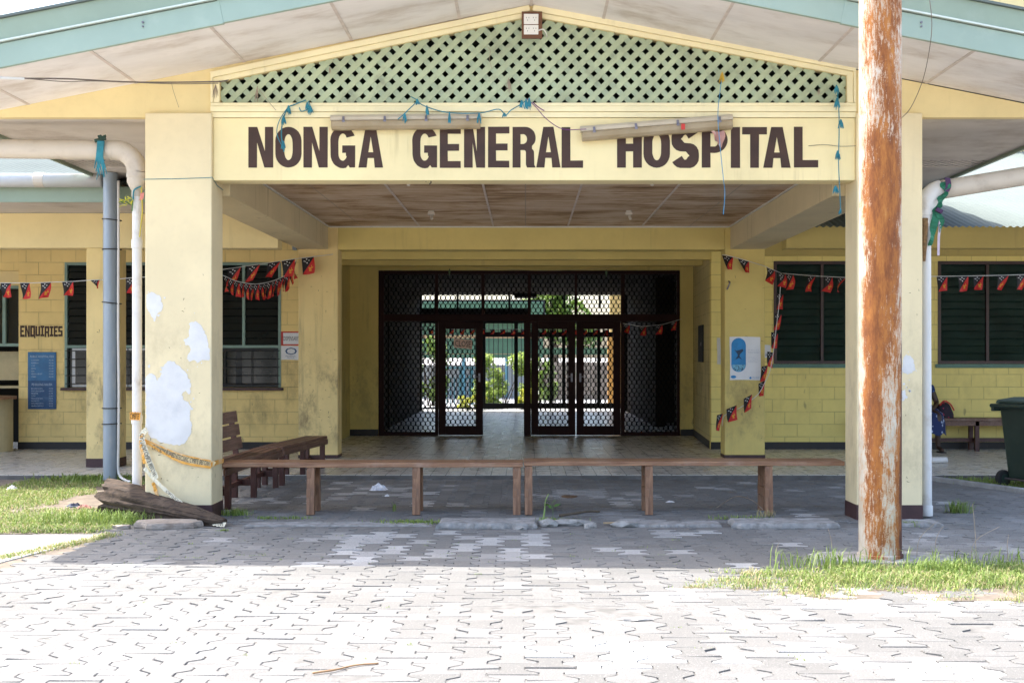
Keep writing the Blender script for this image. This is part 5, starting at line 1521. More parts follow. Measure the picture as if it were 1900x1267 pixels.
# ================================================================= SIGNS, POSTERS, NOTICES
def text_line(parent, mat, *args):
    m = MB(); face_text(m, *args); return m.build('text_line', mat, parent)
def face_text(mb, st, px0, px1, py0, py1, Y, skew=0):
    def f(u, v): return Vector((PX(px0 + (px1 - px0) * u, Y), Y, PZ(py1 + (py0 - py1) * v, Y)))
    put_text(mb, st, f)
# ENQUIRIES, hand-cut angular capitals
YW2 = YW - .0035
enq = MB()
def blockletter(ch, x0, x1, z0, z1):
    w_ = x1 - x0; h = z1 - z0; s = w_ * .36; t = h * .20
    G_ = {'E': [[(0,0),(w_,0),(w_,t),(s,t),(s,h*.42),(w_*.8,h*.42),(w_*.8,h*.6),(s,h*.6),(s,h-t),(w_,h-t),(w_,h),(0,h)]],
          'N': glyph('N', w_, h, s)[0:1],
          'Q': [[(0,0),(w_*.75,0),(w_*.9,-h*.16),(w_*1.08,-h*.12),(w_,h*.05),(w_,h),(0,h)], [(s,t),(w_-s,t),(w_-s,h-t),(s,h-t)]],
          'U': [[(0,0),(w_,0),(w_,h),(w_-s,h),(w_-s,t),(s,t),(s,h),(0,h)]],
          'I': [[(0,0),(w_,0),(w_,t),(w_*.72,t),(w_*.72,h-t),(w_,h-t),(w_,h),(0,h),(0,h-t),(w_*.28,h-t),(w_*.28,t),(0,t)]],
          'R': [[(0,0),(s,0),(s,h*.36),(w_*.6,h*.36),(w_*.68,0),(w_,0),(w_*.93,h*.45),(w_,h*.55),(w_,h),(0,h)], [(s,h*.52),(w_-s,h*.52),(w_-s,h-t),(s,h-t)]],
          'S': [[(0,0),(w_,0),(w_,h*.58),(s,h*.58),(s,h-t),(w_,h-t),(w_,h),(0,h),(0,h*.42),(w_-s,h*.42),(w_-s,t),(0,t)]]}
    return G_[ch]
x = 37.5
ws = [8.2, 9, 9, 8.6, 7, 8.6, 7, 7.5, 7.8]
gap = (116 - 37.5 - sum(ws)) / 8
bs = []
for ch, w_ in zip('ENQUIRIES', ws):
    x0, x1 = PX(x, YW), PX(x + w_, YW)
    z0, z1 = PZ(624.5 + rl.uniform(-.8, .8), YW), PZ(604.5 + rl.uniform(-.6, .6), YW)
    part(MB().poly(blockletter(ch, x0, x1, z0, z1), lambda u, v: Vector((x0 + u, YW2, z0 + v)), (0, .003, 0)), 'letter', M['letter'], wl)
    x += w_ + gap
# fees board
fbx = thing('fees_board', 'blue fees board with two price lists under ENQUIRIES', 'sign', tuple(P(78, 759, YW)))
Yb = YW - .02
MB().box(PX(51.5, Yb), PX(104, Yb), Yb, YW - .002, PZ(759, Yb), PZ(653, Yb)).build('panel', M['bluesign'], fbx, bevel=.003)
MB().box(PX(51.8, Yb), PX(103.7, Yb), Yb - .003, Yb - .0005, PZ(706, Yb), PZ(653.4, Yb)).build('upper_sheet', plain('lighter_blue_sheet', (.03, .15, .33), .5, .2, 5), fbx)
yt = Yb - .005
text_line(fbx, M['bluetxt'], 'PUBLIC HOSPITAL FEES', 56, 100, 659.5, 663.5, yt)
text_line(fbx, M['bluetxt'], 'PEI BILONG HAUSIK', 59, 97, 711, 715.5, yt)
for k, (a, b) in enumerate((('OUTPATIENT', 'K2.00'), ('ADMISSION', 'K5.00'), ('X RAY', 'K5.00'), ('DENTAL', 'K3.00'), ('SCAN', 'K10.00'), ('MEDICAL REPORT', 'K20.00'), ('OTHERS', 'K5.00'))):
    y0 = 667 + k * 5.1
    text_line(fbx, M['bluetxt'], a, 58, 58 + len(a) * 1.45, y0, y0 + 2.5, yt); text_line(fbx, M['bluetxt'], b, 91, 99, y0, y0 + 2.5, yt)
for k, (a, b) in enumerate((('SIK LONG DOKTA', 'K2.00'), ('STAP LONG HAUSIK', 'K5.00'), ('PIKININI', 'K1.00'), ('SUTIM', 'K2.00'), ('PIKSA LONG BUN', 'K5.00'), ('RAUSIM TIT', 'K3.00'), ('PEPA LONG DOKTA', 'K20.00'), ('ARAPELA SAMTING', 'K5.00'))):
    y0 = 719.5 + k * 4.6
    text_line(fbx, M['bluetxt'], a, 58, 58 + len(a) * 1.5, y0, y0 + 2.4, yt); text_line(fbx, M['bluetxt'], b, 91, 98, y0, y0 + 2.4, yt)
# hourglass poster on right rear column
Yp = YB + .006
ps = thing('health_poster', 'white health poster with a blue capsule hourglass on the right rear column', 'poster', tuple(P(1383, 707, Yp)))
def sheetcurl(mb, x0, x1, z0, z1, Y, amp=.006, seed=0, n=8):
    vs = []; fs = []
    for j in range(n + 1):
        for i in range(n + 1):
            u, v = i / n, j / n
            cx = x0 + (x1 - x0) * u + .004 * math.sin(v * 5 + seed); cz = z0 + (z1 - z0) * v + .004 * math.sin(u * 4 + seed)
            vs.append((cx, Y - amp * (1 + math.sin(u * 7 + seed) * math.cos(v * 6 + seed)) * .5 - .002, cz))
    for j in range(n):
        for i in range(n):
            a = j * (n + 1) + i; fs.append((a, a + 1, a + n + 2, a + n + 1))
    return mb.add(vs, fs)
o = sheetcurl(MB(), PX(1354, Yp), PX(1411, Yp), PZ(705, Yp), PZ(625, Yp), Yp, .006).build('paper_sheet', M['paper'], ps, smooth=True, fix=False)
yq_ = Yp - .0105
def cap(px0, px1, py0, py1, n=10):
    x0, x1, z0, z1 = PX(px0, yq_), PX(px1, yq_), PZ(py1, yq_), PZ(py0, yq_)
    r = (x1 - x0) / 2; cx = (x0 + x1) / 2
    return arc(cx, z1 - r, r, r, 0, 180, n) + arc(cx, z0 + r, r, r, 180, 360, n)
def flatpoly(loop, y, mb=None): return (mb or MB()).poly([loop], lambda u, v: Vector((u, y, v)), (0, .001, 0))
flatpoly(cap(1357, 1384, 627, 690), yq_).build('capsule', M['skyblue'], ps)
zc0 = PZ(655, yq_)
low = [p for p in cap(1358, 1383, 628, 689) if p[1] < zc0]
flatpoly(low, yq_ - .0015).build('capsule_lower_half', M['lightblue'], ps)
cx_ = PX(1370.5, yq_)
hg = [(PX(1362, yq_), PZ(648, yq_)), (PX(1366, yq_), PZ(651, yq_)), (PX(1371, yq_), PZ(649.5, yq_)), (PX(1378, yq_), PZ(647.5, yq_)), (PX(1379, yq_), PZ(651, yq_)), (PX(1373, yq_), PZ(657, yq_)), (PX(1372, yq_), PZ(661, yq_)), (PX(1377, yq_), PZ(667, yq_)), (PX(1371, yq_), PZ(664, yq_)), (PX(1364, yq_), PZ(667, yq_)), (PX(1369, yq_), PZ(660, yq_)), (PX(1368, yq_), PZ(656, yq_))]
m = flatpoly(hg, yq_ - .003)
rr = random.Random(4)
for k in range(26):
    a = rr.uniform(1361, 1380); b = 688 - abs(rr.gauss(0, 4)) - (0 if 1363 < a < 1378 else 3)
    if b > 687: b = 686
    s_ = rr.uniform(.5, 1.3)
    flatpoly([(PX(a - s_, yq_), PZ(b, yq_)), (PX(a, yq_), PZ(b + s_, yq_)), (PX(a + s_, yq_), PZ(b, yq_)), (PX(a, yq_), PZ(b - s_, yq_))], yq_ - .003, m)
m.build('hourglass_print', M['navy'], ps)
text_line(ps, M['greytxt'], 'The time to act on', 1388, 1409, 648.5, 650.5, yq_); text_line(ps, M['greytxt'], 'Antibiotic Resistance', 1388, 1409, 652, 655, yq_)
for k in range(5): text_line(ps, M['greytxt'], ('handle with care', 'use only when', 'prescribed by a', 'health worker', 'finish the course')[k], 1388, 1400 + (k * 3) % 7, 662 + k * 2.2, 663.4 + k * 2.2, yq_)
m = MB(); face_text(m, 'World Health', 1396, 1409, 699, 700.6, yq_); face_text(m, 'Organization', 1396, 1409, 701.2, 702.8, yq_)
m.poly([arc(PX(1392.5, yq_), PZ(701, yq_), .016, .016, 0, 345, 14)], lambda u, v: Vector((u, yq_, v)), (0, .001, 0))
m.build('emblem', M['skyblue'], ps)
flatpoly(arc(PX(1361, yq_), PZ(699, yq_), .04, .022, 0, 345, 18), yq_).build('round_badge', M['skyblue'], ps)
# small notices
def notice(px0, px1, py0, py1, Y, label, texts, edge=None, name='paper_notice', mat='paper'):
    t = thing(name, label, 'notice', tuple(P((px0 + px1) / 2, py1, Y)))
    if edge:
        MB().box(PX(px0, Y), PX(px1, Y), Y - .004, Y - .001, PZ(py1, Y), PZ(py0, Y)).build('backing_card', M[edge], t)
        MB().box(PX(px0 + 5, Y), PX(px1 + .5, Y), Y - .007, Y - .0045, PZ(py1 - 2.5, Y), PZ(py0 + 2.5, Y)).build('paper_sheet', M[mat], t)
    else:
        sheetcurl(MB(), PX(px0, Y), PX(px1, Y), PZ(py1, Y), PZ(py0, Y), Y - .002, .003).build('paper_sheet', M[mat], t, fix=False)
    m = MB()
    for st, a, b, c, d in texts: face_text(m, st, a, b, c, d, Y - .0085)
    if m.v: m.build('lettering', M['ink'] if edge else M['bluesign'], t)
    return t
notice(520.5, 556, 615, 641, YW - .001, 'red-edged paper notice beside the left rear porch column', [('DISPENSARY', 526, 554, 624, 632)], edge='red')
notice(521, 556, 642, 667.5, YW - .001, 'white paper notice with a round seal under the red-edged one', [('HOSPITAL', 530, 549, 659.5, 661.5), ('NOTICE', 533, 546, 662.5, 664.5), ('O', 529, 551, 645, 658)])
notice(1417, 1430, 640, 664, YW - .001, 'white paper notice half hidden behind the right rear column', [('ARY', 1420, 1429.5, 655, 661)])
notice(1330.5, 1337, 627, 676, YW - .001, 'narrow worn notice strip on the lobby corner', [], mat='paperdim')
# electrical panel in the lobby side wall
mp = thing('meter_box', 'dark narrow meter box on the right lobby side wall', 'meter box', (3.03, 22.2, 1.45))
sx = lambda y: 2.99 + (y - 21.0) * (.17 / 3.29)
ya, yb_ = 22.1, 22.95
MB().add([(sx(ya) - .03, ya, 1.44), (sx(yb_) - .03, yb_, 1.44), (sx(yb_) - .03, yb_, 2.08), (sx(ya) - .03, ya, 2.08), (sx(ya) + .01, ya, 1.44), (sx(yb_) + .01, yb_, 1.44), (sx(yb_) + .01, yb_, 2.08), (sx(ya) + .01, ya, 2.08)],
         [(0,1,2,3),(7,6,5,4),(0,4,5,1),(1,5,6,2),(2,6,7,3),(3,7,4,0)]).build('door', M['dark'], mp, bevel=.005)
MB().box(sx(ya) - .04, sx(ya) - .028, ya + .1, ya + .14, 1.72, 1.78).build('latch', M['steel'], mp)
# CLOSE sign on the screen door
cs = thing('close_sign', 'small hand-lettered CLOSE sign hung tilted on the screen door', 'sign', tuple(P(858, 645, YE - .02)))
ys = YE - .012
def CS(u, v, dy=0): return Vector((PX(842 + 34 * u, ys), ys + dy, PZ(645 - 17 * v + 2.4 * u, ys)))
MB().poly([[(0, 0), (1, 0), (1, 1), (0, 1)]], lambda u, v: CS(u, v), (0, .004, 0)).build('card', plain('tan_card', (.80, .56, .46), .8, .12, 6), cs)
m = MB(); put_text(m, 'CLOSE', lambda u, v: CS(.07 + .86 * u, .18 + .64 * v, -.002)); m.build('lettering', plain('dark_marker', (.03, .015, .02)), cs)
# conduit box on the left wall top
tag(MB().box(PX(543, 20.7), PX(550, 20.7), 20.66, 20.78, PZ(464, 20.7), PZ(453, 20.7)).build('junction_box', M['galv'], bevel=.004), 'small grey junction box high beside the left rear column', 'junction box')
tag(MB().tube(spline([P(1352, 522, YB - .0), P(1354, 524, YB - .03), P(1352, 530, YB - .03), P(1349, 537, YB - .01)], 4), .012, 6).build('wall_hook', M['steel']), 'small metal hook on the upper right rear column', 'hook')
# small leaf hanging above the screen on a wire
t = thing('hanging_wire', 'thin wire with green leaves sagging above the entrance screen', 'wire', tuple(P(980, 500, 23)))
MB().tube(sag(P(770, 476, 22.6), P(1250, 478, 22.6), .24, 20), .003, 4).build('wire', M['cable'], t)
for px, py in ((834, 503), (1125, 505)):
    q = P(px, py, 22.6)
    MB().add([q + Vector((0, 0, .05)), q + Vector((.02, -.01, 0)), q + Vector((0, 0, -.10)), q + Vector((-.02, .01, 0))], [(0,1,2,3)]).build('leaf', plain('dry_green_leaf', (.07, .12, .05)), t)
# bracket-stubs on the beam underside
# ================================================================= COUNTER at far left
ct = thing('reception_counter', 'cream rounded reception counter at the left edge', 'counter', (-8.9, 20.0, ZF))
MB().lathe([(.40, 0), (.40, .82)], (-8.50, 20.38, ZF), 40).build('counter_body', M['counter'], ct, smooth=False)
MB().lathe([(.52, 0), (.52, .045)], (-8.52, 20.25, ZF + .822), 40).build('counter_top', M['bench'], ct, bevel=.006)
tag(MB().box(-8.75, -8.3, 20.05, 20.25, ZF + .868, ZF + .878).box(-8.72, -8.4, 20.08, 20.28, ZF + .879, ZF + .886).build('paper_stack', M['red']), 'red folders lying on the reception counter', 'folders')

# ================================================================= CAUTION TAPE
ctp = thing('caution_tape', 'orange caution tape wrapped round the left porch column and trailing to the log', 'tape', (-3.3, 12.1, .4))
yt0 = YC - .012
def tape(path, width, mat, text=None, t0=0, t1=1, normal=Vector((0, -1, 0)), name='tape', rep=1, flip=1):
    pts = spline(path, 8)
    ln = [Vector(p) for p in pts]
    cum = [0]
    for a, b in zip(ln, ln[1:]): cum.append(cum[-1] + (b - a).length)
    def at(s):
        s = max(0, min(cum[-1] - 1e-5, s))
        for k in range(len(cum) - 1):
            if s <= cum[k+1]:
                f = (s - cum[k]) / max(1e-6, cum[k+1] - cum[k])
                p = ln[k].lerp(ln[k+1], f); d = (ln[k+1] - ln[k]).normalized()
                return p, d
    W = []
    for k, p in enumerate(ln):
        d = (ln[min(k+1, len(ln)-1)] - ln[max(k-1, 0)]).normalized()
        n_ = d.cross(normal).normalized()
        W.append(n_ * width / 2 * (1 + .12 * math.sin(k * 1.7)) + normal * .003 * math.sin(k * 2.1))
    MB().ribbon(ln, W).build(name, M[mat], ctp, fix=False)
    if text:
        m = MB(); L = cum[-1]
        for r_ in range(rep):
            a = t0 + (t1 - t0) * r_ / rep; b = t0 + (t1 - t0) * (r_ + .94) / rep
            def f(u, v):
                p, d = at((a + (b - a) * u) * L)
                n_ = d.cross(normal).normalized() * flip
                return p + normal * .007 + n_ * (v - .5) * width * .74
            put_text(m, text, f)
        m.build('tape_lettering', M['ink'], ctp)
A = Vector((PX(268, yt0), yt0, PZ(822, yt0)))
tape([A, P(300, 835, yt0), P(340, 850, yt0), P(391, 860, yt0), P(393, 861, yt0)], .060, 'tantape', 'CAUTION BURIED ELECTRIC CABLE BELOW', .12, .99)
tape([P(268, 815, yt0 - .008), P(300, 829, yt0 - .008), P(340, 844, yt0 - .008), P(391, 855, yt0 - .008)], .012, 'orange')
xr = XL1 + .012
tape([Vector((PX(393, yt0), yt0, PZ(861, yt0))), Vector((xr, YC - .005, PZ(861, YC))), Vector((xr, YC + .2, PZ(857, YC + .2))), Vector((xr, YC + .44, PZ(855, YC + .44)))], .045, 'orange', normal=Vector((.7, -.7, 0)))
tape([P(268, 818, yt0 - .006), P(300, 838, yt0 - .006), P(340, 858, yt0 - .006), P(391, 867, yt0 - .006)], .022, 'orange')
tape([P(272, 796, YC - .05), P(264, 806, yt0 - .04), P(265, 822, yt0 - .05), P(275, 850, yt0 - .04), P(290, 888, yt0 - .03)], .05, 'cleartape', 'CAUTION CABLE BELOW', .12, .99, flip=1)
tape([P(270, 800, YC - .045), P(262, 812, yt0 - .045), P(262, 830, yt0 - .05), P(268, 860, yt0 - .045)], .028, 'orange')
tape([P(268, 868, yt0 - .03), P(290, 893, yt0 - .04), P(320, 920, yt0 - .1), P(345, 940, 12.02), P(356, 950, 11.95)], .034, 'cleartape', 'CAUTION BURIED', .45, .98)
tape([P(284, 895, yt0), P(292, 920, yt0), P(297, 934, yt0)], .03, 'orange')
tape([P(392, 969, 11.83), P(405, 972, 11.76), P(418, 973, 11.74)], .05, 'cleartape', 'BELOW', .05, .95, normal=Vector((0, -.75, .66)))
tape([Vector((dpx - .05, yp - .07, PZ(771, yp))), Vector((dpx, yp - .075, PZ(771, yp))), Vector((dpx + .05, yp - .07, PZ(772, yp)))], .075, 'orange', 'CABLE', .05, .95)

# ================================================================= LOG, SLABS, DEBRIS
lg = thing('fallen_log', 'dark split log tapering along the foot of the left porch column', 'log', (-3.4, 12.2, 0))
a = Vector((-3.97, 12.48, .17)); b = Vector((-2.74, 11.78, .04))
n = 60; k = 64
vs = []; fs = []
for i in range(n + 1):
    t = i / n
    c = a.lerp(b, t)
    r = .185 * (1 - t) ** .8 + .034 + .02 * math.sin(t * 9)*(1-t)
    d = (b - a).normalized(); u = d.cross(Vector((0, 0, 1))).normalized(); v = u.cross(d)
    for j in range(k):
        an = 2 * math.pi * j / k
        rr_ = r * (1 + .16 * noise.noise(Vector((math.cos(an) * 1.6, math.sin(an) * 1.6, t * 3))) + .09 * noise.noise(Vector((math.cos(an) * 6, math.sin(an) * 6, t * 1.5))) + .09 * noise.noise(Vector((math.cos(an) * 12, math.sin(an) * 12, t * 2.2))) + .05 * noise.noise(Vector((math.cos(an) * 26, math.sin(an) * 26, t * 12))) - .16 * max(0, math.cos(an - 1.9) - .90) * 10 * (1 - t) - .10 * max(0, math.cos(an + 2.6) - .93) * 12)
        sq = 1.0 if math.sin(an) < 0 else .86
        p = c + u * rr_ * math.cos(an) + v * rr_ * math.sin(an) * sq
        if i < 5: p += d * (-.13 * noise.noise(Vector((math.cos(an) * 2.4, math.sin(an) * 2.4, 2))) - .07 * noise.noise(Vector((math.cos(an) * 8, math.sin(an) * 8, 2))) - .01) * (1 - i / 5)
        p.z = max(p.z, -.012)
        vs.append(p)
for i in range(n):
    for j in range(k):
        j2 = (j + 1) % k
        fs.append((i*k + j, i*k + j2, (i+1)*k + j2, (i+1)*k + j))
fs.append(tuple(n*k + j for j in range(k)))
smooth_angle(MB().add(vs, fs).build('trunk', M['log'], lg), 50)
ev = vs[:k]; cen = sum(ev, Vector()) / k
ring2 = [cen.lerp(q, .5) + (b - a).normalized() * (.05 * noise.noise(q * 25)) for q in ev]
vv = ev + ring2 + [cen + (b - a).normalized() * .04]
ff = [(j, (j+1) % k, k + (j+1) % k, k + j) for j in range(k)] + [(k + j, k + (j+1) % k, 2*k) for j in range(k)]
MB().add([q - (b - a).normalized() * .002 for q in vv], ff).build('broken_end', M['logend'], lg)
loop = blob(-3.22, 11.72, .30, .20, 40, .25, 9)
def rough_slab(loop, z0, z1, seed=0, tiltx=0.0):
    mb = MB(); n = len(loop)
    cx = sum(p[0] for p in loop) / n; cy = sum(p[1] for p in loop) / n
    vs = []
    for (sc_, z) in ((.96, z0), (1.0, z0 + (z1 - z0) * .35), (.99, z0 + (z1 - z0) * .7), (.95, z1)):
        for (x, y) in loop: vs.append((cx + (x - cx) * sc_, cy + (y - cy) * sc_, z + .006 * noise.noise(Vector((x * 20, y * 20, z * 50 + seed))) + tiltx * (x - cx)))
    for q in (.5,):
        for (x, y) in loop: vs.append((cx + (x - cx) * q, cy + (y - cy) * q, z1 + .008 * noise.noise(Vector((x * 15, y * 15, seed))) + tiltx * (x - cx) * q))
    vs.append((cx, cy, z1))
    fs = []
    for r_ in range(4):
        for j in range(n):
            j2 = (j + 1) % n; fs.append((r_*n + j, r_*n + j2, (r_+1)*n + j2, (r_+1)*n + j))
    fs += [(4*n + j, 4*n + (j+1) % n, 5*n) for j in range(n)]
    fs.append(tuple(reversed(range(n))))
    return mb.add(vs, fs)
tag(rough_slab(loop, -.01, .055, 1).build('rotten_plank', M['plank']), 'grey rotten plank lying below the log', 'plank')
tag(rough_slab(blob(-3.63, 11.62, .085, .05, 20, .25, 3), -.01, .03, 2).build('wood_chip', M['plank']), 'small brown wood chip on the bare soil left of the plank', 'wood chip')
def kerb(px0, px1, label, z=.045, y0=11.62, y1=12.02, seed=1, tilt=0.0):
    x0, x1 = PX(px0, 11.62), PX(px1, 11.62)
    lp_ = []
    N_ = 24
    rr = random.Random(seed)
    for i in range(N_): lp_.append((x0 + (x1 - x0) * i / N_, y0 + rr.uniform(-.012, .012)))
    for i in range(8): lp_.append((x1 + rr.uniform(-.01, .01), y0 + (y1 - y0) * i / 8))
    for i in range(N_): lp_.append((x1 + (x0 - x1) * i / N_, y1 + rr.uniform(-.008, .008)))
    for i in range(8): lp_.append((x0 + .02 + rr.uniform(-.01, .01), y1 + (y0 - y1) * i / 8))
    o = rough_slab(lp_, -.02, z, seed, tilt).build('kerb_slab', M['kerb'])
    return tag(o, label, 'kerb slab', 'loose kerb slabs along the porch edge')
kerb(808, 998, 'long cracked kerb slab in front of where the two benches meet', seed=1)
kerb(1357, 1560, 'kerb slab with snapped corners in front of the right bench, left of the rusty pole', seed=2)
kerb(1178, 1345, 'low sunken kerb slab between the rubble and the next slab', z=.018, y0=11.75, y1=12.02, seed=3)
kerb(1612, 1760, 'short kerb slab behind the rusty pole at the right column foot', z=.03, y0=11.75, y1=12.05, seed=5)
kerb(440, 800, 'long flat kerb strip with grass on it under the left bench', z=.006, y0=11.80, y1=12.03, seed=6)
def rock(px, py, s, label, seed, mat='rubble', cat='rubble', zt=1.0, group='broken concrete lumps'):
    c = G(px, py)
    bm = bmesh.new(); bmesh.ops.create_icosphere(bm, subdivisions=2, radius=1)
    vs = []
    for v in bm.verts:
        d = v.co.normalized()
        q = 1 + .35 * noise.noise(d * 1.6 + Vector((seed, 0, 0))) + .12 * noise.noise(d * 5)
        p = Vector((d.x * s[0] * q, d.y * s[1] * q, d.z * s[2] * q * zt)) + c + Vector((0, 0, s[2] * .45))
        p.z = max(p.z, -.02)
        vs.append(p)
    fs = [tuple(v.index for v in f.verts) for f in bm.faces]
    bm.free()
    return tag(MB().add(vs, fs).build('concrete_lump', M[mat]), label, cat, group)
rock(1017, 975, (.09, .07, .045), 'pale concrete lump beside the weed at the slab end', 1)
rock(1060, 973, (.20, .08, .04), 'largest broken concrete lump in the gutter gap', 2)
rock(1095, 978, (.07, .05, .03), 'small grey lump right of the largest broken one', 3)
rock(1160, 976, (.13, .07, .035), 'rough grey lump left of the sunken slab', 4)
rock(965, 981, (.07, .035, .016), 'flat pale chip below the cracked kerb slab', 6)
rock(1180, 1150, (.10, .035, .012), 'dark flat chip lying on the sunlit paving', 8)
tag(MB().bar(G(1120, 974) + Vector((0, 0, .02)), G(1168, 973) + Vector((0, 0, .02)), .03, .012).build('stick', plain('pale_wood', (.45, .32, .18), .8, .2)), 'pale split stick in the gutter rubble', 'stick')
tag(MB().tube(spline([G(1038, 966) + Vector((0, 0, .05)), G(1065, 964) + Vector((0, 0, .06)), G(1090, 960) + Vector((0, 0, .06)), G(1112, 958) + Vector((0, 0, .05))], 5), [.014] * 8 + [.012] * 8, 6).build('root', M['bark'], smooth=True), 'dark root lying across the broken concrete', 'root')
tag(MB().tube(spline([G(580, 1250) + Vector((0, 0, .006)), G(620, 1245) + Vector((0, 0, .008)), G(660, 1236) + Vector((0, 0, .008)), G(702, 1232) + Vector((0, 0, .006))], 5), [.006] * 6 + [.005] * 10, 6).build('twig', plain('pale_twig', (.34, .20, .10), .8), smooth=True), 'thin brown twig on the sunlit paving at the bottom', 'twig')
tag(MB().tube(spline([G(1330, 945) + Vector((0, 0, .02)), G(1365, 939) + Vector((0, 0, .10)), G(1395, 944) + Vector((0, 0, .09)), G(1415, 950) + Vector((0, 0, .03))], 5), .004, 5).build('twig', M['straw'], smooth=True), 'dry bent stalk beside the right bench leg', 'twig')
# crumpled plastic bag under the left bench
def crumple(c, s, seed, n=14):
    vs = []; fs = []
    for j in range(n + 1):
        for i in range(n + 1):
            u, v = i / n - .5, j / n - .5
            q = Vector((u * s[0] * 1.2, v * s[1] * 1.2, 0))
            h = s[2] * (1 - (2 * u) ** 2) * (1 - (2 * v) ** 2)
            q += Vector((noise.noise(Vector((u * 7, v * 7, seed))) * s[0] * .22, noise.noise(Vector((u * 7, v * 7, seed + 5))) * s[1] * .22, max(0, h * (1 + noise.noise(Vector((u * 9, v * 9, seed + 9)))) )))
            vs.append(Vector(c) + q + Vector((0, 0, .004)))
    for j in range(n):
        for i in range(n):
            a_ = j * (n + 1) + i; fs.append((a_, a_ + 1, a_ + n + 2, a_ + n + 1))
    return MB().add(vs, fs)
tag(crumple(G(703, 909), (.15, .16, .06), 1).build('plastic_bag', M['plasticbag'], fix=False), 'crumpled clear plastic bag on the porch paving under the left bench', 'plastic bag')
tag(crumple(G(718, 921), (.04, .05, .02), 4).build('paper_scrap', M['paper'], fix=False), 'tiny white scrap beside the crumpled plastic bag', 'paper scrap')
tag(crumple(G(137, 940), (.12, .10, .03), 2).build('litter_wrapper', plain('dark_wrapper', (.04, .05, .09)), fix=False), 'dark blue wrapper on the bare soil by the log', 'litter', 'litter by the log')
tag(crumple(G(156, 943), (.12, .08, .03), 3).build('litter_wrapper', plain('pink_wrapper', (.38, .16, .14)), fix=False), 'pinkish wrapper on the bare soil by the log', 'litter', 'litter by the log')
tag(crumple(G(22, 908), (.09, .08, .04), 7).build('paper_scrap', M['paper'], fix=False), 'white scrap on the left lawn', 'paper scrap')
tag(crumple(G(1244, 932), (.07, .05, .015), 5).build('paper_scrap', M['paper'], fix=False), 'small white scrap left of the right bench leg', 'paper scrap')
tag(rough_slab(blob(PX(1055, 14.4), 14.2, .09, .12, 18, .3, 5), -.005, .012, 5).build('leaf_litter', plain('dead_leaves', (.14, .08, .04), .9, .3)), 'flat brown clump of dead leaves on the porch paving', 'leaf litter')
# white cloth roll on the tiled floor at right
yy = 1.5 * FPX / (859 - VY)
tag(MB().tube([(PX(1728, yy), yy, ZF + .045), (PX(1757, yy), yy, ZF + .045)], .042, 12).build('paper_roll', plain('striped_roll', (.74, .70, .66), .7, .08)), 'white rolled bundle lying on the right verandah tiles', 'bundle')

# ================================================================= WHEELIE BIN
wb = thing('wheelie_bin', 'dark green wheelie bin with a grey lid at the right edge', 'wheelie bin', (0, 0, 0))
m = MB()
D, Wt = .74, .58          # depth along local x, width along local y
prof_t = [(0, -Wt/2), (D, -Wt/2), (D, Wt/2), (0, Wt/2)]
prof_b = [(.10, -Wt/2 + .045), (D - .15, -Wt/2 + .045), (D - .15, Wt/2 - .045), (.10, Wt/2 - .045)]
zb0, zb1 = .09, .98
m.add([(x, y, zb0) for x, y in prof_b] + [(x, y, zb1) for x, y in prof_t], [(3,2,1,0),(4,5,6,7),(0,1,5,4),(1,2,6,5),(2,3,7,6),(3,0,4,7)])
m.build('bin_body', M['bin'], wb, bevel=.03)
MB().box(-.02, D + .02, -Wt/2 - .02, Wt/2 + .02, .945, .985).build('rim', M['bin'], wb, bevel=.01)
MB().box(-.14, -.022, -Wt/2 + .02, -Wt/2 + .06, .90, .985).box(-.14, -.022, Wt/2 - .06, Wt/2 - .02, .90, .985).tube([(-.13, -Wt/2 + .01, .965), (-.13, Wt/2 - .01, .965)], .024, 10).build('handle', M['bin'], wb, bevel=.006)
ld = [(-.03, .987), (D + .03, .987), (D + .03, 1.015), (D * .8, 1.055), (D * .35, 1.06), (.0, 1.03)]
m = MB(); n = len(ld)
m.add([(x, -Wt/2 - .03, z) for x, z in ld] + [(x, Wt/2 + .03, z) for x, z in ld], [tuple(range(n)), tuple(reversed(range(n, 2*n)))] + [(i, i + n, (i+1) % n + n, (i+1) % n) for i in range(n)])
m.build('lid', M['binlid'], wb, bevel=.012)
MB().tube([(-.05, -Wt/2 + .08, 1.0), (-.05, Wt/2 - .08, 1.0)], .018, 8).build('hinge', M['bin'], wb)
for y in (-Wt/2 + .0, Wt/2 - .0):
    w2 = smooth_angle(MB().lathe([(.02, -.03), (.095, -.03), (.10, -.02), (.10, .02), (.095, .03), (.02, .03)], (.07, y, .10), 28, 'Y').build('wheel', M['rubber'], wb))
    smooth_angle(MB().lathe([(.055, -.034), (.055, .034)], (.07, y, .10), 20, 'Y').build('rim', M['bin'], w2))
MB().tube([(.07, -Wt/2, .10), (.07, Wt/2, .10)], .014, 8).build('axle', M['steel'], wb)
MB().box(.105, D - .20, -Wt/2 + .018, -Wt/2 + .05, .09, .24).build('base_skirt', M['bin'], wb, bevel=.01)
MB().poly([blob(0, .60, .06, .12, 20, .3, 6)], lambda u, v: Vector((.02 + (.98 - v) * .112 - .006, u, v)), (-.002, 0, 0)).build('painted_mark', M['purplefade'], wb)
wb.rotation_euler = (0, 0, R(24))
wb.location = (5.72, 15.05, 0)
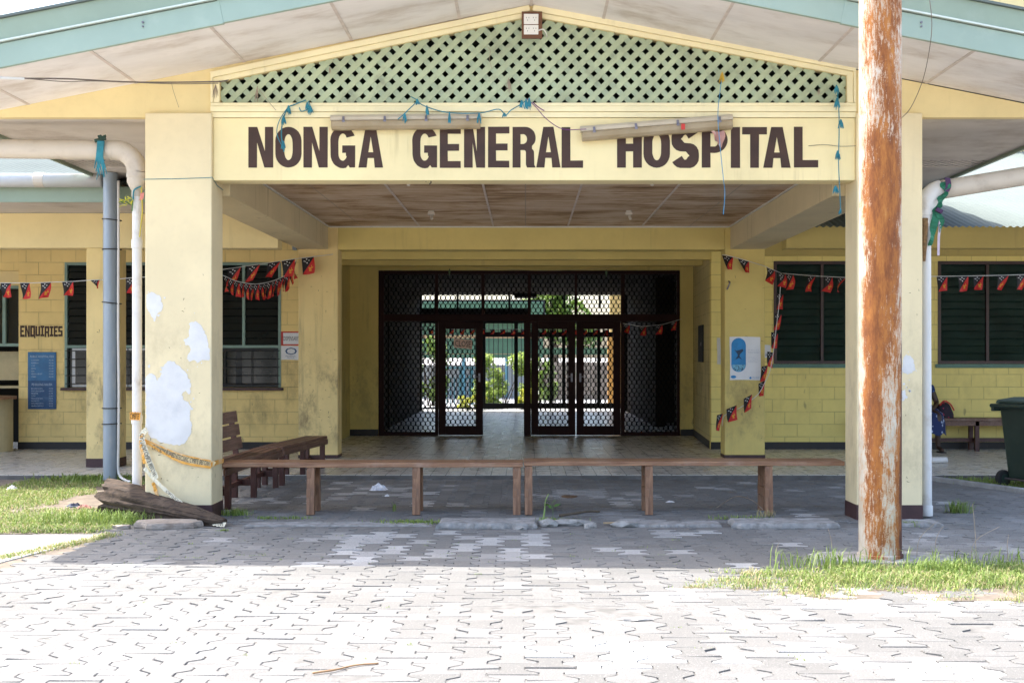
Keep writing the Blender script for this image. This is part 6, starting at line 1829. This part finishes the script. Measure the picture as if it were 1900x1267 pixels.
# ================================================================= SEATED PERSON
def skinbody(name, joints, edges, mat, parent, sub=2):
    me = bpy.data.meshes.new(name)
    keys = list(joints)
    me.from_pydata([joints[k][0] for k in keys], [(keys.index(a_), keys.index(b_)) for a_, b_ in edges], [])
    o = bpy.data.objects.new(name, me); C.objects.link(o)
    o.modifiers.new('skin', 'SKIN')
    if not me.skin_vertices:
        me.attributes  # skin layer is created with the modifier below
        bm = bmesh.new(); bm.from_mesh(me); bm.verts.layers.skin.verify(); bm.to_mesh(me); bm.free()
    sv = me.skin_vertices[0].data
    for i, k in enumerate(keys):
        r = joints[k][1]; sv[i].radius = (r, r) if not isinstance(r, tuple) else r
        sv[i].use_root = (i == 0)
    o.modifiers['skin'].use_smooth_shade = True
    s = o.modifiers.new('sub', 'SUBSURF'); s.levels = sub; s.render_levels = sub
    dg = bpy.context.evaluated_depsgraph_get()
    nm = bpy.data.meshes.new_from_object(o.evaluated_get(dg))
    bpy.data.objects.remove(o)
    nm.materials.clear(); nm.materials.append(mat)
    for p in nm.polygons: p.use_smooth = True
    o = bpy.data.objects.new(name, nm); C.objects.link(o)
    o.parent = parent; o.location = -ORG[parent.name]
    ORG[name] = Vector((0, 0, 0)); ORG[o.name] = Vector((0, 0, 0))
    return o
pcx, pcy = 6.25, 20.50
pr = thing('person', 'seated person in a blue floral skirt half hidden behind the right column', 'person', (pcx, pcy, ZF))
zs = ZF + .52
J = {'pel': ((pcx, pcy, zs + .10), .13), 'waist': ((pcx, pcy + .02, zs + .26), .115), 'chest': ((pcx, pcy + .0, zs + .42), .13), 'neckb': ((pcx, pcy - .01, zs + .54), .06), 'neck': ((pcx, pcy - .03, zs + .60), .05),
     'head1': ((pcx + .01, pcy - .05, zs + .68), .075), 'head2': ((pcx + .01, pcy - .05, zs + .76), .085), 'top': ((pcx + .01, pcy - .04, zs + .82), .06),
     'shR': ((pcx + .17, pcy, zs + .48), .058), 'elR': ((pcx + .255, pcy - .05, zs + .23), .044), 'wrR': ((pcx + .12, pcy - .28, zs + .15), .03), 'haR': ((pcx + .05, pcy - .34, zs + .15), .032),
     'shL': ((pcx - .17, pcy, zs + .48), .058), 'elL': ((pcx - .24, pcy - .06, zs + .23), .044), 'wrL': ((pcx - .10, pcy - .30, zs + .15), .03), 'haL': ((pcx - .03, pcy - .35, zs + .15), .032),
     'hipR': ((pcx + .10, pcy - .02, zs + .08), .10), 'knR': ((pcx + .15, pcy - .42, zs + .05), .07), 'calR': ((pcx + .15, pcy - .42, zs - .14), .055), 'anR': ((pcx + .16, pcy - .40, ZF + .08), .036), 'toR': ((pcx + .19, pcy - .56, ZF + .03), .032),
     'hipL': ((pcx - .10, pcy - .02, zs + .08), .10), 'knL': ((pcx - .13, pcy - .42, zs + .05), .07), 'calL': ((pcx - .13, pcy - .42, zs - .14), .055), 'anL': ((pcx - .13, pcy - .40, ZF + .08), .036), 'toL': ((pcx - .15, pcy - .56, ZF + .03), .032)}
E = [('pel', 'waist'), ('waist', 'chest'), ('chest', 'neckb'), ('neckb', 'neck'), ('neck', 'head1'), ('head1', 'head2'), ('head2', 'top'), ('chest', 'shR'), ('shR', 'elR'), ('elR', 'wrR'), ('wrR', 'haR'), ('chest', 'shL'), ('shL', 'elL'), ('elL', 'wrL'), ('wrL', 'haL'),
     ('pel', 'hipR'), ('hipR', 'knR'), ('knR', 'calR'), ('calR', 'anR'), ('anR', 'toR'), ('pel', 'hipL'), ('hipL', 'knL'), ('knL', 'calL'), ('calL', 'anL'), ('anL', 'toL')]
skinbody('body', J, E, M['skin'], pr)
# fingers resting in the lap
for sg, h in ((1, J['haR'][0]), (-1, J['haL'][0])):
    for k in range(4):
        p = Vector(h) + Vector((-.02 * sg, -.012 * k + .01, -.004 * k))
        MB().tube([p, p + Vector((-.045 * sg, -.012, .004)), p + Vector((-.075 * sg + .004 * k, -.012, -.018))], [.010, .009, .006], 6).build('finger', M['skin'], pr, smooth=True)
    p = Vector(h) + Vector((-.005 * sg, .02, .018))
    MB().tube([p, p + Vector((-.03 * sg, .0, .016)), p + Vector((-.05 * sg, -.015, .008))], [.011, .010, .007], 6).build('thumb', M['skin'], pr, smooth=True)
smooth_angle(MB().lathe([(.001, -.02), (.095, -.015), (.112, .04), (.108, .10), (.07, .145), (.001, .16)], (pcx + .01, pcy - .025, zs + .74), 20).build('hair', M['hair'], pr), 80)
# face features on the front of the head (towards the camera)
fz = zs + .715
MB().tube([(pcx + .01, pcy - .135, fz + .03), (pcx + .01, pcy - .155, fz)], [.010, .016], 8).build('nose', M['skin'], pr, smooth=True)
MB().tube([(pcx - .015, pcy - .132, fz - .04), (pcx + .035, pcy - .132, fz - .04)], .008, 6).build('mouth', plain('lips', (.07, .02, .018)), pr)
for s_ in (-.03, .03): MB().lathe([(.001, -.012), (.012, 0), (.001, .012)], (pcx + .01 + s_, pcy - .132, fz + .035), 10).build('eye', M['ink'], pr)
for s_ in (-.088, .088): MB().lathe([(.001, -.03), (.02, 0), (.001, .03)], (pcx + .01 + s_, pcy - .045, fz + .01), 10).build('ear', M['skin'], pr)
J2 = {'a': ((pcx, pcy + .01, zs + .16), .155), 'b': ((pcx, pcy + .01, zs + .34), .145), 'c': ((pcx, pcy, zs + .46), .14), 'd': ((pcx, pcy - .01, zs + .53), .085),
      'sr': ((pcx + .17, pcy, zs + .47), .075), 'er': ((pcx + .21, pcy - .02, zs + .37), .068), 'sl': ((pcx - .17, pcy, zs + .47), .075), 'el': ((pcx - .21, pcy - .02, zs + .37), .068)}
skinbody('blouse', J2, [('a', 'b'), ('b', 'c'), ('c', 'd'), ('c', 'sr'), ('sr', 'er'), ('c', 'sl'), ('sl', 'el')], M['blouse'], pr)
# skirt: one draped sheet over both thighs, hem below the knee
vs = []; fs = []; K = 40
rings = [((pcx, pcy + .02, zs + .22), .18, .15), ((pcx, pcy - .05, zs + .14), .26, .19), ((pcx + .01, pcy - .22, zs + .08), .27, .26), ((pcx + .02, pcy - .30, zs - .06), .27, .21), ((pcx + .03, pcy - .34, zs - .24), .26, .17)]
for r_, ((cx, cy, cz), rx, ry) in enumerate(rings):
    for j in range(K):
        an = 2 * math.pi * j / K
        wv = 1 + .05 * r_ * .25 * math.sin(an * 9 + r_)
        vs.append((cx + rx * wv * math.cos(an), cy + ry * wv * math.sin(an), cz + (.02 * math.sin(an * 7) if r_ == 4 else 0)))
for r_ in range(4):
    for j in range(K): fs.append((r_*K + j, r_*K + (j+1) % K, (r_+1)*K + (j+1) % K, (r_+1)*K + j))
MB().add(vs, fs).build('skirt', M['skirt'], pr, smooth=True)
for s_ in (1, -1):
    q = J['toR'][0] if s_ > 0 else J['toL'][0]
    MB().box(q[0] - .045, q[0] + .045, q[1] - .03, q[1] + .20, ZF + .001, ZF + .018).build('sandal', M['rubber'], pr, bevel=.006)
# patterned bag on the bench beside them
bg_ = thing('shoulder_bag', 'dark patterned cloth bag slumped on the bench beside the seated person', 'bag', (6.63, 20.46, zs))
vs = []; fs = []; K = 28; H = 12
for i in range(H + 1):
    t = i / H
    for j in range(K):
        an = 2 * math.pi * j / K
        r = (1 - (t ** 2.6)) ** .5 if t < 1 else 0.02
        q = 1 + .10 * noise.noise(Vector((math.cos(an) * 2, math.sin(an) * 2, t * 3)))
        vs.append((6.63 + .145 * r * q * math.cos(an) - .03 * t, 20.46 + .11 * r * q * math.sin(an), zs + .001 + .245 * t * (1 + .05 * math.cos(an))))
for i in range(H):
    for j in range(K): fs.append((i*K + j, i*K + (j+1) % K, (i+1)*K + (j+1) % K, (i+1)*K + j))
fs.append(tuple(reversed(range(K))))
fs.append(tuple(H*K + j for j in range(K)))
MB().add(vs, fs).build('bag_body', M['bag'], bg_, smooth=True)
MB().tube(spline([(6.52, 20.36, zs + .20), (6.58, 20.33, zs + .27), (6.68, 20.34, zs + .22), (6.75, 20.37, zs + .12)], 5), .012, 6).build('strap', M['red'], bg_, smooth=True)

# ================================================================= GRASS AND WEEDS
def blades(name, mat, spots, seed, label=None, kindv='stuff', cat=None):
    """spots: list of (x, y, z, height, lean, width)"""
    rr = random.Random(seed)
    vs = []; fs = []; tn = []
    for (x, y, z, h, lean, wd) in spots:
        a_ = rr.uniform(0, 2 * math.pi); d = Vector((math.cos(a_), math.sin(a_), 0)); s_ = Vector((-d.y, d.x, 0)) * wd
        b0 = len(vs); p = Vector((x, y, z))
        p1 = p + d * lean * h * .35 + Vector((0, 0, h * .6)); p2 = p + d * lean * h + Vector((0, 0, h * max(.25, 1 - .42 * lean)))
        vs += [p - s_, p + s_, p1 - s_ * .75, p1 + s_ * .75, p2]
        fs += [(b0, b0 + 1, b0 + 3, b0 + 2), (b0 + 2, b0 + 3, b0 + 4)]
        t = max(0, min(1, rr.gauss(.5, .25))); tn += [t, t]
    me = bpy.data.meshes.new(name); me.from_pydata([tuple(v) for v in vs], [], fs)
    at = me.attributes.new('tone', 'FLOAT', 'FACE'); at.data.foreach_set('value', tn)
    me.materials.append(mat)
    o = bpy.data.objects.new(name, me); C.objects.link(o)
    if kindv: o['kind'] = kindv
    if label: o['label'] = label; o['category'] = cat
    return o
def inside(p, loop):
    c = False; n_ = len(loop)
    for i in range(n_):
        a_, b_ = loop[i], loop[(i + 1) % n_]
        if (a_[1] > p[1]) != (b_[1] > p[1]) and p[0] < (b_[0] - a_[0]) * (p[1] - a_[1]) / (b_[1] - a_[1]) + a_[0]: c = not c
    return c
rg = random.Random(21)
sp = []; dry = []
for _ in range(62000):
    x = rg.uniform(.9, 5.4); y = rg.uniform(8.0, 9.75)
    ins = inside((x, y), island)
    if not ins and (rg.random() > .10 or not inside((3.2 + (x - 3.2) * .93, 8.84 + (y - 8.84) * .87), island)): continue
    d = noise.noise(Vector((x * 1.6, y * 1.6, 1))) + .5 * noise.noise(Vector((x * 5, y * 5, 1))) + .25
    edge = min(1, max(0, (y - 8.3) / .5)) * min(1, max(.15, (x - 1.2) / .7))
    if rg.random() > .30 + d + .25 * edge: continue
    h = (.020 + .06 * rg.random() ** 2.0) * (.55 + .75 * edge) * (1 + .7 * max(0, noise.noise(Vector((x * 3.3, y * 3.3, 8)))))
    if (x - px_) ** 2 + (y - py_) ** 2 < .17 ** 2: continue
    (dry if rg.random() < .20 + .35 * (1 - edge) else sp).append((x, y, -.002, h, rg.uniform(.3, 1.9), rg.uniform(.0018, .004)))
for _ in range(380):     # tall tufts round the pole foot and along the back edge
    cx = rg.choice([2.35, 2.9, 2.0, 3.2, 3.9, 4.3, 3.5, 2.2]) + rg.gauss(0, .10); cy = 9.35 + rg.gauss(0, .08)
    sp.append((cx, cy, .01, rg.uniform(.08, .22), rg.uniform(.2, .9), .004))
for _ in range(260):
    cx = 2.95 + rg.gauss(0, .12); cy = 9.15 + rg.gauss(0, .06)
    sp.append((cx, cy, .01, rg.uniform(.06, .15), rg.uniform(.3, 1.0), .004))
blades('grass', M['grass'], sp, 1)
blades('dry_grass', M['drygrass'], dry, 2)
sp = []; dry = []
for _ in range(60000):
    x = rg.uniform(-6.2, -3.45); y = rg.uniform(11.25, 16.2)
    if not inside((x, y), lawn_loop): continue
    bare = noise.noise(Vector((x * .8, y * .8, 7))) + (.6 * min(1, max(0, (x + 5.15 + .4 * noise.noise(Vector((y * 1.3, 1, 1)))) / .35)) if 13.1 < y < 15.3 else 0) + .35 * noise.noise(Vector((x * 2.6, y * 2.6, 4))) + (.6 if x > -4.1 and 12.4 < y else 0)
    if bare > .32: continue
    if rg.random() > .75 - bare: continue
    (dry if rg.random() < .18 else sp).append((x, y, -.004, .014 + .05 * rg.random() ** 2, rg.uniform(.3, 1.8), rg.uniform(.0022, .005)))
for _ in range(900):
    cx = rg.choice([-3.95, -4.05, -3.75, -3.85, -4.4, -3.6]) + rg.gauss(0, .12); cy = 12.05 + rg.gauss(0, .14)
    sp.append((cx, cy, -.004, rg.uniform(.05, .17), rg.uniform(.2, .9), .004))
for _ in range(1100):
    cx = -5.35 + rg.gauss(0, .28); cy = 16.05 + rg.gauss(0, .10)
    sp.append((cx, cy, -.004, rg.uniform(.03, .13), rg.uniform(.3, 1.0), .006))
for _ in range(3500):    # verge along the concrete path
    t = rg.random(); x = -4.3 + .75 * t + rg.gauss(0, .05); y = 9.0 + 2.2 * t + rg.gauss(0, .06)
    (dry if rg.random() < .5 else sp).append((x - .02, y, -.006, .015 + .035 * rg.random(), rg.uniform(.3, 1.2), .003))
blades('grass', M['grass'], sp, 3)
blades('dry_grass', M['drygrass'], dry, 4)
sp = []
for _ in range(9000):
    x = rg.uniform(5.2, 7.2); y = rg.uniform(13.1, 16.15)
    if 5.1 + (16.3 - y) * 0.37 > x: continue
    if noise.noise(Vector((x * 1.1, y * 1.1, 3))) > .2: continue
    sp.append((x, y, -.002, .03 + .06 * rg.random(), rg.uniform(.2, 1.0), .004))
blades('grass', M['grass'], sp, 5)
def weed(px, py, label, n_, h, spread=.1, seed=1, mat='grass', yspread=.5):
    c = G(px, py); rr = random.Random(seed)
    sp_ = [(c.x + rr.gauss(0, spread), c.y + rr.gauss(0, spread * yspread), 0, rr.uniform(.5, 1) * h, rr.uniform(.2, 1.1), .004) for _ in range(n_)]
    o = blades('weed_tuft', M[mat], sp_, seed, label, None, 'weed')
    if n_ > 85 and spread >= .14 and yspread < .5:
        o.name = 'weed_mat'; o['kind'] = 'stuff'
        for k_ in ('label', 'category'):
            if k_ in o: del o[k_]
        return o
    if 'kind' in o: del o['kind']
    o['group'] = 'weeds in the paving joints'
    return o
weed(430, 955, 'low leafy weed at the foot of the left porch column', 220, .09, .09, 1)
weed(520, 962, 'sparse weed strip under the left end of the left bench', 160, .04, .16, 2, yspread=.25)
weed(770, 970, 'flat green weed mat left of the cracked kerb slab', 380, .045, .16, 3, yspread=.35)
weed(1778, 951, 'spiky weed tuft on the paving right of the right downpipe', 130, .17, .06, 4)
weed(1025, 968, 'low weed patch beside the broken concrete', 150, .06, .10, 5)
weed(730, 948, 'single thin weed under the left bench', 8, .13, .015, 6)
weed(1370, 963, 'small weeds on top of the slab with snapped corners', 90, .06, .14, 7, yspread=.2)
weed(1420, 958, 'pale weed at the foot of the right bench leg', 40, .10, .05, 8, 'drygrass')
weed(415, 985, 'tiny weed on the shaded paving below the tape end', 50, .03, .03, 9)
weed(1690, 975, 'small weed between the rusty pole and the right downpipe', 60, .07, .06, 10)
weed(1795, 897, 'short weed by the kerb left of the wheelie bin', 50, .03, .1, 11)
sp = []
rm_ = random.Random(9)
for _ in range(70):
    q = G(rm_.uniform(230, 1300), rm_.uniform(985, 1048)) if rm_.random() < .7 else G(rm_.uniform(120, 1800), rm_.uniform(1060, 1240))
    for k_ in range(rm_.randint(3, 9)): sp.append((q.x + rm_.gauss(0, .02), q.y + rm_.gauss(0, .008), -.004, rm_.uniform(.008, .024), rm_.uniform(.4, 1.6), .0025))
blades('joint_moss', M['grass'], sp, 31)
# leafy seedling beside the slab
sd = thing('seedling', 'leafy green seedling sprouting between the two benches', 'seedling', tuple(G(1025, 962)))
c = G(1026, 962)
MB().tube([c, c + Vector((.0, 0, .08)), c + Vector((-.01, 0, .14))], .003, 5).build('stem', plain('green_stem', (.08, .14, .04)), sd)
MB().tube(spline([G(1006, 970), G(1006, 970) + Vector((.02, 0, .09)), G(1006, 970) + Vector((.03, 0, .20)), G(1006, 970) + Vector((.06, 0, .27))], 4), [.008] * 6 + [.005] * 7, 5).build('grass_stalk', plain('pale_stalk', (.20, .28, .08)), sd)
for k in range(5):
    q = c + Vector((rg.uniform(-.05, .05), rg.uniform(-.03, .03), .10 + .07 * rg.random()))
    d = Vector((math.cos(k * 1.3), math.sin(k * 1.3) * .5, .3))
    s_ = Vector((-d.y, d.x, .4)).normalized() * .028
    MB().add([q, q + d * .03 + s_, q + d * .075, q + d * .03 - s_], [(0, 1, 2, 3)]).build('leaf', plain('seedling_leaf', (.07, .17, .03), .5), sd)
for k in range(7):
    x = rg.choice([2.1, 3.3, 3.6, 4.4, 4.0, 1.7, 4.6]); c = Vector((x + rg.uniform(-.2, .2), 9.3, 0))
# tall seed heads on the island
m = MB()
for (px, py, dxp, h) in ((1812, 1052, -3, .46), (1700, 1045, 40, .30), (1735, 1040, 20, .26), (1440, 1050, 8, .17), (1800, 1045, 60, .27), (1870, 1048, 6, .22), (1545, 1040, -6, .24)):
    c = G(px, py); e = c + Vector((dxp * .004, .05, h))
    m.tube(spline([c, c.lerp(e, .5) + Vector((-.004 * dxp * .3, 0, .03)), e], 4), [.003] * 6 + [.002] * 3, 4)
o = m.build('seed_stalks', M['drygrass'] if False else M['straw'])
o['kind'] = 'stuff'

# kerb strip along the right lawn
kb = MB(); 
q0 = Vector((5.02, 16.25, .0)); q1 = Vector((5.85, 14.1, .0))
kb.bar(q0, q1, .10, .10)
kind(kb.build('lawn_kerb', M['concrete'], bevel=.01), 'structure')

# ================================================================= THE GARDEN BEYOND THE GATE
kind(MB().add([(-30, 35.45, -.02), (30, 35.45, -.02), (30, 90, -.02), (-30, 90, -.02)], [(0, 1, 2, 3)]).build('garden_ground', M['concrete']), 'structure')
def leafclump(mb, tones, c, r, n_, s_, rr):
    for _ in range(n_):
        d = Vector((rr.gauss(0, 1), rr.gauss(0, 1), rr.gauss(0, 1))).normalized() * (rr.random() ** .45)
        p = Vector(c) + Vector((d.x * r[0], d.y * r[1], d.z * r[2]))
        u = Vector((rr.gauss(0, 1), rr.gauss(0, 1), rr.gauss(0, .6))).normalized(); v = u.cross(Vector((rr.gauss(0, 1), rr.gauss(0, 1), 1))).normalized()
        b0 = len(mb.v); q = s_ * rr.uniform(.6, 1.3)
        mb.v += [p - u * q, p + v * q * .42, p + u * q, p - v * q * .42]; mb.f.append((b0, b0 + 1, b0 + 2, b0 + 3)); tones.append(max(0, min(1, .5 + .4 * d.z + rr.gauss(0, .2))))
def shrub(px, Y, w_, h, label, seed, mat='leaf', s_=.06, n_=1900):
    rr = random.Random(seed); x = PX(px, Y)
    t = thing('garden_shrub', label, 'shrub', (x, Y, 0), 'shrubs in the garden beyond the gate')
    m = MB(); tones = []
    for k in range(14):
        rs_ = rr.uniform(.5, 1.1)
        leafclump(m, tones, (x + rr.uniform(-.65, .65) * w_, Y + rr.uniform(-.4, .4), h * rr.uniform(.10, .88)), (w_ * .26 * rs_, .3, h * .16 * rs_), n_ // 14, s_, rr)
    o = m.build('foliage', M[mat], t, fix=False)
    at = o.data.attributes.new('tone', 'FLOAT', 'FACE'); at.data.foreach_set('value', tones)
    st = MB()
    for k in range(5):
        st.tube([(x + rr.uniform(-.1, .1), Y, 0), (x + rr.uniform(-.4, .4) * w_, Y + rr.uniform(-.2, .2), h * .7)], [.02, .008], 5)
    st.build('stems', M['bark'], t)
    return t
shrub(800, 40, .9, 2.4, 'tall green shrub at the left end of the garden gate', 1, s_=.08)
shrub(938, 39.5, 1.3, 1.65, 'bright green shrub seen through the open doorway', 2, 'leafb', n_=4200)
shrub(905, 38.6, .6, .9, 'smaller green shrub left of the doorway view', 3, 'leafb', n_=2200)
shrub(1000, 41, .8, 1.6, 'green shrub behind the door posts', 6)
shrub(872, 37.6, .55, .45, 'low yellow-green shrub at the foot of the blue posts', 4, 'leafy', .045)
shrub(975, 37.8, .4, .6, 'small yellow-flecked shrub beside the gate post', 5, 'leafy', .06)
# green weatherboard building
gbld = thing('green_building', 'green weatherboard building with tan bands beyond the garden', 'building', (-2.2, 48, 0))
def boards(x0, x1, Y, z0, z1, name, mat, lap=.16):
    m = MB(); z = z0
    while z < z1 - .01:
        zt_ = min(z + lap, z1)
        m.add([(x0, Y - .02, z), (x1, Y - .02, z), (x1, Y, zt_), (x0, Y, zt_), (x0, Y + .1, z), (x1, Y + .1, z), (x1, Y + .1, zt_), (x0, Y + .1, zt_)], [(0,1,2,3),(7,6,5,4),(0,4,5,1),(1,5,6,2),(2,6,7,3),(3,7,4,0)])
        z += lap
    return m.build(name, mat, gbld)
YG2 = 48
boards(-6, PX(1008, YG2), YG2, PZ(664, YG2), PZ(628, YG2), 'weatherboards', M['greenwall'])
boards(-6, PX(1008, YG2), YG2, PZ(612, YG2), PZ(560, YG2), 'weatherboards', M['greenwall'])
MB().box(-6, PX(1008, YG2), YG2 - .01, YG2 + .1, PZ(627.5, YG2), PZ(622, YG2)).build('tan_band', M['tanwall'], gbld)
MB().box(-6, PX(1008, YG2), YG2 + .1, YG2 + .2, PZ(640, YG2), PZ(600, YG2)).build('backing', M['greenwall'], gbld)
MB().box(-6, PX(1008, YG2), YG2 - .012, YG2 + .1, PZ(657, YG2) , PZ(653, YG2)).build('tan_band', M['tanwall'], gbld)
MB().box(-6, PX(1012, YG2), YG2 + .3, YG2 + 6, PZ(600, YG2), PZ(556, YG2)).build('upper_block', M['dark'], gbld)
MB().add([(-6.4, YG2 - .5, PZ(592, YG2)), (PX(1014, YG2), YG2 - .5, PZ(592, YG2)), (PX(1014, YG2), YG2 + 4, PZ(575, YG2)), (-6.4, YG2 + 4, PZ(575, YG2)), (-6.4, YG2 - .5, PZ(589, YG2)), (PX(1014, YG2), YG2 - .5, PZ(589, YG2)), (PX(1014, YG2), YG2 + 4, PZ(572, YG2)), (-6.4, YG2 + 4, PZ(572, YG2))],
         [(0,3,2,1),(4,5,6,7),(0,1,5,4),(1,2,6,5),(2,3,7,6),(3,0,4,7)]).build('roof', M['eave'], gbld)
for k in range(5):
    x = -5.5 + k * 1.6
    MB().box(x - .06, x + .06, YG2 + .02, YG2 + .14, 0, PZ(664, YG2)).build('stilt', M['bluepost'], gbld)
boards(-6, PX(1000, YG2), YG2 + 2.0, 0, 1.2, 'lower_wall', M['sheetw'], .6)
# blue timber frame in the garden
bf = thing('blue_frame', 'blue timber stair frame standing in the garden left of the shrubs', 'timber frame', (-2.8, 41.5, 0))
yb2 = 41
for px in (852, 872):
    MB().box(PX(px, yb2), PX(px + 6, yb2), yb2, yb2 + .1, 0, PZ(682, yb2)).build('post', M['bluepost'], bf)
MB().bar(P(856, 715, yb2 - .06), P(878, 690, yb2 - .06), .08, .05).bar(P(868, 724, yb2 - .06), P(890, 700, yb2 - .06), .08, .05).build('brace', M['bluepost'], bf)
MB().box(PX(826, yb2), PX(890, yb2), yb2 - .02, yb2 + .12, PZ(684, yb2), PZ(680.5, yb2)).build('rail', M['bluepost'], bf)
m = MB()
for px in range(828, 890, 7): m.box(PX(px, yb2), PX(px + 2, yb2), yb2 + .02, yb2 + .06, 0, PZ(700, yb2))
m.build('balusters', M['bluepost'], bf)
# tan timber wall on the right of the garden
tw = thing('tan_shed', 'ochre timber shed wall at the right of the garden gate', 'shed', (5.4, 42, 0))
MB().box(PX(1128, 40), 6.5, 40, 40.2, 0, 2.2).build('lower_boards', plain('ochre_boards', (.50, .25, .05), .7, .3, 3, sc=(9, 1, 1)), tw)
MB().box(PX(1132, 40), 6.5, 40.02, 40.2, 2.2, 4.2).build('upper_boards', plain('yellow_boards', (.62, .42, .14), .7, .2, 3, sc=(9, 1, 1)), tw)
MB().box(PX(1128, 40) - .3, 6.7, 39.6, 41, 4.2, 4.28).build('roof', M['eave'], tw)
# grey brown wall and hedge further back on the right
bw = thing('garden_wall', 'low dark hedge-topped wall beyond the right screen doors', 'wall', (2.8, 46, 0))
MB().box(PX(1000, 46), PX(1140, 46), 46, 46.2, 0, PZ(735, 46) + 1.2).build('wall_face', plain('mottled_wall', (.20, .17, .14), .9, .4, 4, dirt=(.08, .10, .05)), bw)
MB().box(PX(1000, 46), PX(1140, 46), 46.5, 46.6, PZ(658, 46), PZ(645, 46)).build('green_rail', M['greenwall'], bw)
for k in range(9):
    px = 700 + k * 95
    pass
rt = random.Random(77)
def tree(x, Y, h, w_, label, seed):
    rr = random.Random(seed)
    t = thing('garden_tree', label, 'tree', (x, Y, 0), 'trees beyond the garden')
    MB().tube(spline([(x, Y, 0), (x + .1, Y, h * .3), (x - .1, Y + .1, h * .6), (x, Y, h * .85)], 4), [.25, .24, .22, .2, .19, .18, .16, .14, .12, .10, .08, .06, .04][:13], 8).build('trunk', M['bark'], t, smooth=True)
    m = MB(); tones = []
    for k in range(12):
        a_ = rr.uniform(0, 6.28)
        leafclump(m, tones, (x + math.cos(a_) * w_ * .5 * rr.random(), Y + math.sin(a_) * w_ * .5 * rr.random(), h * rr.uniform(.45, .95)), (w_ * .3, w_ * .3, h * .14), 160, .22, rr)
    o = m.build('crown', M['leaf'], t, fix=False)
    at = o.data.attributes.new('tone', 'FLOAT', 'FACE'); at.data.foreach_set('value', tones)
tree(-7.5, 55, 6.5, 4.0, 'broad tree behind the left end of the green building', 1)
tree(1.2, 58, 5.0, 3.0, 'small tree right of the green building', 2)

# scratches and scuffs on the columns
def scuffs(px0, px1, py0, py1, Y, n_, seed, mat):
    rr = random.Random(seed); m = MB()
    for _ in range(n_):
        px, py = rr.uniform(px0, px1), rr.uniform(py0, py1)
        L = rr.uniform(1.5, 6); an = rr.choice((0, 0, 90, 70, 20)) + rr.gauss(0, 14)
        p = P(px, py, Y - .0015); q = P(px + L * math.cos(R(an)), py + L * math.sin(R(an)), Y - .0015)
        m.bar(p, p.lerp(q, .5) + Vector((0, 0, rr.uniform(-.004, .004))), rr.uniform(.002, .006), .0012, up=(0, 1, 0)).bar(p.lerp(q, .5), q, rr.uniform(.002, .004), .0012, up=(0, 1, 0))
    return m
M['scuff'] = plain('dark_scuff', (0.10, 0.06, 0.035), 0.9)
cols = [o for o in C.objects if o.name.startswith('column') and o.parent == HB]
def col_at(x, y): return min(cols, key=lambda o: (ORG[o.name].x - x) ** 2 + (ORG[o.name].y - y) ** 2)
for (q, x, y) in ((scuffs(560, 622, 500, 830, YB + .01, 34, 1, 'scuff'), -3.0, 19), (scuffs(1350, 1415, 500, 830, YB + .01, 12, 2, 'scuff'), 3.2, 19), (scuffs(275, 388, 500, 900, YC, 22, 3, 'scuff'), -3.3, 12.4), (scuffs(1680, 1708, 500, 920, YC, 8, 4, 'scuff'), 3.4, 12.4), (scuffs(165, 212, 560, 840, 17.40, 14, 5, 'scuff'), -5.7, 17.6)):
    kind(part(q, 'scuff_marks', M['scuff'], col_at(x, y)), 'stuff')
tag(MB().tube(spline([P(1500, 271, YBM - .004), P(1530, 269, YBM - .02), P(1560, 272, YBM - .02), P(1588, 271, YC - .01)], 5), .003, 4).build('loose_wire', M['cable'], smooth=True), 'short thin wire crossing the right end of the lettered beam', 'wire')
tag(MB().tube(spline([P(790, 337, YBM + .08), P(796, 333, YBM + .05), P(800, 338, YBM + .05), P(797, 342, YBM + .07)], 4), .006, 5).build('bent_hook', M['blacktie'], smooth=True), 'small bent hook under the lettered beam below GENERAL', 'hook')
